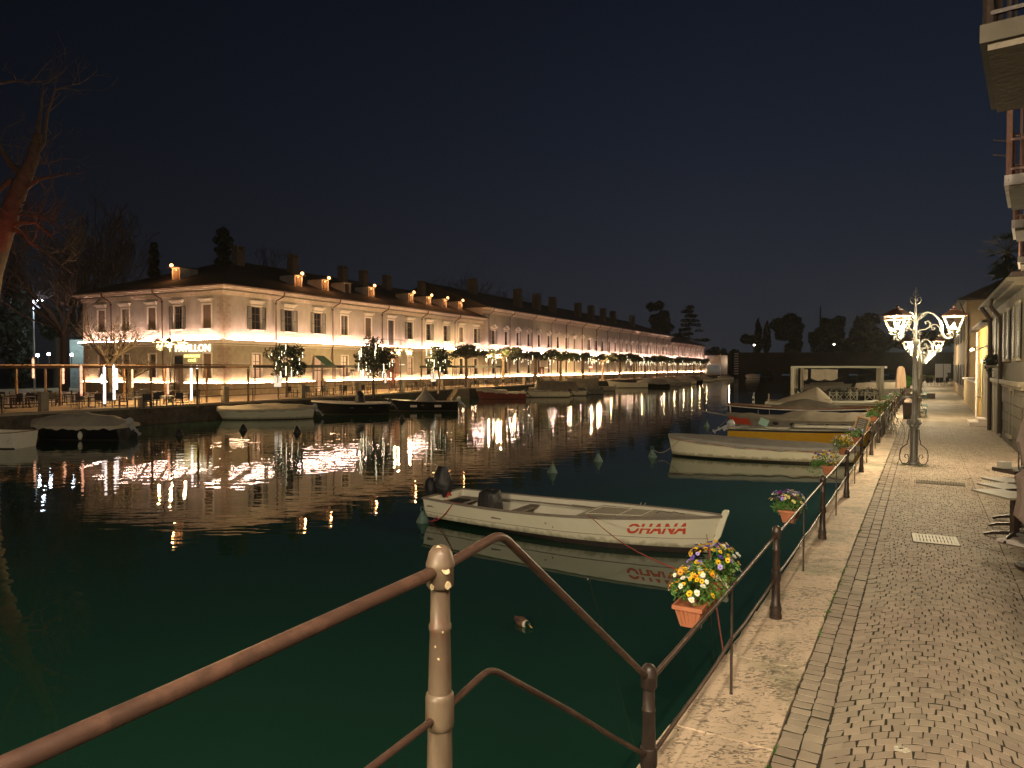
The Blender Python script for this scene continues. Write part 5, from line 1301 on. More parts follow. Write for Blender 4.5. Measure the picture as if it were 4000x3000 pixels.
for i, (u, v, lab, L_, m, cv, rg_) in enumerate(((2550,1513,'dark boat with a low grey tent next to the long plain white boat',6.5,'black','tarpg',1.0),(2600,1508,'grey boat with a sharp tented cover, second beyond the long plain white boat',6.5,'greyhull','tarpg',1.1),
        (2632,1503,'low boat under a long beige cover in the far cluster',7.5,'greyhull','tarpb',.6),(2668,1500,'boat with a tall crumpled beige cover in the far cluster',6,'cream','tarpb',1.1),(2700,1496,'small dark covered boat in the far cluster',5.5,'black','tarp',.7),
        (2742,1492,'pale boat with a bulging cover, close to the end of the far quay',6,'cream','tarpb',.8),(2778,1488,'low pale open boat near the end of the far quay',5.5,'cream',None,0),(2832,1484,'white boat moored at the corner before the fort wall',5,'white','tarpb',.6),
        (2938,1478,'small white cabin cruiser beside the first arch of the fort wall',5,'white','tarpb',.8))):
    c = G(u, v, 0); far_boat('motor_boat', lab, c.x, c.y, 180+rg_, L_, 2.1, .75, m, cv, (lambda t, h=rg_: h*math.sin(math.pi*max(0,min(1,t)))**.6) if rg_ else .3, None)
# ---------------------------------------------------------------- buoys, pole, duck
bq = MB(); bq.lathe([(.02,-.1),(.19,-.02),(.20,.02),(.15,.12),(.075,.26),(.055,.31),(.04,.33)], 14)
bq.tube([(0+.065*math.cos(a), 0, .40+.075*math.sin(a)) for a in [6.283*i/10 for i in range(11)]], .013, 5)
bme = bq.mesh('buoy', M['buoy'])
for u, v, lab in ((2157,1847,'green cone buoy in open water, nearer the cream boat engine than the others'),(2337,1803,'green cone buoy floating between two others in the middle of the canal'),(2548,1786,'cone buoy tied to the laced rowing boat'),
                  (1652,2040,'dim cone buoy right at the stern corner of the cream boat'),(2760,1668,'dark small buoy out beyond the rowing boats')):
    o = bpy.data.objects.new('mooring_buoy', bme); COL.objects.link(o); o.location = G(u, v, 0); tag(o, lab, 'buoy', 'cone shaped mooring buoys'); o.rotation_euler = (R(4), 0, u)
    o.scale = (1.0,)*3 if u != 1652 else (.85,)*3
bd = MB(); bd.lathe([(.02,-.1),(.26,0),(.25,.05),(.10,.34),(.04,.42)], 10); bdm = bd.mesh('buoy', M['bag'])
for u, v, lab in ((950,1682,'black cone buoy in front of the cream canvas rowing boat'),(1160,1690,'low black buoy between the two covered boats of the far quay'),(700,1700,'black buoy ring off the dark covered boat stern'),(1570,1640,'black buoy under the peaked tent boat')):
    o = bpy.data.objects.new('mooring_buoy', bdm); COL.objects.link(o); o.location = G(u, v, 0); tag(o, lab, 'buoy', 'black mooring buoys')
b = MB(); p = G(2942, 1603, 0)
for i in range(6): b.lathe([(.10,i*.22),(.10,i*.22+.219)], 8, (0,0,0), i % 2)
tag(b.build('marker_pole', [M['bag'], M['white']], None, loc=p), 'short black and white banded marker pole standing in the water', 'pole')
# duck, preening, bill in the water
dp = G(2040, 2440, 0); o = thing('duck', 'brown duck with a dark head, pale breast and yellow bill swimming past the railing', 'duck', dp, math.atan2(-.78, .52))
b = MB(); rings = []
secs = [(-.21,.075,.008,.010,3),(-.17,.06,.030,.022,3),(-.12,.045,.058,.048,0),(-.05,.038,.078,.062,0),(.03,.036,.080,.064,0),(.09,.040,.066,.060,0),(.125,.050,.045,.048,1),(.145,.060,.028,.032,2),(.165,.064,.028,.028,2),(.185,.058,.026,.026,2),(.205,.050,.016,.016,2)]
for x, z, ry, rz, m_ in secs: rings.append([(x, ry*math.cos(a), z + rz*math.sin(a)) for a in [6.283*i/14 for i in range(14)]])
for i in range(len(rings)-1): b.loft(rings[i:i+2], secs[i+1][4], cap=False)
b.add(rings[0], [tuple(range(14))], 3)
dm = [mat('duck brown', (.17,.075,.045), (.12,.05,.03), 60, .8), mat('duck breast', (.60,.55,.42), None, rough=.8), mat('duck head', (.010,.030,.016), None, rough=.35), mat('duck wing', (.035,.025,.022), (.07,.04,.03), 40, .7)]
for sd in (-1, 1): b.ball((-.05, sd*.055, .062), .05, 10, 6, 3, sx=2.0, sy=.45, sz=.72)
b.build('body', dm, o)
b = MB(); rings = [[(x, y*w, z+h*k) for y, k in ((-1,0),(-.6,1),(.6,1),(1,0),(.6,-1),(-.6,-1))] for x, z, w, h in ((.20,.048,.011,.009),(.225,.040,.013,.006),(.252,.030,.012,.004),(.262,.027,.006,.003))]
b.loft(rings); b.build('bill', mat('duck bill', (.55,.36,.08), None, rough=.4), o)
# ================================================================== FAR PROMENADE FURNITURE
def on_edge(u, v): return G(u, v)
# stone bollards joined by a thin iron railing
EP = [G(u, v) for u, v in ((175,1610),(500,1590),(800,1578),(1045,1562),(1290,1548),(1485,1538),(1652,1530),(1712,1526))]
def edge_pt(Y, inset=.35):
    for (x0, y0), (x1, y1) in zip(EDGE, EDGE[1:]):
        if y0 <= Y <= y1:
            t = (Y-y0)/(y1-y0); d = Vector((x1-x0, y1-y0, 0)).normalized(); return Vector((x0+(x1-x0)*t, Y, QZ)) + Vector((-d.y, d.x, 0))*inset, d
bm_ = MB().box(-.22,.22,-.20,.20,0,1.12).box(-.25,.25,-.23,.23,1.121,1.20).mesh('bollard', mat('pale bollard stone', (.34,.28,.20), (.24,.19,.13), 3, .85, bump=.3), False)
rl = thing('railing', 'thin iron railing strung between stone pillars along the far quay', 'railing', (0,0,0))
Ys = [37.5, 43.0, 48.6, 54.5, 61.5, 69, 77, 86, 92.5, 100, 109, 119, 130, 142, 156, 172, 190, 208]
pp = MB().lathe([(.05,0),(.05,.02),(.032,.03),(.032,1.0),(.04,1.02)], 6).mesh('post', M['iron'])
cr = MB().tube([(.02+.14*math.sin(a)*1.0, 0, .22+.2*math.cos(a)) for a in [math.pi*i/8 for i in range(9)]], .012, 5).mesh('scroll', M['iron'])
for i, Y in enumerate(Ys):
    p, d = edge_pt(Y); o = bpy.data.objects.new('stone_bollard', bm_); COL.objects.link(o); o.location = p; o.rotation_euler = (0, 0, math.atan2(d.y, d.x))
    who = ['beside the dark covered boat', 'by the row of white light tubes', 'by the lamp below the word sign', 'above the cream canvas boat', 'above the black motor boat', 'at the rounded tree', 'above the peaked tent boat', 'at the stone steps'] 
    tag(o, 'square stone pillar of the far quay ' + (who[i] if i < 8 else ['above the stern of the red boat','between the red boat and the brown canopy boat','above the sagging brown canopy','above the open grey boat','above the long white boat','above the low grey tent boat','above the crumpled beige cover','close to the end of the lit quay','second last before the white kiosk','last before the white kiosk'][i-8]), 'pillar', 'stone pillars of the far quay')
    if i < len(Ys)-1:
        p2, _ = edge_pt(Ys[i+1]); n_ = 3
        if 7 <= i < 8: continue
        for z in (.98, .50): b = MB().tube([p+Vector((0,0,z)), p2+Vector((0,0,z))], .026, 6); b.build('rail', M['iron'], rl)
        for k in range(1, n_):
            q = p.lerp(p2, k/n_); inst(pp, 'post', rl, q, math.atan2(d.y, d.x)); inst(cr, 'scroll', rl, q, math.atan2(d.y, d.x)-.8)
# stone steps with an iron handrail down to the boats
sp, sd_ = edge_pt(89.2, .0); so = thing('stone_steps', 'lit stone steps with an iron handrail cut into the far quay', 'steps', sp, math.atan2(sd_.y, sd_.x))
b = MB()
for i in range(6): b.box(-1.6-.28*i, .9, -.55-.0*i, -.0, -QZ-.1, -.19*i-.02) if i == 0 else b.box(-1.6-.3*i, -1.6-.3*(i-1)+.001, -.9, -.0, -QZ-.1, -.21*i)
b.box(-1.6, 1.4, -.9, -.551, -QZ-.1, -.03); b.build('treads', M['plinth'], so, False)
b = MB(); b.tube([(-2.9,-.86,-.2),(-1.5,-.86,.9),(.6,-.86,1.0)], .025, 6); b.tube([(-2.9,-.86,-1),(-2.9,-.86,-.2)], .025, 6); b.tube([(.6,-.86,0),(.6,-.86,1.0)], .025, 6); b.build('handrail', M['iron'], so)
# wicker chairs, tables, dark flat awnings on the terrace
def chair_mesh():
    b = MB(); b.box(-.25,.25,-.24,.24,.42,.47); b.box(-.25,.25,.21,.26,.50,.95)
    for x in (-.23,.23):
        for y in (-.22,.23): b.bar((x,y,0),(x,y,.62 if y < 0 else .95),.035,.035)
        b.bar((x,-.24,.63),(x,.24,.65),.05,.03)
    return b.mesh('chair', M['wicker'], False)
def table_mesh():
    b = MB(); b.box(-.4,.4,-.4,.4,.71,.745,1); b.box(-.035,.035,-.035,.035,.03,.71,0); b.bar((-.3,-.3,.02),(.3,.3,.02),.06,.04); b.bar((-.3,.3,.021),(.3,-.3,.021),.06,.04); return b.mesh('cafe_table', [M['iron'], M['tabletop']], False)
CHM, TBM = chair_mesh(), table_mesh()
rg = random.Random(21); nch = 0
def put(me, name, p, rz, lab, cat, grp):
    o = bpy.data.objects.new(name, me); COL.objects.link(o); o.location = p; o.rotation_euler = (0,0,rz); return tag(o, lab, cat, grp)
for Y in (62.5,65,67.5,70.5,73,79.5,82,85,87,93,95.5,98,103,106,112,116,122,126,133,139):
    p, d = edge_pt(Y, 1.1); side = Vector((-d.y, d.x, 0)); az = math.atan2(d.y, d.x)
    put(CHM, 'wicker_chair', p + side*rg.uniform(-.1,.3), az+math.pi+rg.uniform(-.5,.5), 'dark wicker chair with its back to the canal rail on the far promenade', 'chair', 'dark chairs along the far rail')
    t = p + side*1.1 + d*.1; put(TBM, 'cafe_table', t, az+rg.uniform(-.2,.2), 'small square cafe table behind the rail chairs on the far promenade', 'table', 'cafe tables on the far promenade')
    put(CHM, 'wicker_chair', p + side*(2.1+rg.uniform(-.1,.2)) + d*.2, az+rg.uniform(-.5,.5), 'dark wicker chair on the building side of a cafe table', 'chair', 'dark chairs on the building side of the cafe tables')
awn = MB(); awn.box(0,8.2,-1.6,1.6,2.78,2.84,0)
for x in (0,2.7,5.5,8.2): awn.bar((x,-1.6,2.89),(x,1.6,2.89),.06,.10,1)
awn.bar((0,-1.62,2.80),(8.2,-1.62,2.80),.05,.30,0); awn.bar((0,1.62,2.80),(8.2,1.62,2.80),.05,.30,0)
awm = awn.mesh('canopy', [M['canvas'], M['frame']], False); apm = MB().box(-.04,.04,-.04,.04,0,2.78).mesh('post', M['frame'], False)
labs = ['low dark terrace canopy nearest the corner of the stone building', 'dark terrace canopy between the two rounded trees', 'dark terrace canopy past the arched doorway', 'dark terrace canopy behind the smaller lit tree', 'last dark terrace canopy before the tall building']
for i, x in enumerate((1.2, 10.6, 29.6, 38.6)):
    o = thing('terrace_canopy', labs[i], 'canopy', bl(x, -4.2), BROT, 'dark canopies in front of the stone building'); inst(awm, 'canopy', o)
    for px in (.1, 8.1):
        for py in (-1.5, 1.5): inst(apm, 'post', o, (px, py, 0))
# wall hung dishes: flat patio heaters under the canopies
hm = MB().lathe([(.02,2.42),(.42,2.30),(.40,2.27),(.04,2.27),(.04,.05),(.20,.03),(.20,0)], 10).mesh('patio_heater', M['metal'])
for i, (x, y) in enumerate(((3.6,-4.6),(13.5,-4.6),(32,-4.6))): put(hm, 'patio_heater', bl(x, y), 0, ['disc topped patio heater under the canopy by the building corner','disc topped patio heater behind the first rounded tree','disc topped patio heater past the arched doorway'][i], 'heater', 'patio heaters')
# lit menu easels
ez = MB(); ez.bar((0,0,0),(0,.1,1.9),.05,.05,1); ez.add([(-.32,-.05,.95),(.32,-.05,.95),(.32,.22,1.95),(-.32,.22,1.95)], [(0,1,2,3)], 0); ez.add([(-.35,-.03,.92),(.35,-.03,.92),(.35,.25,1.98),(-.35,.25,1.98)], [(0,1,2,3)], 1)
em = ez.mesh('menu_easel', [emat('menu sheet', (.9,.85,.72), .55), M['frame']], False)
for i, (u, v) in enumerate(((1085,1553),(1693,1522))): put(em, 'menu_easel', G(u, v), .2, ['slanted lit menu board on a stand near the first rounded tree','slanted lit menu board on a stand beside the small lit tree'][i], 'sign', None)
# white flood panels beside the portal
b = MB(); b.box(-.45,.45,-.2,0,3.0,3.12); fl = b.mesh('flood_panel', M['litw'])
for i, x in enumerate((25.0, 28.7)): put(fl, 'door_light', bl(x, -.25), BROT, ['white light bar on the near side of the arched doorway','white light bar on the far side of the arched doorway'][i], 'light', None)
b = MB(); b.box(-.45,.45,-.1,0,0,2.6,0); b.add([(-.16,-.115,.6),(.16,-.115,.6),(.26,-.115,1.5),(.14,-.115,2.1),(0,-.115,2.25),(-.14,-.115,2.1),(-.26,-.115,1.5)], [tuple(range(7))], 1)
put(b.mesh('panel', [M['door'], M['litw']], False), 'door_banner', bl(25.0, -.3, .1), BROT, 'red panel with a glowing white emblem beside the arched doorway', 'sign', None)
# ---------------------------------------------------------------- left terrace
TG = 'glowing light tubes hung from the pergola'
tubes = [(130,1402,1478,52,'tubep'),(247,1432,1500,50,'tubep'),(318,1430,1545,46,'tubep'),(409,1433,1578,45,'tubew'),(398,1465,1500,52,'tubew'),(446,1428,1562,47,'tubew'),(456,1440,1522,49,'tubew'),(517,1447,1515,56,'tubep'),(656,1434,1540,50,'tubep'),(748,1434,1565,48,'tubew'),(770,1430,1456,49,'tubew'),(771,1525,1553,49,'tubew')]
tl = ['amber segmented tube farthest along the pergola, near the picture edge','short amber tube, second along the pergola','long salmon tube, third along the pergola','brightest white tube, hanging nearest the quay','short white tube half behind the brightest one','tall white tube just past the brightest one','shorter white tube touching its taller neighbour','faint amber tube against the end wall','peach tube beside the yellow street lamp','tall white tube below the word sign','short white tube high at the pergola end','short white tube low at the pergola end']
for (u, v0, v1, Y, m_), lab in zip(tubes, tl):
    a_, c_ = AT(u, v0, Y), AT(u, v1, Y); b = MB(); L_ = a_.z - c_.z; k = max(2, int(L_/.35)); r = .075
    for i in range(k): b.lathe([(r*.7, i*L_/k+.01), (r, i*L_/k+.03), (r, (i+1)*L_/k-.03), (r*.7, (i+1)*L_/k-.005)], 8)
    b.tube([(0,0,L_),(0,0,L_+.1)], .02, 5)
    put(b.mesh('light_tube', M[m_]), 'light_tube', c_, 0, lab, 'light', TG)
pg = thing('pergola', 'low timber pergola spanning the terrace before the end wall', 'pergola', (0,0,0))
Z1 = G(560, 1585)
b = MB(); zt = QZ + 2.72
ptsP = [(-38.0, 50.5), (-21.0, 48.2)]
A_ = Vector((-39, 51.0, zt)); B_ = Vector((-21.2, 47.6, zt)); dv = (B_-A_).normalized(); nv = Vector((-dv.y, dv.x, 0))
for k, off in enumerate((0, 3.2, 6.2)): MB().bar(A_+nv*off, B_+nv*off, .10, .15).build('beam', M['timber'], pg, False)
for i in range(9):
    q = A_.lerp(B_, i/8) + Vector((0,0,.16)); MB().bar(q-nv*.3, q+nv*6.5, .05, .07).build('rafter', M['timber'], pg, False)
for i, t in enumerate((0,.2,.4,.6,.8,.995)):
    for off in (0, 6.2):
        q = A_.lerp(B_, t) + nv*off; MB().bar((q.x,q.y,QZ),(q.x,q.y,zt-.12),.12,.12).build('post', M['timber'], pg, False)
# starry white flood lamps on the pergola
for i, (u, v) in enumerate(((147,1388),(190,1383),(280,1386))):
    p = AT(u, v, 55); b = MB(); b.ball((0,0,0), .11, 8, 6, 0); b.bar((0,0,-.1),(0,0,-.9),.05,.05,1)
    put(b.mesh('spot', [M['cold'], M['iron']]), 'flood_lamp', p, 0, ['white flood lamp on the pergola, closest to the picture edge','white flood lamp on the pergola between two others','white flood lamp on the pergola, nearest the building'][i], 'light', 'white flood lamps')
# tables under the pergola
for i in range(14):
    u = 40 + (i*61) % 720; Y = 46.5 + (i*37 % 8); p = G(u, 1600); p = Vector((AT(u,1500,Y).x, Y, QZ))
    put(TBM, 'cafe_table', p, rg.uniform(0,1), 'pale topped cafe table on the pergola terrace', 'table', 'cafe tables under the pergola')
    put(CHM, 'wicker_chair', p+Vector((.75,.1,0)), rg.uniform(0,6), 'dark chair at a pergola terrace table', 'chair', 'chairs under the pergola')
    put(CHM, 'wicker_chair', p+Vector((-.75,-.1,0)), rg.uniform(0,6), 'dark chair at a pergola terrace table', 'chair', 'chairs under the pergola')
# white modern street lamp
p = Vector((AT(133, 1380, 84).x, 84, QZ)); o = thing('street_lamp', 'slim modern street lamp with a cold white head over the dark garden', 'street lamp', p)
h = AT(133, 1172, 84).z - QZ; b = MB(); b.tube([(0,0,0),(0,0,h)], [.12,.07], 8); b.tube([(0,0,h),(1.0,0,h+.05)], .05, 6); b.build('pole', mat('pale pole', (.5,.5,.5), None, rough=.4), o)
MB().box(.35,1.15,-.13,.13,h-.03,h+.10).build('head', M['lampm'], o, False); MB().box(.42,1.1,-.10,.10,h-.06,h-.031).build('lamp_panel', M['cold'], o, False)
point((.75,0,h-.3), 700, (.72,.86,1.0), .15, o)
p = Vector((AT(326, 1400, 92).x, 92, QZ)); b = MB(); b.box(-1.4,.9,-.6,.6,0,6.3); tag(b.build('garden_pavilion', mat('pale garden wall', (.30,.33,.32), (.2,.22,.22), 2, .8), None, False, p), 'pale greenish building corner lit cold white beside the end wall', 'building')
point((p.x, p.y-3, QZ+5.5), 350, (.75,.98,.92), .2)
# fort wall across the end of the canal
FY = 285.0
def fx(u): return AT(u, 1400, FY).x
arches = [(fx(2978), 4.4), (fx(3100), 5.0), (fx(3236), 5.4), (fx(3366), 5.4), (fx(3496), 5.4)]
b = MB(); X0, X1, ZT = fx(2872), fx(4000)+60, 10.0
def arch_z(x):
    for c, r in arches:
        if abs(x-c) < r: return .2 + 2.9*math.sqrt(max(0, 1-((x-c)/r)**2))
    return -1
xs = sorted({X0, X1} | {c + r*math.cos(math.pi*i/14) for c, r in arches for i in range(15)})
for a, c in zip(xs, xs[1:]):
    za, zc = arch_z(a+1e-4), arch_z(c-1e-4)
    b.add([(a,FY,za),(c,FY,zc),(c,FY+.0,ZT),(a,FY+.0,ZT)], [(0,1,2,3)])
    if za > -1: b.add([(a,FY,za),(c,FY,zc),(c,FY+14,zc),(a,FY+14,za)], [(0,1,2,3)])
b.add([(X0,FY,-1),(X0,FY+30,-1),(X0,FY+30,ZT),(X0,FY,ZT)], [(0,1,2,3)]); b.add([(X0,FY,ZT),(X1,FY,ZT),(X1,FY+10,ZT),(X0,FY+10,ZT)], [(0,1,2,3)])
ft = tag(b.build('fort_wall', M['fort'], None, False), 'broad red brick fort wall with low arches closing the end of the canal', 'wall')
b = MB(); b.box(X0-.4, X1, FY-.35, FY+.0, ZT-.9, ZT-.55); b.build('string_band', M['fort'], ft, False)
b = MB()
for i in range(9): b.box(X0-.5, X0+1.2, FY-.45, FY-.001, 1.2+i*1.0, 1.2+i*1.0+.5)
b.build('quoin', M['trim'], ft, False)
# white kiosk and pennant at the end of the far quay
p = Vector((AT(2790, 1400, 268).x, 268, QZ)); b = MB(); b.box(-3.4,4.4,-2,2,0,7.2,0); b.box(-3.2,2.4,-2.3,-2.001,.4,3.4,1); o = thing('white_kiosk', 'small bright white building at the far end of the lit quay', 'building', p); b.build('wall', [mat('kiosk white', (.30,.28,.26), None, rough=.7), mat('kiosk blue', (.2,.28,.36), None, rough=.4)], o, False)
point((p.x+4.5, p.y-4, QZ+5), 350, (1,.72,.45), .3)
b = MB(); b.add([(0,0,0),(-5.5,.2,-2.6),(-5.5,.1,-2.7),(0,-.1,-3.2),(0,0,-.1)], [(0,1,2,3,4)]); b.tube([(0,0,-8),(0,0,.3)], .12, 6)
tag(b.build('pennant', M['tarpb'], None, loc=AT(2815, 1385, 262)), 'pale slanting sail canopy on a mast beyond the last plane trees', 'canopy')
# two globe lamps on the fort wall
for u, v, lab in ((2946, 1348, 'small round park lamp on the fort wall by the cypresses'), (3258, 1345, 'small heart shaped park lamp on the fort wall under the wide pines')):
    p = AT(u, v, 292); o = thing('park_lamp', lab, 'park lamp', (p.x, p.y, 9.7)); hh = p.z-9.7; MB().tube([(0,0,0),(0,0,hh)], .09, 6).build('pole', M['lampm'], o)
    MB().ball((0,0,hh), .48, 10, 8, sz=.85).build('globe', emat('park globe', (1,.9,.75), 6), o)
# radio mast far away
p = AT(3205, 1198, 420); b = MB(); b.tube([(0,0,-30),(0,0,0)], [.6,.35], 6); tag(b.build('radio_mast', M['dark'], None, loc=p), 'thin distant mast standing above the dark wide pines', 'mast')
# ================================================================== THE WHITE TERRACE ON THE NEAR SIDE
TZ = .55
o = thing('dock_terrace', 'white steel frame and cross braced railing of a floating terrace beyond the moored boats', 'terrace', (0,0,0))
TL = G(3095, 1571, TZ); rot = math.atan2(P1.y, P1.x)*.0
T0 = Vector((TL.x, TL.y, 0)); W_ = 8.9; D_ = 6.0
wm = mat('white painted steel', (.60,.58,.46), (.52,.50,.38), 6, .5)
def tb(x, y, z): return Vector((T0.x + x, T0.y + y, z))
MB().box(T0.x-.4, T0.x+W_+2.2, T0.y-.3, T0.y+D_, .25, TZ).build('deck', M['oldwood'], o, False)
for x, y in ((0,0),(W_-.15,0),(W_+.5,1.2),(2.4,D_-1),(3.0,D_-1),(W_+2.1,D_-1)): p = tb(x, y, 0); MB().box(p.x-.13,p.x+.13,p.y-.13,p.y+.13,TZ,TZ+3.35).build('post', wm, o, False)
for p, q in ((tb(-.15,0,TZ+3.45), tb(W_+.1,0,TZ+3.45)), (tb(W_-.1,0,TZ+3.45), tb(W_+.9,1.2,TZ+3.42)), (tb(0,0,TZ+3.42), tb(2.4,D_-1,TZ+3.42))): MB().bar(p, q, .20, .20).build('beam', wm, o, False)
for x0, x1 in ((.5,2.9),(3.6,5.0),(5.0,6.3),(7.1,8.9)):
    b = MB(); n_ = max(1, round((x1-x0)/.75))
    for i in range(n_+1): p = tb(x0+(x1-x0)*i/n_, -.1, 0); b.box(p.x-.05,p.x+.05,p.y-.05,p.y+.05,TZ,TZ+1.05)
    for i in range(n_):
        xa, xb = x0+(x1-x0)*i/n_+.05, x0+(x1-x0)*(i+1)/n_-.05
        b.bar(tb(xa,-.1,TZ+.2), tb(xb,-.1,TZ+.85), .05, .05); b.bar(tb(xa,-.08,TZ+.85), tb(xb,-.08,TZ+.2), .05, .05); b.bar(tb(xa,-.1,TZ+.92), tb(xb,-.1,TZ+.92), .06, .06); b.bar(tb(xa,-.1,TZ+.15), tb(xb,-.1,TZ+.15), .06, .05)
    b.build('railing_panel', wm, o, False)
for i, (x, w_) in enumerate(((1.1,.5),(1.9,1.5),(3.1,1.45))):
    b = MB(); b.loft([[(x+w_*t, .0+.1*math.sin(t*7), TZ+3.25-.06*t), (x+w_*t, .05, TZ+2.35-.25*math.sin(t*3))] for t in (0,.25,.5,.75,1)], closed=False); b.xf(Matrix.Translation((T0.x, T0.y+.2, 0))); b.build('rolled_canvas', M['tarpb'], o, False)
hs = thing('hedge_planter', 'dark hedge of planted shrubs behind the white terrace railing', 'planter', (0,0,0))
b = MB(); b.box(T0.x+.4, T0.x+W_-.4, T0.y+.5, T0.y+1.2, TZ, TZ+.55); b.build('trough', M['dark'], hs, False)
leaves([((T0.x+.5+.62*i, T0.y+.9, TZ+.95+.12*math.sin(i*2.2)), (.5,.45,.42)) for i in range(14)], 3000, .07, 5).build('foliage', M['leafdark'], hs, False)
# ================================================================== TREES
def tree(name, label, p, ells, nl, ls, trunk_h, tr, m='leaf', group=None, seed=0, cat='tree', limbs=5, bark='bark', core=None):
    o = thing(name, label, cat, p, 0, group); rg = random.Random(seed)
    b = MB(); b.tube([(0,0,-.3),(rg.uniform(-.1,.1),rg.uniform(-.1,.1),trunk_h*.5),(0,0,trunk_h)], [tr*1.25, tr, tr*.8], 8)
    for k in range(limbs):
        e = rg.choice(ells); b.tube([(0,0,trunk_h*.92), Vector((0,0,trunk_h)).lerp(Vector(e[0]), .5)+Vector((0,0,-.1)), e[0]], [tr*.6, tr*.35, tr*.12], 6)
    b.build('trunk', M[bark], o); leaves(ells, nl, ls, seed).build('crown', M[m], o, False)
    return o
def strings(o_p, n, r, z0, z1, seed, lab, grp, ry=None, slant=0):
    "icicle light tubes hanging in a crown"
    rg = random.Random(seed)
    for i in range(n):
        a = rg.uniform(0, 6.283); q = rg.uniform(.35, 1)*r; L_ = rg.choice((.35,.5,.7,.9)); z = rg.uniform(z0, z1)
        x, y = math.cos(a)*q, math.sin(a)*(ry or q)
        put(ICI[L_], 'icicle_light', Vector(o_p)+Vector((x, y, z)), 0, lab, 'light', grp)
ICI = {}
for L_ in (.35,.5,.7,.9):
    b = MB(); k = int(L_/.12)
    for i in range(k): b.lathe([(.02,i*.12),(.034,i*.12+.03),(.034,i*.12+.08),(.02,i*.12+.1)], 5)
    ICI[L_] = b.mesh('icicle_light', M['fairy'], False)
for i, (u, vb, vc, r, lab, n) in enumerate(((1118,1552,1402,1.72,'rounded evergreen tree hung with lights, closest to the building corner',26),(1460,1545,1402,2.0,'rounded evergreen tree thick with lights in front of the arched doorway',30),(1712,1527,1400,1.55,'small rounded tree hung with long light strings past the doorway lamp',24))):
    p = G(u, vb); z = AT(u, vc, p.y).z - QZ; ells = clumps((0,0,z), (r,r,r*.9), 26, r*.36, i) + [((0,0,z), (r*.6,r*.6,r*.6))]
    tree('rounded_tree', lab, p, ells, 2600, .15, z-r*.6, .10, seed=i)
    strings(p, n, r*.95, z-r*1.05, z+r*.4, i+5, 'small glowing icicle tube hanging in the ' + ['rounded tree at the building corner','rounded tree before the arched doorway','small rounded tree past the doorway lamp'][i], 'icicle lights')
PG = 'row of flat crowned plane trees on the far promenade'
for i in range(15):
    x = 35 + 11.2*i; y = -6.5 if i < 8 else -6.0; p = bl(x, y); rg = random.Random(i+40); z = 5.0
    ells = []
    for k in range(8):
        a = k*2*math.pi/8 + rg.uniform(-.4,.4); q = rg.uniform(1.6, 4.4) if i else rg.uniform(1,2.6); s_ = rg.uniform(.6,1.25); ells.append(((math.cos(a)*q, math.sin(a)*q, z+rg.uniform(-.6,.35)), (s_,s_,s_*.55)))
    ells.append(((0,0,z-.2),(1.3,1.3,.6)))
    ln = ['first flat crowned plane tree, small, next to the tall building corner','second plane tree of the row, lit yellow underneath','third plane tree of the row, with the thickest trunk','fourth plane tree of the row, crown glowing yellow green','fifth plane tree of the row, at the red doorway'][i] if i < 5 else ['sixth','seventh','eighth','ninth','tenth','eleventh','twelfth','thirteenth','fourteenth','fifteenth and last'][i-5] + ' plane tree counted along the far promenade row'
    t_ = tree('plane_tree', ln, p, ells, 1500, .22 if i < 6 else .3, 4.2, .22 if i != 2 else .30, 'leafyel' if i in (3, 9) else 'leaf', PG, i, limbs=8, bark='plane_bark')
    if i > 0: strings(p, 12 if i < 9 else 16, 3.6, z-1.9, z-.6, i+60, 'glowing icicle tube under the plane tree crowns', 'icicle lights under the plane trees')
    if i % 2 == 1 or i > 8: point(p + Vector((.6,-.3,2.9)) + BB*-1.2, 110, (1,.68,.30), .15)
# red door canopy light among the planes
put(MB().box(-.6,.6,-.15,.15,0,.3).mesh('red_lamp', emat('red light', (1,.16,.12), 5), False), 'red_lamp', bl(93, -3.2, 2.6), BROT, 'red light over a doorway among the distant plane trees', 'light', None)
put(MB().box(-.9,.9,-.9,.1,2.5,2.75,0).box(-.9,-.6,-.1,.1,0,2.5,0).box(.6,.9,-.1,.1,0,2.5,0).box(-.8,.8,-.95,-.901,2.55,2.7,1).mesh('kiosk', [M['door'], M['litw']], False), 'red_porch', bl(74, -.3), BROT, 'red lit porch of the tall building between plane trees', 'porch', None)
# bare pollards by the pergola
for i, (u, v, s, lab) in enumerate(((428,1590,1.0,'gnarled bare pollard tree rising through the pergola'),(505,1592,.55,'short knotty pollard stump beside the gnarled pollard'))):
    p = Vector((AT(u,1500,57+3*i).x, 57+3*i, QZ)); o = thing('pollard_tree', lab, 'tree', p); b = MB(); rg = random.Random(9+i)
    b.tube([(0,0,-.2),(.1,0,1.2*s),(-.05,0,2.4*s),(0,0,3.0*s)], [.30,.24,.24,.30], 9)
    b.build('trunk', M['bark'], o)
    b = MB()
    for k in range(8):
        a = k*.8; d = Vector((math.cos(a), math.sin(a), .75)); branches(b, (0,0,2.9*s), d, 2.4*s, .14, 3, rg, .6, .4, .012, 4, child=3)
    b.build('branches', M['bark'], o)
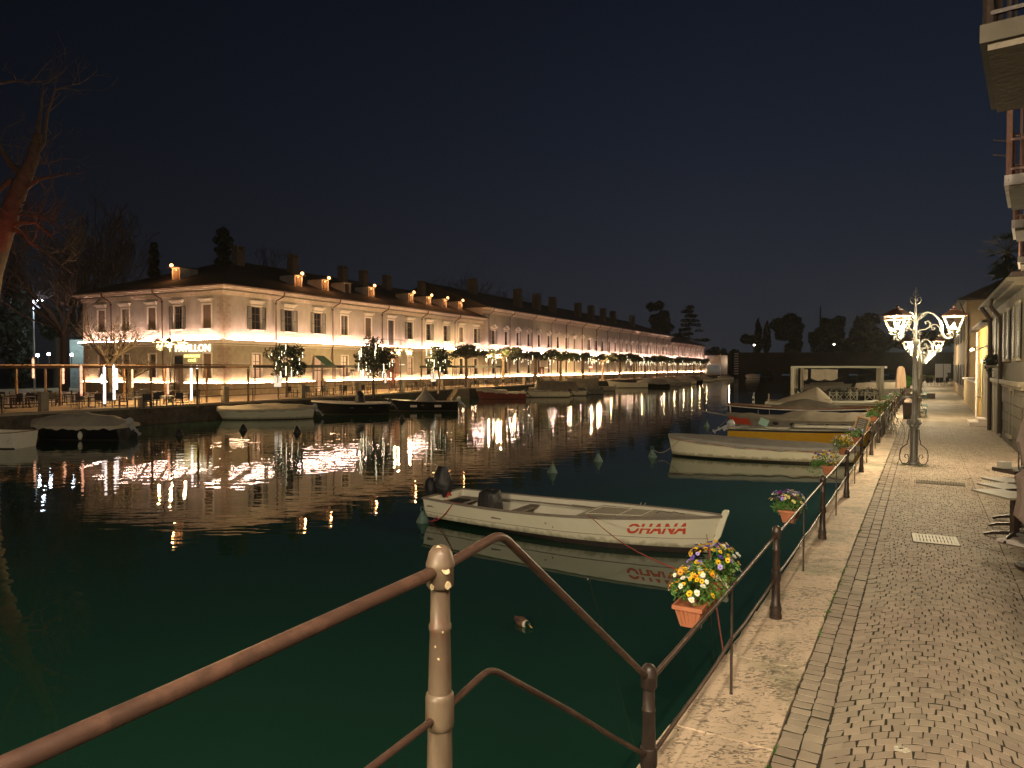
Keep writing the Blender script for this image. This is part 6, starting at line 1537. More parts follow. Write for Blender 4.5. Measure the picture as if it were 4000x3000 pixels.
# great plane tree lit red at the left edge
TY = 46.0
def lt(u, v, y=TY): p = AT(u, v, y); return p
base = lt(-75, 1500); base.z = QZ; o = thing('great_plane_tree', 'huge bare pale trunked tree glowing red at the picture edge', 'tree', base)
b = MB(); loc = lambda u, v, dy=0: lt(u, v, TY+dy) - base
b.tube([Vector((0,0,-.3)), loc(-70,1250), loc(-35,1060), loc(10,920), loc(50,800), loc(95,690), loc(128,620), loc(140,560), loc(150,520)], [.95,.78,.66,.60,.54,.46,.36,.28,.22], 14)
b.build('trunk', M['redbark'], o)
rg = random.Random(31); b = MB()
def limb(pts, r0, r1, n=7):
    P = [loc(*q) for q in pts]; k = len(P); b.tube(P, [r0+(r1-r0)*i/(k-1) for i in range(k)], n, cap=False); return P
L1 = [limb([(30,905),(80,870),(140,868),(200,920),(240,985),(300,1005)], .20,.03), limb([(45,900),(90,905),(120,950),(190,990),(240,1035)], .16,.02), limb([(60,835),(140,845),(200,868),(258,893)], .10,.02),
      limb([(100,735),(150,700),(200,690),(262,677)], .17,.03), limb([(140,600),(170,560),(185,440),(215,350),(280,333)], .16,.03), limb([(145,540),(160,420),(170,330)], .14,.03), limb([(70,665),(110,650),(160,640)], .06,.02),
      limb([(-40,330),(60,315),(120,320)], .10,.03), limb([(95,690),(40,640),(-10,560),(-50,420)], .25,.08), limb([(100,790),(60,810),(160,840),(220,860)], .07,.02), limb([(205,985),(270,975),(310,980)], .05,.015), limb([(50,700),(20,720),(-30,780)], .2,.1)]
for P in L1:
    for q in P[1:]:
        for k in range(2): branches(b, q, Vector((rg.uniform(-.2,1), rg.uniform(-1,1), rg.uniform(-.4,.7))), rg.uniform(1.2,2.4), .035, 2, rg, .55, .2, .008, 4, child=2, n=4)
b.build('branches', M['redbark'], o)
rs = point(lt(-40, 1180, TY-5), 0, (1,.05,.03)); bpy.data.objects.remove(rs)
fp = lt(-70, 1060, TY-4.5); fo = thing('red_floodlight', 'red floodlight aimed up at the great bare tree', 'light', (fp.x, fp.y, QZ))
b = MB(); b.tube([(0,0,0),(0,0,fp.z-QZ)], .08, 6); b.build('pole', M['iron'], fo); MB().box(-.25,.25,.12,.2,fp.z-QZ-.2,fp.z-QZ+.2).build('lamp_glass', emat('red lens', (1,.04,.02), 12), fo, False)
sp_ = bpy.data.lights.new('red_spot', 'SPOT'); sp_.energy = 420; sp_.color = (1,.05,.02); sp_.spot_size = R(70); sp_.shadow_soft_size = .15
so_ = bpy.data.objects.new('red_spot', sp_); COL.objects.link(so_); so_.location = fp + Vector((0,.3,0)); so_.rotation_euler = (lt(40, 700, TY) - so_.location).to_track_quat('-Z', 'Y').to_euler()
# bare woods and cypresses behind
def bare(name, lab, u0, vt, Y, h, n, seed, group=None, spread=1):
    p = AT(u0, 1400, Y); p.z = QZ; o = thing(name, lab, 'tree', p, 0, group); b = MB(); rg = random.Random(seed)
    b.tube([(0,0,0),(0,0,h*.35)], [h*.022, h*.017], 6); b.build('trunk', M['twig'], o); b = MB()
    for k in range(n):
        a = k*2.4; branches(b, (0,0,h*(.28+.07*rg.random())), Vector((math.cos(a)*spread, math.sin(a)*spread, 1.1)), h*.40, h*.010, 4, rg, .5, .35, h*.0016, 4, child=3, n=4)
    b.build('branches', M['twig'], o); return o
bare('bare_tree', 'wide bare reddish tree behind the roof of the tall building', 1800, 1000, 150, 18.5, 8, 1, spread=.9); bare('bare_tree', 'bare reddish tree behind the chimney of the tall building', 1905, 1010, 152, 18, 8, 2, spread=.9); 
bare('bare_tree', 'bare park tree behind the roof near the great red tree', 330, 900, 95, 20, 7, 3); bare('bare_tree', 'tall bare park tree between the cold lamp and the building', 250, 850, 80, 20, 7, 4); bare('bare_tree', 'bare tree just behind the roof ridge chimney', 1050, 1000, 120, 19, 5, 5)
def cypress(lab, u, vt, Y, w, seed, name='cypress_tree', g=None, zb=QZ, fat=1):
    p = AT(u, vt, Y); h = p.z - zb; p.z = zb; ells = []
    rg = random.Random(seed)
    for k in range(16):
        t = k/15; r = w*(math.sin(math.pi*min(1, (t*.92+.10)))**.6)*(1 if fat == 1 else 1) if fat == 1 else w*math.sqrt(max(.05,1-(2*t-1)**4*.9 - (t>.8)*(t-.8)*3))
        ells.append(((rg.uniform(-.1,.1)*w, rg.uniform(-.1,.1)*w, h*(.06+.90*t)), (max(.15,r*.8), max(.15,r*.8), h*.06)))
    return tree(name, lab, p, ells, 4500, .035*h if h < 12 else .50, h*.3, .25, 'leafdark', g, seed, limbs=0)
cypress('slim dark cypress near the picture edge beside the cold lamp', 60, 1000, 90, 2.2, 5); cypress('left one of two slim cypresses on the fort wall'.replace('left one', 'shorter lamp side one'), 2962, 1243, 300, 2.0, 7, zb=9.7); cypress('slim cypress on the fort wall touching the wide pine', 2997, 1250, 302, 2.0, 8, zb=9.7)
def pine(lab, ucs, Y, seed, zb=9.7, n=9000, name='umbrella_pine', ls=.85):
    "ucs: clump circles (u, v, radius px) of the crown outline"
    u0 = sum(c[0] for c in ucs)/len(ucs); p = AT(u0, 1400, Y); p.z = zb; s = Y/FPX; ells = []; rg = random.Random(seed)
    for u, v, r in ucs:
        q = AT(u, v, Y) - p; R_ = r*s
        ells += clumps((q.x, q.y, q.z), (R_*.8, R_*.8, R_*.75), 9, R_*.34, seed+int(u)) + [((q.x,q.y,q.z), (R_*.7,)*3)]
    return tree(name, lab, p, ells, n, ls, max(2, min(e[0][2] for e in ells)), .5, 'leafdark', None, seed, limbs=5)
pine('great domed dark pine in the middle of the fort wall', [(3040,1268,36),(3085,1252,40),(3112,1278,34),(3060,1300,42),(3105,1320,36),(3095,1360,34),(3110,1345,34)], 300, 11)
pine('wide low dark pine beyond the radio mast', [(3235,1270,36),(3275,1265,36),(3210,1305,40),(3260,1310,52),(3180,1322,30),(3240,1355,40),(3290,1350,40),(3190,1355,30)], 305, 12)
pine('tall rounded dark pine closest to the street lamp row', [(3360,1262,34),(3400,1250,38),(3350,1310,46),(3410,1310,48),(3440,1335,38),(3340,1355,40),(3400,1355,42),(3450,1360,30)], 300, 13)
pine('small loose bush beside the cypresses on the fort wall', [(2915,1325,26),(2950,1330,26),(2975,1345,24)], 300, 14, n=2500, name='bush')
pine('dark trees behind the lamp heads at the promenade end', [(3500,1330,45),(3560,1350,40),(3620,1330,50),(3680,1320,45),(3730,1310,45)], 310, 15)
pine('flat tiered dark pine behind the end of the tall building', [(2540,1200,20),(2575,1195,24),(2590,1235,30),(2560,1250,34),(2600,1280,34),(2565,1300,40)], 290, 16, zb=QZ, name='pine_tree')
o = thing('cedar_tree', 'spiky dark cedar standing apart beyond the last roofs', 'tree', Vector((AT(2692,1400,300).x, 300, QZ))); b = MB(); b.tube([(0,0,0),(0,0,27)], [.6,.15], 7); b.build('trunk', M['bark'], o)
el_ = []; rg = random.Random(8)
for k, (v, hw) in enumerate(((1200,5),(1215,14),(1232,18),(1250,24),(1268,34),(1285,44),(1303,54),(1322,58),(1340,62),(1360,62),(1380,60))):
    z = AT(2692, v, 300).z - QZ
    for j in range(5): q = rg.uniform(-1, 1)*hw*.109; el_.append(((q+rg.uniform(-.5,.5), rg.uniform(-2,2), z-abs(q)*.12), (1.6+hw*.012, 1.6, .75)))
leaves(el_, 5000, .45, 3).build('crown', M['leafdark'], o, False)
cypress('small bushy evergreen just above the far roof end', 2655+0, 1290, 290, 3.5, 19, fat=2); pine('dark wood closing the gap between the last roof and the fort wall', [(2760,1395,30),(2820,1390,32),(2870,1390,30),(2720,1380,30),(2790,1370,18)], 330, 20, zb=QZ, name='thicket', n=4000)
pine('dark dense conical tree behind the building, in front of the dim garden', [(602,962,13),(602,990,19),(602,1025,24),(602,1065,27),(600,1110,30)], 112, 3, zb=QZ, n=5000, name='cypress_tree', ls=.4)
pine('thick round topped dark evergreen behind the first ridge chimney', [(872,912,27),(874,945,32),(872,985,34),(875,1030,36),(872,1080,36)], 112, 4, zb=QZ, n=7000, name='evergreen_tree', ls=.45)
pine('dark evergreen mass between the cold lamp and the end wall', [(250,1150,34),(235,1200,44),(270,1260,50),(200,1290,48),(170,1240,34)], 98, 6, zb=QZ, n=6000, name='evergreen_tree', ls=.45)
# palm behind the houses
pp_ = AT(3935, 985, 44); pz = pp_.z; o = thing('palm_tree', 'tall dark palm rising behind the house roofs', 'tree', Vector((pp_.x, 44, QZ))); h = pz-QZ
MB().tube([(0,0,0),(.1,0,h*.6),(0,0,h)], [.22,.18,.20], 9).build('trunk', M['bark'], o)
def fan_palm(h_, r, n, seed, nm='fronds'):
    b = MB(); rg = random.Random(seed)
    for k in range(n):
        a = rg.uniform(0,6.283); e = rg.uniform(-.9, 1.1); d = Vector((math.cos(a)*math.cos(e), math.sin(a)*math.cos(e), math.sin(e))); c = Vector((0,0,h_)) + d*r*.55; s_ = d.cross(Vector((0,0,1))).normalized()
        b.tube([(0,0,h_), c], .02, 4)
        for j in range(9):
            t = (j-4)/4*1.1; q = (d*math.cos(t) + s_*math.sin(t)).normalized(); tip = c + q*r*.55 - Vector((0,0,.18*r)); w = Vector((0,0,1)).cross(q).normalized()*.045
            b.add([c-w, c+w, tip], [(0,1,2)])
    return b
fan_palm(h, 1.7, 34, 3).build('crown', M['leafdark'], o, False); fan_palm(h-1.6, 1.5, 18, 4).build('lower_crown', M['leafdark'], o, False)
o2_ = thing('banana_plant', 'broad leaved dark plant leaning over the house roof', 'plant', Vector((AT(3950,1000,38).x, 38, QZ))); zb = AT(3950,1075,38).z - QZ; b = MB()
for (du, dv) in ((-90,-5),(-60,-35),(-75,20),(-45,45),(-10,-45),(30,-30)):
    e = Vector((du*38/FPX, 0, -dv*38/FPX)); q = [Vector((0,0,zb)).lerp(Vector((0,0,zb))+e, t)+Vector((0,0,.18*math.sin(math.pi*t))) for t in (0,.3,.6,1)]
    w = (.02,.17,.17,.02); n_ = Vector((0,0,1)).cross(e).normalized()
    b.add([tuple(p_ + Vector((0,.06,.5)) .normalized()*w[i]) for i, p_ in enumerate(q)] + [tuple(p_ - Vector((0,.06,.5)).normalized()*w[i]) for i, p_ in enumerate(q)], [(i,i+1,5+i,4+i) for i in range(3)])
b.build('leaves', M['leafdark'], o2_, False); MB().tube([(0,0,0),(0,0,zb+.1)], .1, 7).build('stem', M['bark'], o2_)
# ================================================================== HOUSES AND FURNITURE BESIDE THE COBBLES
# a house lies on the line x = .5836 Y + off ; frame: origin on that line, local x along D1, y away from the canal
def house(name, lab, Ya, Yb, off, H, wallm, cat='building', roofm='roof', ov=.35, depth=9, rise=1.6, rot=None):
    a = Vector((.5836*Ya+off, Ya, QZ)); L_ = (Yb-Ya)/D1.y; o = thing(name, lab, cat, a, math.atan2(D1.y, D1.x))
    return o, L_
def hwall(o, L_, H, depth, wins, m, wm=None, dep=.22):
    "house body: y runs to -depth (away from the canal is -y in this frame)"
    b = MB(); fn = lambda u, d, z: (u, -d, z)
    wallgrid(b, 0, L_, -.05, H, wins, fn, dep)
    b.add([(0,0,-.05),(0,-depth,-.05),(0,-depth,H),(0,0,H)], [(0,1,2,3)]); b.add([(L_,0,-.05),(L_,-depth,-.05),(L_,-depth,H),(L_,0,H)], [(0,1,2,3)]); b.add([(0,-depth,-.05),(L_,-depth,-.05),(L_,-depth,H),(0,-depth,H)], [(0,1,2,3)])
    b.build('wall', M[m], o, False); MB().add([(.1,-.5,0),(L_-.1,-.5,0),(L_-.1,-.5,H),(.1,-.5,H)], [(0,1,2,3)]).build('inner_partition', M['dark'], o, False)  # the black sheet paints in the darkness of the rooms behind the windows
def hroof(o, L_, H, depth, rise, ov=.4, m='roof'):
    b = MB(); z = H; mid = -depth/2
    b.add([(-ov,ov,z),(L_+ov,ov,z),(L_+ov,-depth-ov,z),(-ov,-depth-ov,z),(-ov,ov,z+.12),(L_+ov,ov,z+.12),(L_+ov,-depth-ov,z+.12),(-ov,-depth-ov,z+.12),(-ov+2,mid,z+rise),(L_+ov-2,mid,z+rise)],
        [(0,1,2,3),(0,1,5,4),(1,2,6,5),(2,3,7,6),(3,0,4,7),(4,5,9,8),(5,6,9),(6,7,8,9),(7,4,8)]); return b.build('roof', M[m], o, False)
def hwin(o, x, z, w, h, sh=True, lit=False, sur='housetrim', balcony=False):
    b = MB(); b.box(x-w/2-.1, x-w/2, 0, .04, z, z+h); b.box(x+w/2, x+w/2+.1, 0, .04, z, z+h); b.box(x-w/2-.12, x+w/2+.12, 0, .06, z+h, z+h+.12); b.box(x-w/2-.16, x+w/2+.16, -.02, .12, z-.09, z-.002)
    f = b.build('window', M[sur], o, False); b = MB(); b.box(x-w/2, x+w/2, -.20, -.16, z, z+h, 0); b.box(x-.03, x+.03, -.159, -.13, z, z+h, 1); b.box(x-w/2, x+w/2, -.158, -.13, z+h*.5-.02, z+h*.5+.02, 1)
    b.build('pane', [M['lit'] if lit else M['pane'], M['frame']], f, False)
    if sh:
        for x0 in (x-w/2-.03-w/2, x+w/2+.03): b = MB(); b.box(x0, x0+w/2, .05, .09, z, z+h); [b.bar((x0+.04,.10,z+.06+.1*i),(x0+w/2-.04,.10,z+.06+.1*i),.03,.02) for i in range(int((h-.1)/.1))]; b.build('shutter', M['shutter'], f, False)
    return f
def wn(lst): return [(x-w/2, x+w/2, z, z+h) for x, z, w, h in lst]
# grey beige house with the ledge
o, L_ = house('town_house', 'grey beige house with a stone ledge and thick drainpipe, nearest beyond the cafe tables', 21.0, 31.6, 3.05, 5.6, 'housea')
ws = [(1.8,3.0,.9,1.7),(5.0,3.0,.9,1.7),(8.4,3.0,.9,1.7),(3.4,.4,.9,1.5),(9.6,0.02,.9,2.0)]
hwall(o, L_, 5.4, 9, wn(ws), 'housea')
for x, z, w, h in ws[:3]: hwin(o, x, z, w, h, True)
hwin(o, *ws[3], False)
b = MB(); b.box(9.15,10.05,-.15,-.10,.02,2.02,0); b.box(9.2,9.58,-.099,-.07,.1,1.9,1); b.box(9.62,10.0,-.099,-.07,.1,1.9,1); b.box(9.05,9.15,0,.05,0,2.1,1); b.box(10.05,10.15,0,.05,0,2.1,1); b.box(9.05,10.15,0,.06,2.02,2.15,1); b.build('door', [M['frame'], mat('pale door', (.42,.40,.30), None, rough=.6)], o, False)
b = MB(); b.box(0,L_,0,.16,2.10,2.26); b.box(0,L_,0,.09,2.0,2.099); b.build('ledge', M['housetrim'], o, False)
b = MB()
for i in range(5):
    for j in range(5):
        x = (j+.5*(i%2))*1.15
        if x < L_-3.6: b.box(max(0,x)+.02, x+1.13, 0, .035, .02+i*.36, .36+i*.36)
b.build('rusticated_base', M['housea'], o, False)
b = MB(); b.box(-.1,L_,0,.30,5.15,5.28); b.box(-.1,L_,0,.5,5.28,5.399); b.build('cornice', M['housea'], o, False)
b = MB(); b.tube([(6.4,.42,5.35),(6.4,.45,5.0),(6.4,.16,4.6),(6.4,.12,4.3),(6.4,.12,.2)], .07, 8); b.build('downpipe', M['iron'], o)
b = MB(); b.tube([(10.6,.5,5.3),(10.6,.2,4.8),(10.6,.16,4.4),(10.6,.14,.0)], .085, 8); b.build('downpipe', M['iron'], o)
b = MB()
for i in range(2): x = 6.9+1.3*i; b.box(x, x+1.0, 0, .04, .0, 1.4)
b.build('brown_base_panel', M['housed'], o, False)
hroof(o, L_, 5.4, 9, 1.9)
b = MB(); b.box(1.5,6.8,-4.5,-2.2,5.6,7.2,0); b.box(1.2,7.1,-4.8,-1.9,7.2,7.35,1)
for i in range(5): b.box(2.0+i*1.0,2.5+i*1.0,-2.19,-2.15,6.2,7.0,1)
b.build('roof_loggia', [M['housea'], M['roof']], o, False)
# flower balcony shelf on it
b = MB(); b.box(7.6,9.2,.0,.45,2.7,2.78); b.build('balcony_shelf', M['concrete'], o, False)
sh_ = thing('window_plants', 'dark trailing plants on the window shelf of the grey beige house', 'plants', o.location.copy(), o.rotation_euler.z); leaves([((7.7+.35*i,.25,2.98),(.3,.26,.25)) for i in range(5)] + [((8.0,.35,2.7),(.35,.15,.3))], 900, .05, 6).build('foliage', M['leafdark'], sh_, False)
# yellow lit house
o, L_ = house('town_house', 'narrow yellow house with tall pale door frames and a stone step, lit warm', 31.6, 39.6, 3.05, 4.9, 'houseb')
hwall(o, L_, 4.7, 8, [(1.2,2.3,.0,2.9),(3.2,4.3,.0,2.9),(6.2,7.1,1.2,2.8)], 'houseb'); hroof(o, L_, 4.7, 8, .9)
for x0 in (1.2, 3.2):
    b = MB(); b.box(x0-.14,x0,0,.07,0,3.05); b.box(x0+1.1,x0+1.24,0,.07,0,3.05); b.box(x0-.2,x0+1.3,0,.12,2.9,3.12); b.build('door_frame', mat('door frame white', (.62,.56,.44), None, rough=.6), o, False)
    b = MB(); b.box(x0,x0+1.1,-.15,-.1,0,2.9,0); b.box(x0+.08,x0+.5,-.099,-.08,.2,2.7,1); b.box(x0+.6,x0+1.02,-.099,-.08,.2,2.7,1); b.build('door', [M['frame'], M['pane']], o, False)
hwin(o, 6.65, 1.2, .9, 1.6, False)
b = MB(); b.box(.6,3.0,.0,.75,0,.16); b.box(.8,2.8,0,.4,.16,.30); b.build('step', M['trim'], o, False)
b = MB(); b.add([(-.3,0,3.7),(2.4,0,3.7),(2.4,.8,3.35),(-.3,.8,3.35)], [(0,1,2,3)]); b.add([(-.3,0,3.76),(2.4,0,3.76),(2.4,.82,3.41),(-.3,.82,3.41)], [(0,1,2,3)]); b.add([(-.3,0,3.70),(-.3,.8,3.35),(-.3,.82,3.41),(-.3,0,3.76)], [(0,1,2,3)]); b.build('porch_roof', M['trim'], o, False)
MB().tube([(7.6,.1,0),(7.6,.1,4.6)], .06, 8).build('downpipe', M['trim'], o)
b = MB(); b.ball((0,0,0),.09,8,6,0); b.tube([(0,0,.1),(0,-.25,.15)], .02, 5, 1); wl_ = put(b.mesh('wall_lamp', [M['bulby'], M['iron']]), 'wall_lamp', o.location + Vector((D1.x*5.2 - P1.x*.45, D1.y*5.2 - P1.y*.45, 3.6)), math.atan2(D1.y,D1.x), 'small bright wall lamp on the yellow house', 'light', None); point(wl_.location + Vector((0,0,-.16)), 55, (1,.75,.38), .06)
# garden wall with a coping
a = Vector((.5836*40+3.1, 40, QZ)); c = Vector((.5836*54.5+3.2, 54.5, QZ)); o = thing('garden_wall', 'low ochre garden wall with a sloping tiled coping between two houses', 'wall', (0,0,0))
b = MB(); b.bar(a+P1*.15+Vector((0,0,.85)), c+P1*.15+Vector((0,0,.85)), .3, 1.9); b.bar(c+Vector((0,0,.85)), c+P1*2.2+Vector((0,0,.85)), .3, 1.9); b.build('wall', M['gardenwall'], o, False)
b = MB(); b.bar(a+P1*.15+Vector((0,0,1.87)), c+P1*.15+Vector((0,0,1.87)), .52, .13); b.bar(c+Vector((0,0,1.86)), c+P1*2.3+Vector((0,0,1.86)), .52, .13); b.build('coping', M['trim'], o, False)
# ochre house with its gable to us
o, L_ = house('town_house', 'tall ochre house with a dark hipped roof behind the garden wall', 58, 80, 3.5, 8.4, 'housec')
ws = [(x, z, 1.0, 1.7) for x in (3,8,13,18,22) for z in (1.2, 5.0)]; hwall(o, L_, 8.2, 11, wn(ws), 'housec'); hroof(o, L_, 8.2, 11, 3.2, .6)
for x, z, w, h in ws: hwin(o, x, z, w, h, True)
b = MB(); b.tube([(-.15,.45,8.0),(-.12,.2,7.3),(-.12,-.1,6.9),(-.12,-.1,.2)], .06, 8); b.build('downpipe', M['iron'], o)
b = MB(); b.box(-.03,0,-3.4,-1.2,6.2,6.3); b.box(-.05,0,-4.1,-3.7,.0,8.1); b.build('wall_trim', M['housec'], o, False)
# houses farther on
for Ya, Yb, off, H_, m, lab, n in ((84,106,5.4,9.6,'housed','brown three storey house with small balconies past the ochre house',3),(107,140,7.0,11.5,'housec','taller balconied house in the misty far part of the promenade',3),(141,178,9.5,9.5,'housed','far house with a pale lit ground floor beyond the balconied house',3)):
    o, L_ = house('town_house', lab, Ya, Yb, off, H_, m); k = int(L_/4.2)
    ws = [(2.2+4.2*i, z, 1.1, 1.9) for i in range(k) for z in (.6, 3.6, 6.6) if z+2.2 < H_]; hwall(o, L_, H_, 10, wn(ws), m); hroof(o, L_, H_, 10, 2.2, .5)
    for j, (x, z, w, h) in enumerate(ws): hwin(o, x, z, w, h, z > 1, False)
    for i in range(0, k, 2):
        x = 2.2+4.2*i; b = MB(); b.box(x-1.1,x+1.1,0,.95,3.35,3.48,0)
        for t in range(12): b.box(x-1.08+2.16*t/11-.012, x-1.08+2.16*t/11+.012, .90,.925,3.48,4.35,1)
        b.box(x-1.1,x+1.1,.89,.94,4.35,4.40,1); b.build('balcony', [M['concrete'], M['iron']], o, False)
    b = MB(); b.box(0,L_,0,.12,3.1,3.22); b.box(0,L_,0,.3,H_-.25,H_-.02); b.build('cornice', M['trim'], o, False)
b = MB(); b.box(-1.5,1.5,-.1,.1,0,3.4,0); b.box(-.05,.05,-.13,-.101,0,3.3,1); put(b.mesh('gate', [mat('white gate', (.55,.55,.60), None, rough=.6), M['iron']], False), 'white_gate', Vector((AT(3683,1480,140).x, 140, QZ)), 0, 'tall white double gate lit at the far end of the houses', 'gate', None)
# ---------------------------------------------------------------- balconied hotel wall off to the side
D2 = Vector((.7436, 1, 0)).normalized(); P2 = Vector((D2.y, -D2.x, 0))
zb = EYE + 2.5
c1 = AT(3826, 200, 5.5); c1.z = QZ                                   # outer near corner of the first balcony
def bal_at(Y): return Vector((c1.x + (Y-5.5)*.7436, Y, QZ))
ho = thing('hotel', 'pale hotel front with stone balconies jutting over the cobbles', 'building', (0,0,0), 0)
w0 = c1 + P2*1.0 - D2*2.2; w1 = bal_at(18.0) + P2*1.0
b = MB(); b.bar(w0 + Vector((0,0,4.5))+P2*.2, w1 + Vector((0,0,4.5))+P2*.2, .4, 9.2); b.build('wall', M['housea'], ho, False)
for i, (Y, ly, sm, z_) in enumerate(((5.5, 1.75, 'concrete', 0), (9.75, 1.7, 'whitestone', 0), (12.7, 1.45, 'whitestone', 0), (16.9, 1.4, 'whitestone', 0))):
    p = bal_at(Y); q = p + D2*ly; hb = zb - QZ; b = MB()
    def pt(s, t, z): v = p + D2*s + P2*t; return (v.x, v.y, QZ+z)
    def slab(s0,s1,t0,t1,z0,z1,m=0): b.add([pt(s0,t0,z0),pt(s1,t0,z0),pt(s1,t1,z0),pt(s0,t1,z0),pt(s0,t0,z1),pt(s1,t0,z1),pt(s1,t1,z1),pt(s0,t1,z1)], [(0,3,2,1),(4,5,6,7),(0,1,5,4),(1,2,6,5),(2,3,7,6),(3,0,4,7)], m)
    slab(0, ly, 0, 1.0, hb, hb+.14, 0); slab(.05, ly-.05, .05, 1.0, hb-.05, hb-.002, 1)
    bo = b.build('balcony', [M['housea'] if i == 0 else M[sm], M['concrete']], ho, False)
    im = M['iron'] if i == 0 else M['pinkiron']; b = MB()
    n1, n2 = 9, 7
    for k in range(n1+1): v = pt(ly*k/n1*.96+.03, .05, 0); b.bar((v[0],v[1],zb+.14),(v[0],v[1],zb+1.10),.022 if 0 < k < n1 else .05,.022 if 0 < k < n1 else .05)
    for k in range(1, n2+1):
        for s in (.04, ly-.05): v = pt(s, .05+.93*k/n2, 0); b.bar((v[0],v[1],zb+.14),(v[0],v[1],zb+1.10),.022,.022)
    for z in (zb+.22, zb+.62, zb+1.11):
        for (s0,t0),(s1,t1) in (((.03,.05),(ly-.05,.05)),((.03,.05),(.03,1.0)),((ly-.05,.05),(ly-.05,1.0))): va, vb = pt(s0,t0,0), pt(s1,t1,0); b.bar((va[0],va[1],z),(vb[0],vb[1],z),.035,.03)
    if i == 0:
        for k in range(3): cc = pt(.05, .25+.28*k, 0); b.tube([(cc[0]+.1*P2.x*math.cos(a), cc[1]+.1*P2.y*math.cos(a), zb+.5+.16*math.sin(a)) for a in [6.283*j/12 for j in range(13)]], .012, 5)
    b.build('balcony_railing', im, bo, False)
    # the door behind each balcony
    b = MB(); v0, v1 = pt(.2, .99, .14), pt(ly-.2, .99, .14); b.bar((v0[0],v0[1],zb+1.3),(v1[0],v1[1],zb+1.3),.05,2.2); b.build('balcony_door', M['shutter'], ho, False)
# clothes pegs arms off the second balcony
v = bal_at(9.75)
for dz in (.62,.42): MB().tube([v+Vector((-.16,0,5.2+dz)), v+Vector((.1,.05,5.2+dz))], .008, 5).build('drying_arm', M['metal'], ho)
# ---------------------------------------------------------------- cafe tables in front of the hotel
def cafe_table(lab, p, rz):
    o = thing('cafe_table', lab, 'table', p, rz, 'pale topped cafe tables beside the cobbles'); MB().box(-.42,.42,-.40,.40,.70,.73).build('table_top', M['tabletop'], o, False)
    b = MB(); b.box(-.045,.045,-.045,.045,.05,.699); b.box(-.22,.22,-.04,.04,.66,.698); b.box(-.04,.04,-.22,.22,.655,.697); b.build('pedestal', M['iron'], o, False)
    for k in range(4):
        a = k*math.pi/2+.6; b = MB(); b.tube([(0,0,.10),(.12*math.cos(a),.12*math.sin(a),.09),(.30*math.cos(a),.30*math.sin(a),.055),(.42*math.cos(a),.42*math.sin(a),.012)], [.035,.03,.026,.018], 8); b.build('foot', M['metal'] if k in (0,3) else M['iron'], o)
tp = G(3962, 2108); az = R(55)
cafe_table('cafe table closest to us, its pale top cut off by the picture edge', tp, R(3)); cafe_table('middle cafe table, only a strip of its pale top showing', tp + Vector((.50,.62,0)), R(3)); cafe_table('third cafe table, just in front of the stacked chairs', tp + Vector((.98,1.22,0)), R(3))
# stack of folded wire chairs on a crate
cp = tp + Vector((1.62, 1.95, 0)); o = thing('rack_table', 'dark side table carrying black wire racks behind the cafe tables', 'table', cp, 0); MB().box(-.45,.6,-.3,.3,.76,.83).build('table_top', M['iron'], o, False)
b = MB()
for x in (.1,.5):
    for y in (-.25,.25): b.box(x-.02,x+.02,y-.02,y+.02,0,.759)
b.build('frame', M['iron'], o, False)
for k, (x, y, h) in enumerate(((-.27,-.15,.36),(-.17,.0,.33),(-.12,-.2,.18),(.0,.15,.38))):
    b = MB(); b.tube([(0,0,0),(0,0,h),(.05,0,h+.02),(.42,0,h+.02),(.47,0,h),(.47,0,0)], .010, 5); b.tube([(0,0,h*.6),(.47,0,h*.6)], .008, 4); b.tube([(.2,0,0),(.2,0,h)], .008, 4); b.tube([(0,0,.02),(.12,.1,.02),(.47,.1,.02)], .008, 4)
    put(b.mesh('wire_rack', M['iron']), 'wire_rack', cp + Vector((x,y,.832)), 0, ['tallest black wire rack at the outer end of the side table','black wire rack second from the outer end of the side table','low black wire rack at the front of the side table','tall black wire rack at the back of the side table'][k], 'rack', 'black wire racks')
put(MB().box(-.08,.08,-.08,.08,0,.12).mesh('napkin_box', M['white'], False), 'napkin_box', cp+Vector((-.36,.1,.832)), 0, 'small white napkin box beside the wire racks', 'box', None)
# closed parasol
pp0 = Vector((AT(4080,1700,9.3).x, 9.3, QZ)); o = thing('closed_parasol', 'closed mauve beige parasol hanging in folds at the picture edge', 'parasol', pp0)
MB().lathe([(.30,0),(.30,.05),(.05,.08),(.028,.1),(.028,2.9)], 10).build('pole', M['iron'], o)
b = MB(); rings = []
for z, r in ((.62,.20),(.70,.27),(.95,.24),(1.25,.27),(1.33,.19),(1.42,.20),(1.75,.27),(2.1,.20),(2.5,.12),(2.8,.04)):
    rings.append([(math.cos(a)*r*(1+.22*math.sin(a*8+z*2)), math.sin(a)*r*(1+.22*math.sin(a*8+z*2)), z+.05*math.sin(a*8)) for a in [6.283*i/48 for i in range(48)]])
b.loft(rings); b.build('canopy', M['umb'], o)
b = MB(); b.tube([(.24*math.cos(a), .24*math.sin(a), 1.36) for a in [6.283*i/16 for i in range(17)]], .014, 5); b.build('strap', M['bag'], o)
q = G(3985, 2130); put(MB().box(-.28,.28,-.24,.24,0,.05).mesh('weight', M['whitestone'], False), 'parasol_weight', q+Vector((.15,.1,.006)), .3, 'flat pale stone slab on the cobbles under the nearest cafe table', 'slab', None)
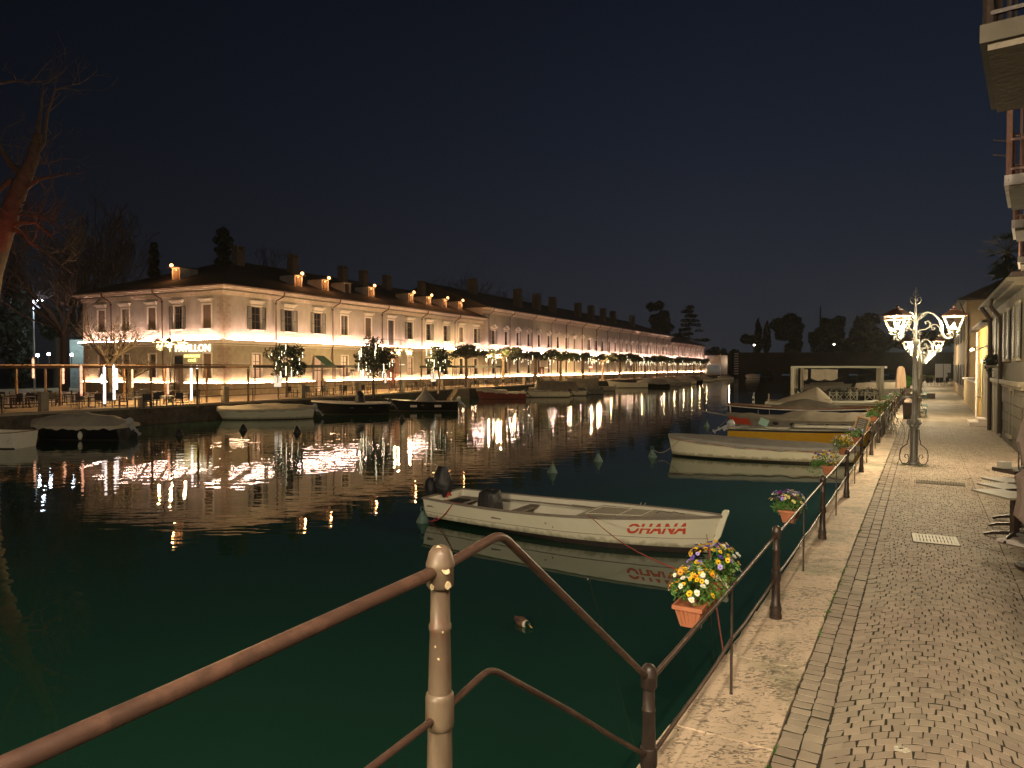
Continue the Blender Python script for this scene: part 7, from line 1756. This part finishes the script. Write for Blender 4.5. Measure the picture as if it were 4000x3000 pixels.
# drain covers
def grate(lab, p, L_, W_, rz, m='grate', n=13):
    o = thing('drain_cover', lab, 'drain cover', p, rz); b = MB(); b.box(-L_/2,L_/2,-W_/2,-W_/2+.035,-.01,.012); b.box(-L_/2,L_/2,W_/2-.035,W_/2,-.01,.012); b.box(-L_/2,-L_/2+.05,-W_/2+.035,W_/2-.035,-.01,.0118); b.box(L_/2-.05,L_/2,-W_/2+.035,W_/2-.035,-.01,.0118)
    for i in range(n): x = -L_/2+.05+(L_-.1)*(i+.5)/n; b.box(x-(L_-.1)/n*.33, x+(L_-.1)/n*.33, -W_/2+.035, W_/2-.035, -.01, .0112)
    b.box(-L_/2+.05,L_/2-.05,-.012,.012,-.01,.0108); b.build('grille', M[m], o, False); MB().box(-L_/2-.012,L_/2+.012,-W_/2-.012,W_/2+.012,-.02,-.004).build('frame', M['dark'], o, False)
qc = [G(3567,2086), G(3742,2104), G(3743,2134), G(3562,2118)]; g0 = sum(qc, Vector())/4; ga = (qc[1]-qc[0])+(qc[2]-qc[3])
grate('pale slotted metal drain cover set in the cobbles, nearer of the two covers', g0+Vector((0,0,.012)), ga.length/2, .56, math.atan2(ga.y, ga.x), n=11)
g1 = G(3672, 1888); grate('worn drain cover flush with the cobbles near the street lamp foot', g1+Vector((0,0,.006)), .95, .45, R(-32), 'concrete', 16)
mh = G(3522, 2931); b = MB(); rg = random.Random(4)
k = 14; b.add([(.062*math.cos(6.283*i/k)*rg.uniform(.8,1.15), .05*math.sin(6.283*i/k)*rg.uniform(.8,1.15), .004) for i in range(k)], [tuple(range(k))]); 
for i in range(26): a = rg.uniform(0,6.283); q = rg.uniform(0,.05); b.box(q*math.cos(a)-.006,q*math.cos(a)+.006,q*math.sin(a)-.006,q*math.sin(a)+.006,.004,.009)
put(b.mesh('stud', M['grate'], False), 'survey_stud', mh+Vector((0,0,.006)), 0, 'small rough metal stud set in the cobbles close to the camera', 'stud', None)
# waste bin
bp = G(3548, 1636); o = thing('waste_bin', 'dark rounded waste bin with a hooded lid behind the street lamp', 'bin', bp, R(0)); b = MB(); b.lathe([(.22,0),(.24,.04),(.28,.72),(.29,.74)], 18); b.build('body', M['binm'], o)
b = MB(); b.lathe([(.34,.74),(.36,.78),(.36,.84),(.30,.86)], 18); b.box(-.34,-.28,-.1,.1,.84,1.05); b.box(.28,.34,-.1,.1,.84,1.05); rr_ = []
for t in [math.pi*i/10 for i in range(11)]: rr_.append([(math.cos(t)*.34, y, 1.02+math.sin(t)*.16) for y in (-.27,.27)])
b.loft(rr_, closed=False); b.loft([[(x*.96,y,z-.03) for x, y, z in r_] for r_ in rr_], closed=False); b.build('lid', M['binm'], o)
# green bench
def bench(lab, p, rz):
    o = thing('park_bench', lab, 'bench', p, rz, 'green iron benches by the street lamps')
    for x in (-.75,.75):
        b = MB(); b.tube([(x,-.30,0),(x,-.27,.2),(x,-.30,.42),(x,-.05,.44),(x,.16,.45),(x,.24,.66),(x,.32,.92)], .022, 6); b.tube([(x,.30,0),(x,.20,.22),(x,.16,.45)], .022, 6); b.tube([(x,-.30,.42),(x,-.32,.62),(x,-.05,.64),(x,.22,.64)], .018, 6); b.tube([(x,-.27,.18),(x,0,.26),(x,.22,.2)], .014, 5); b.build('end_frame', M['benchm'], o)
    for i in range(5): y = -.26+.1*i; MB().box(-.85,.85,y-.035,y+.035,.455,.48).build('seat_slat', M['benchw'], o, False)
    for i in range(3): z = .60+.12*i; MB().bar((-.85,.225+.05*i,z),(.85,.225+.05*i,z),.02,.075).build('back_slat', M['benchw'], o, False)
bench('bench with green iron ends and pale slats just past the waste bin', G(3600, 1628) + Vector((.1,.3,0)), math.atan2(D1.y, D1.x) - math.pi*.5 + math.pi*.5 - .0)
bench('second, more distant bench further down the lamp row', G(3602, 1562), math.atan2(D1.y, D1.x))
# chalkboard leaning on the railing
cb = AT(3358, 1680, 19.6); o = thing('menu_board', 'narrow tilted chalkboard in a light wood frame on the railing', 'sign', cb, R(-12))
b = MB(); b.box(-.14,.14,-.008,.008,-.34,.34,0); b.box(-.17,-.14,-.015,.015,-.37,.37,1); b.box(.14,.17,-.015,.015,-.37,.37,1); b.box(-.14,.14,-.015,.015,.34,.37,1); b.box(-.14,.14,-.015,.015,-.37,-.34,1)
b.xf(Matrix.Rotation(R(16), 4, 'Y')); b.build('board', [M['slate'], M['boardframe']], o, False)
b = MB(); rg = random.Random(12)
for i in range(11):
    z = .29-.055*i; x = -.10
    pts = []
    while x < .10*rg.uniform(.7,1.1): pts.append((x, -.011, z+rg.uniform(-.012,.012))); x += .017
    if len(pts) > 2: b.tube(pts, .0028, 4)
b.xf(Matrix.Rotation(R(16), 4, 'Y')); b.build('chalk_writing', M['white'], o, False)
# dried net and wheel ornament on the railing, terracotta tree pot, planters
np_ = prom(24.3, .05); o = thing('fishing_net', 'pale fishing net and driftwood bundle hung on the railing before the waste bin', 'net', np_)
b = MB(); rg = random.Random(17)
for i in range(60):
    p = Vector((rg.gauss(.12,.16), rg.gauss(0,.35), rg.uniform(.1,1.0))); q = p + Vector((rg.gauss(0,.12), rg.gauss(0,.2), -rg.uniform(.15,.5)))
    b.tube([p, p.lerp(q,.5)+Vector((rg.gauss(0,.05),0,0)), Vector((q.x,q.y,max(.03,q.z)))], .014, 4)
b.build('net', M['rope'], o)
b = MB()
for j in range(8): a = j*.785; b.tube([(.25,0,.28),(.25,.25*math.cos(a),.28+.25*math.sin(a))], .02, 5)
b.tube([(.25,.26*math.cos(a),.28+.26*math.sin(a)) for a in [6.283*i/14 for i in range(15)]], .02, 5); b.build('wheel', M['rope'], o)
b = MB(); rr = prom(25.5,-.12); b.bar(prom(22.6,.0,QZ+.45), prom(27,.0,QZ+.45), .06, .85); tag(b.build('rail_screen', M['wicker'], None, False), 'dark woven screen fixed to the railing beside the fishing net', 'screen')
p = G(3542, 1552); o = thing('potted_shrub', 'leafy green shrub in a grey pot between railing and street lamp', 'plant', p); MB().lathe([(.30,0),(.34,.1),(.40,.7),(.44,.72),(.44,.80),(.36,.80)], 14).build('pot', M['concrete'], o); MB().box(-1.0,1.0,-.4,.4,-.0,.45).xf(Matrix.Translation((0,-2.2,0))).build('plinth', M['binm'], o, False)
leaves(clumps((0,0,1.45),(.55,.55,.55),14,.3,3), 1400, .09, 3).build('foliage', M['leafpansy'], o, False)
p = Vector((AT(3519,1450,62).x, 62, QZ)); o = thing('closed_umbrella', 'closed peach coloured umbrella standing behind the potted shrub', 'umbrella', p); zt = AT(3519,1430,62).z-QZ; MB().tube([(0,0,0),(0,0,zt)], .03, 6).build('pole', M['iron'], o)
b = MB(); b.loft([[(math.cos(a)*r*(1+.15*math.sin(a*6)), math.sin(a)*r*(1+.15*math.sin(a*6)), z) for a in [6.283*i/24 for i in range(24)]] for z, r in ((zt-1.9,.36),(zt-1.6,.38),(zt-.9,.34),(zt-.5,.30),(zt-.2,.26),(zt-.02,.12))]); b.build('canopy', M['umbp'], o)
# far end: stacked chairs, hedge boxes, green pot, lectern menu
p = G(3665, 1505); o = thing('chair_stack', 'low dark heap of stacked terrace chairs far down the promenade', 'chairs', p); b = MB()
for i in range(5):
    for j in range(3): b.merge(MB().box(-.25,.25,-.25,.25,.40+.16*j,.45+.16*j).box(-.25,.25,.2,.25,.45+.16*j,.85+.16*j).bar((-.22,-.22,0),(-.22,-.22,.45+.16*j),.03,.03).bar((.22,-.22,0),(.22,-.22,.45+.16*j),.03,.03), Matrix.Translation((-1.5+.75*i, .3*(i%2), 0)))
b.build('chairs', M['wicker'], o, False)
p = G(3662, 1487); o = thing('hedge', 'low pale lit hedge in boxes behind the stacked chairs', 'hedge', p); MB().box(-3.6,3.4,-.4,.4,0,.6).build('planter_box', M['concrete'], o, False); leaves([((-3.2+.7*i,0,.85),(.5,.45,.3)) for i in range(10)], 1500, .10, 3).build('foliage', M['leafyel'], o, False)
p = G(3717, 1506); o = thing('potted_bush', 'round dark green bush in a cream pot before the lectern board', 'plant', p); MB().box(-.35,.35,-.35,.35,0,.55).build('pot', M['cream'], o, False); leaves(clumps((0,0,1.35),(.5,.5,.6),12,.35,6), 1300, .10, 6).build('foliage', M['leaf'], o, False)
p = G(3742, 1506); o = thing('info_lectern', 'slanted pale information board on a dark base beside the potted bush', 'sign', p); MB().box(-.5,.35,-.2,.2,0,.8).build('base', M['lampm'], o, False); b = MB(); b.add([(-.5,-.25,.8),(.35,-.25,.8),(.75,.35,1.6),(-.1,.35,1.6)], [(0,1,2,3)]); b.add([(-.5,-.22,.78),(.35,-.22,.78),(.75,.38,1.58),(-.1,.38,1.58)], [(0,1,2,3)]); b.build('panel', M['cream'], o, False)
p = G(3600, 1500)
# ================================================================== NIGHT MIST
def haze(dens):
    m = bpy.data.materials.new('mist'); m.use_nodes = True; n = m.node_tree.nodes; l = m.node_tree.links
    n.remove(n['Principled BSDF']); v = n.new('ShaderNodeVolumePrincipled'); v.inputs['Density'].default_value = dens; v.inputs['Color'].default_value = (.80,.84,.80,1); v.inputs['Anisotropy'].default_value = .55
    l.new(v.outputs[0], n['Material Output'].inputs['Volume'])
    o = MB().box(-700, 700, -60, 700, -2.2, 60).build('haze', m, None, False); o['kind'] = 'stuff'
haze(.00016)
# rough test lights
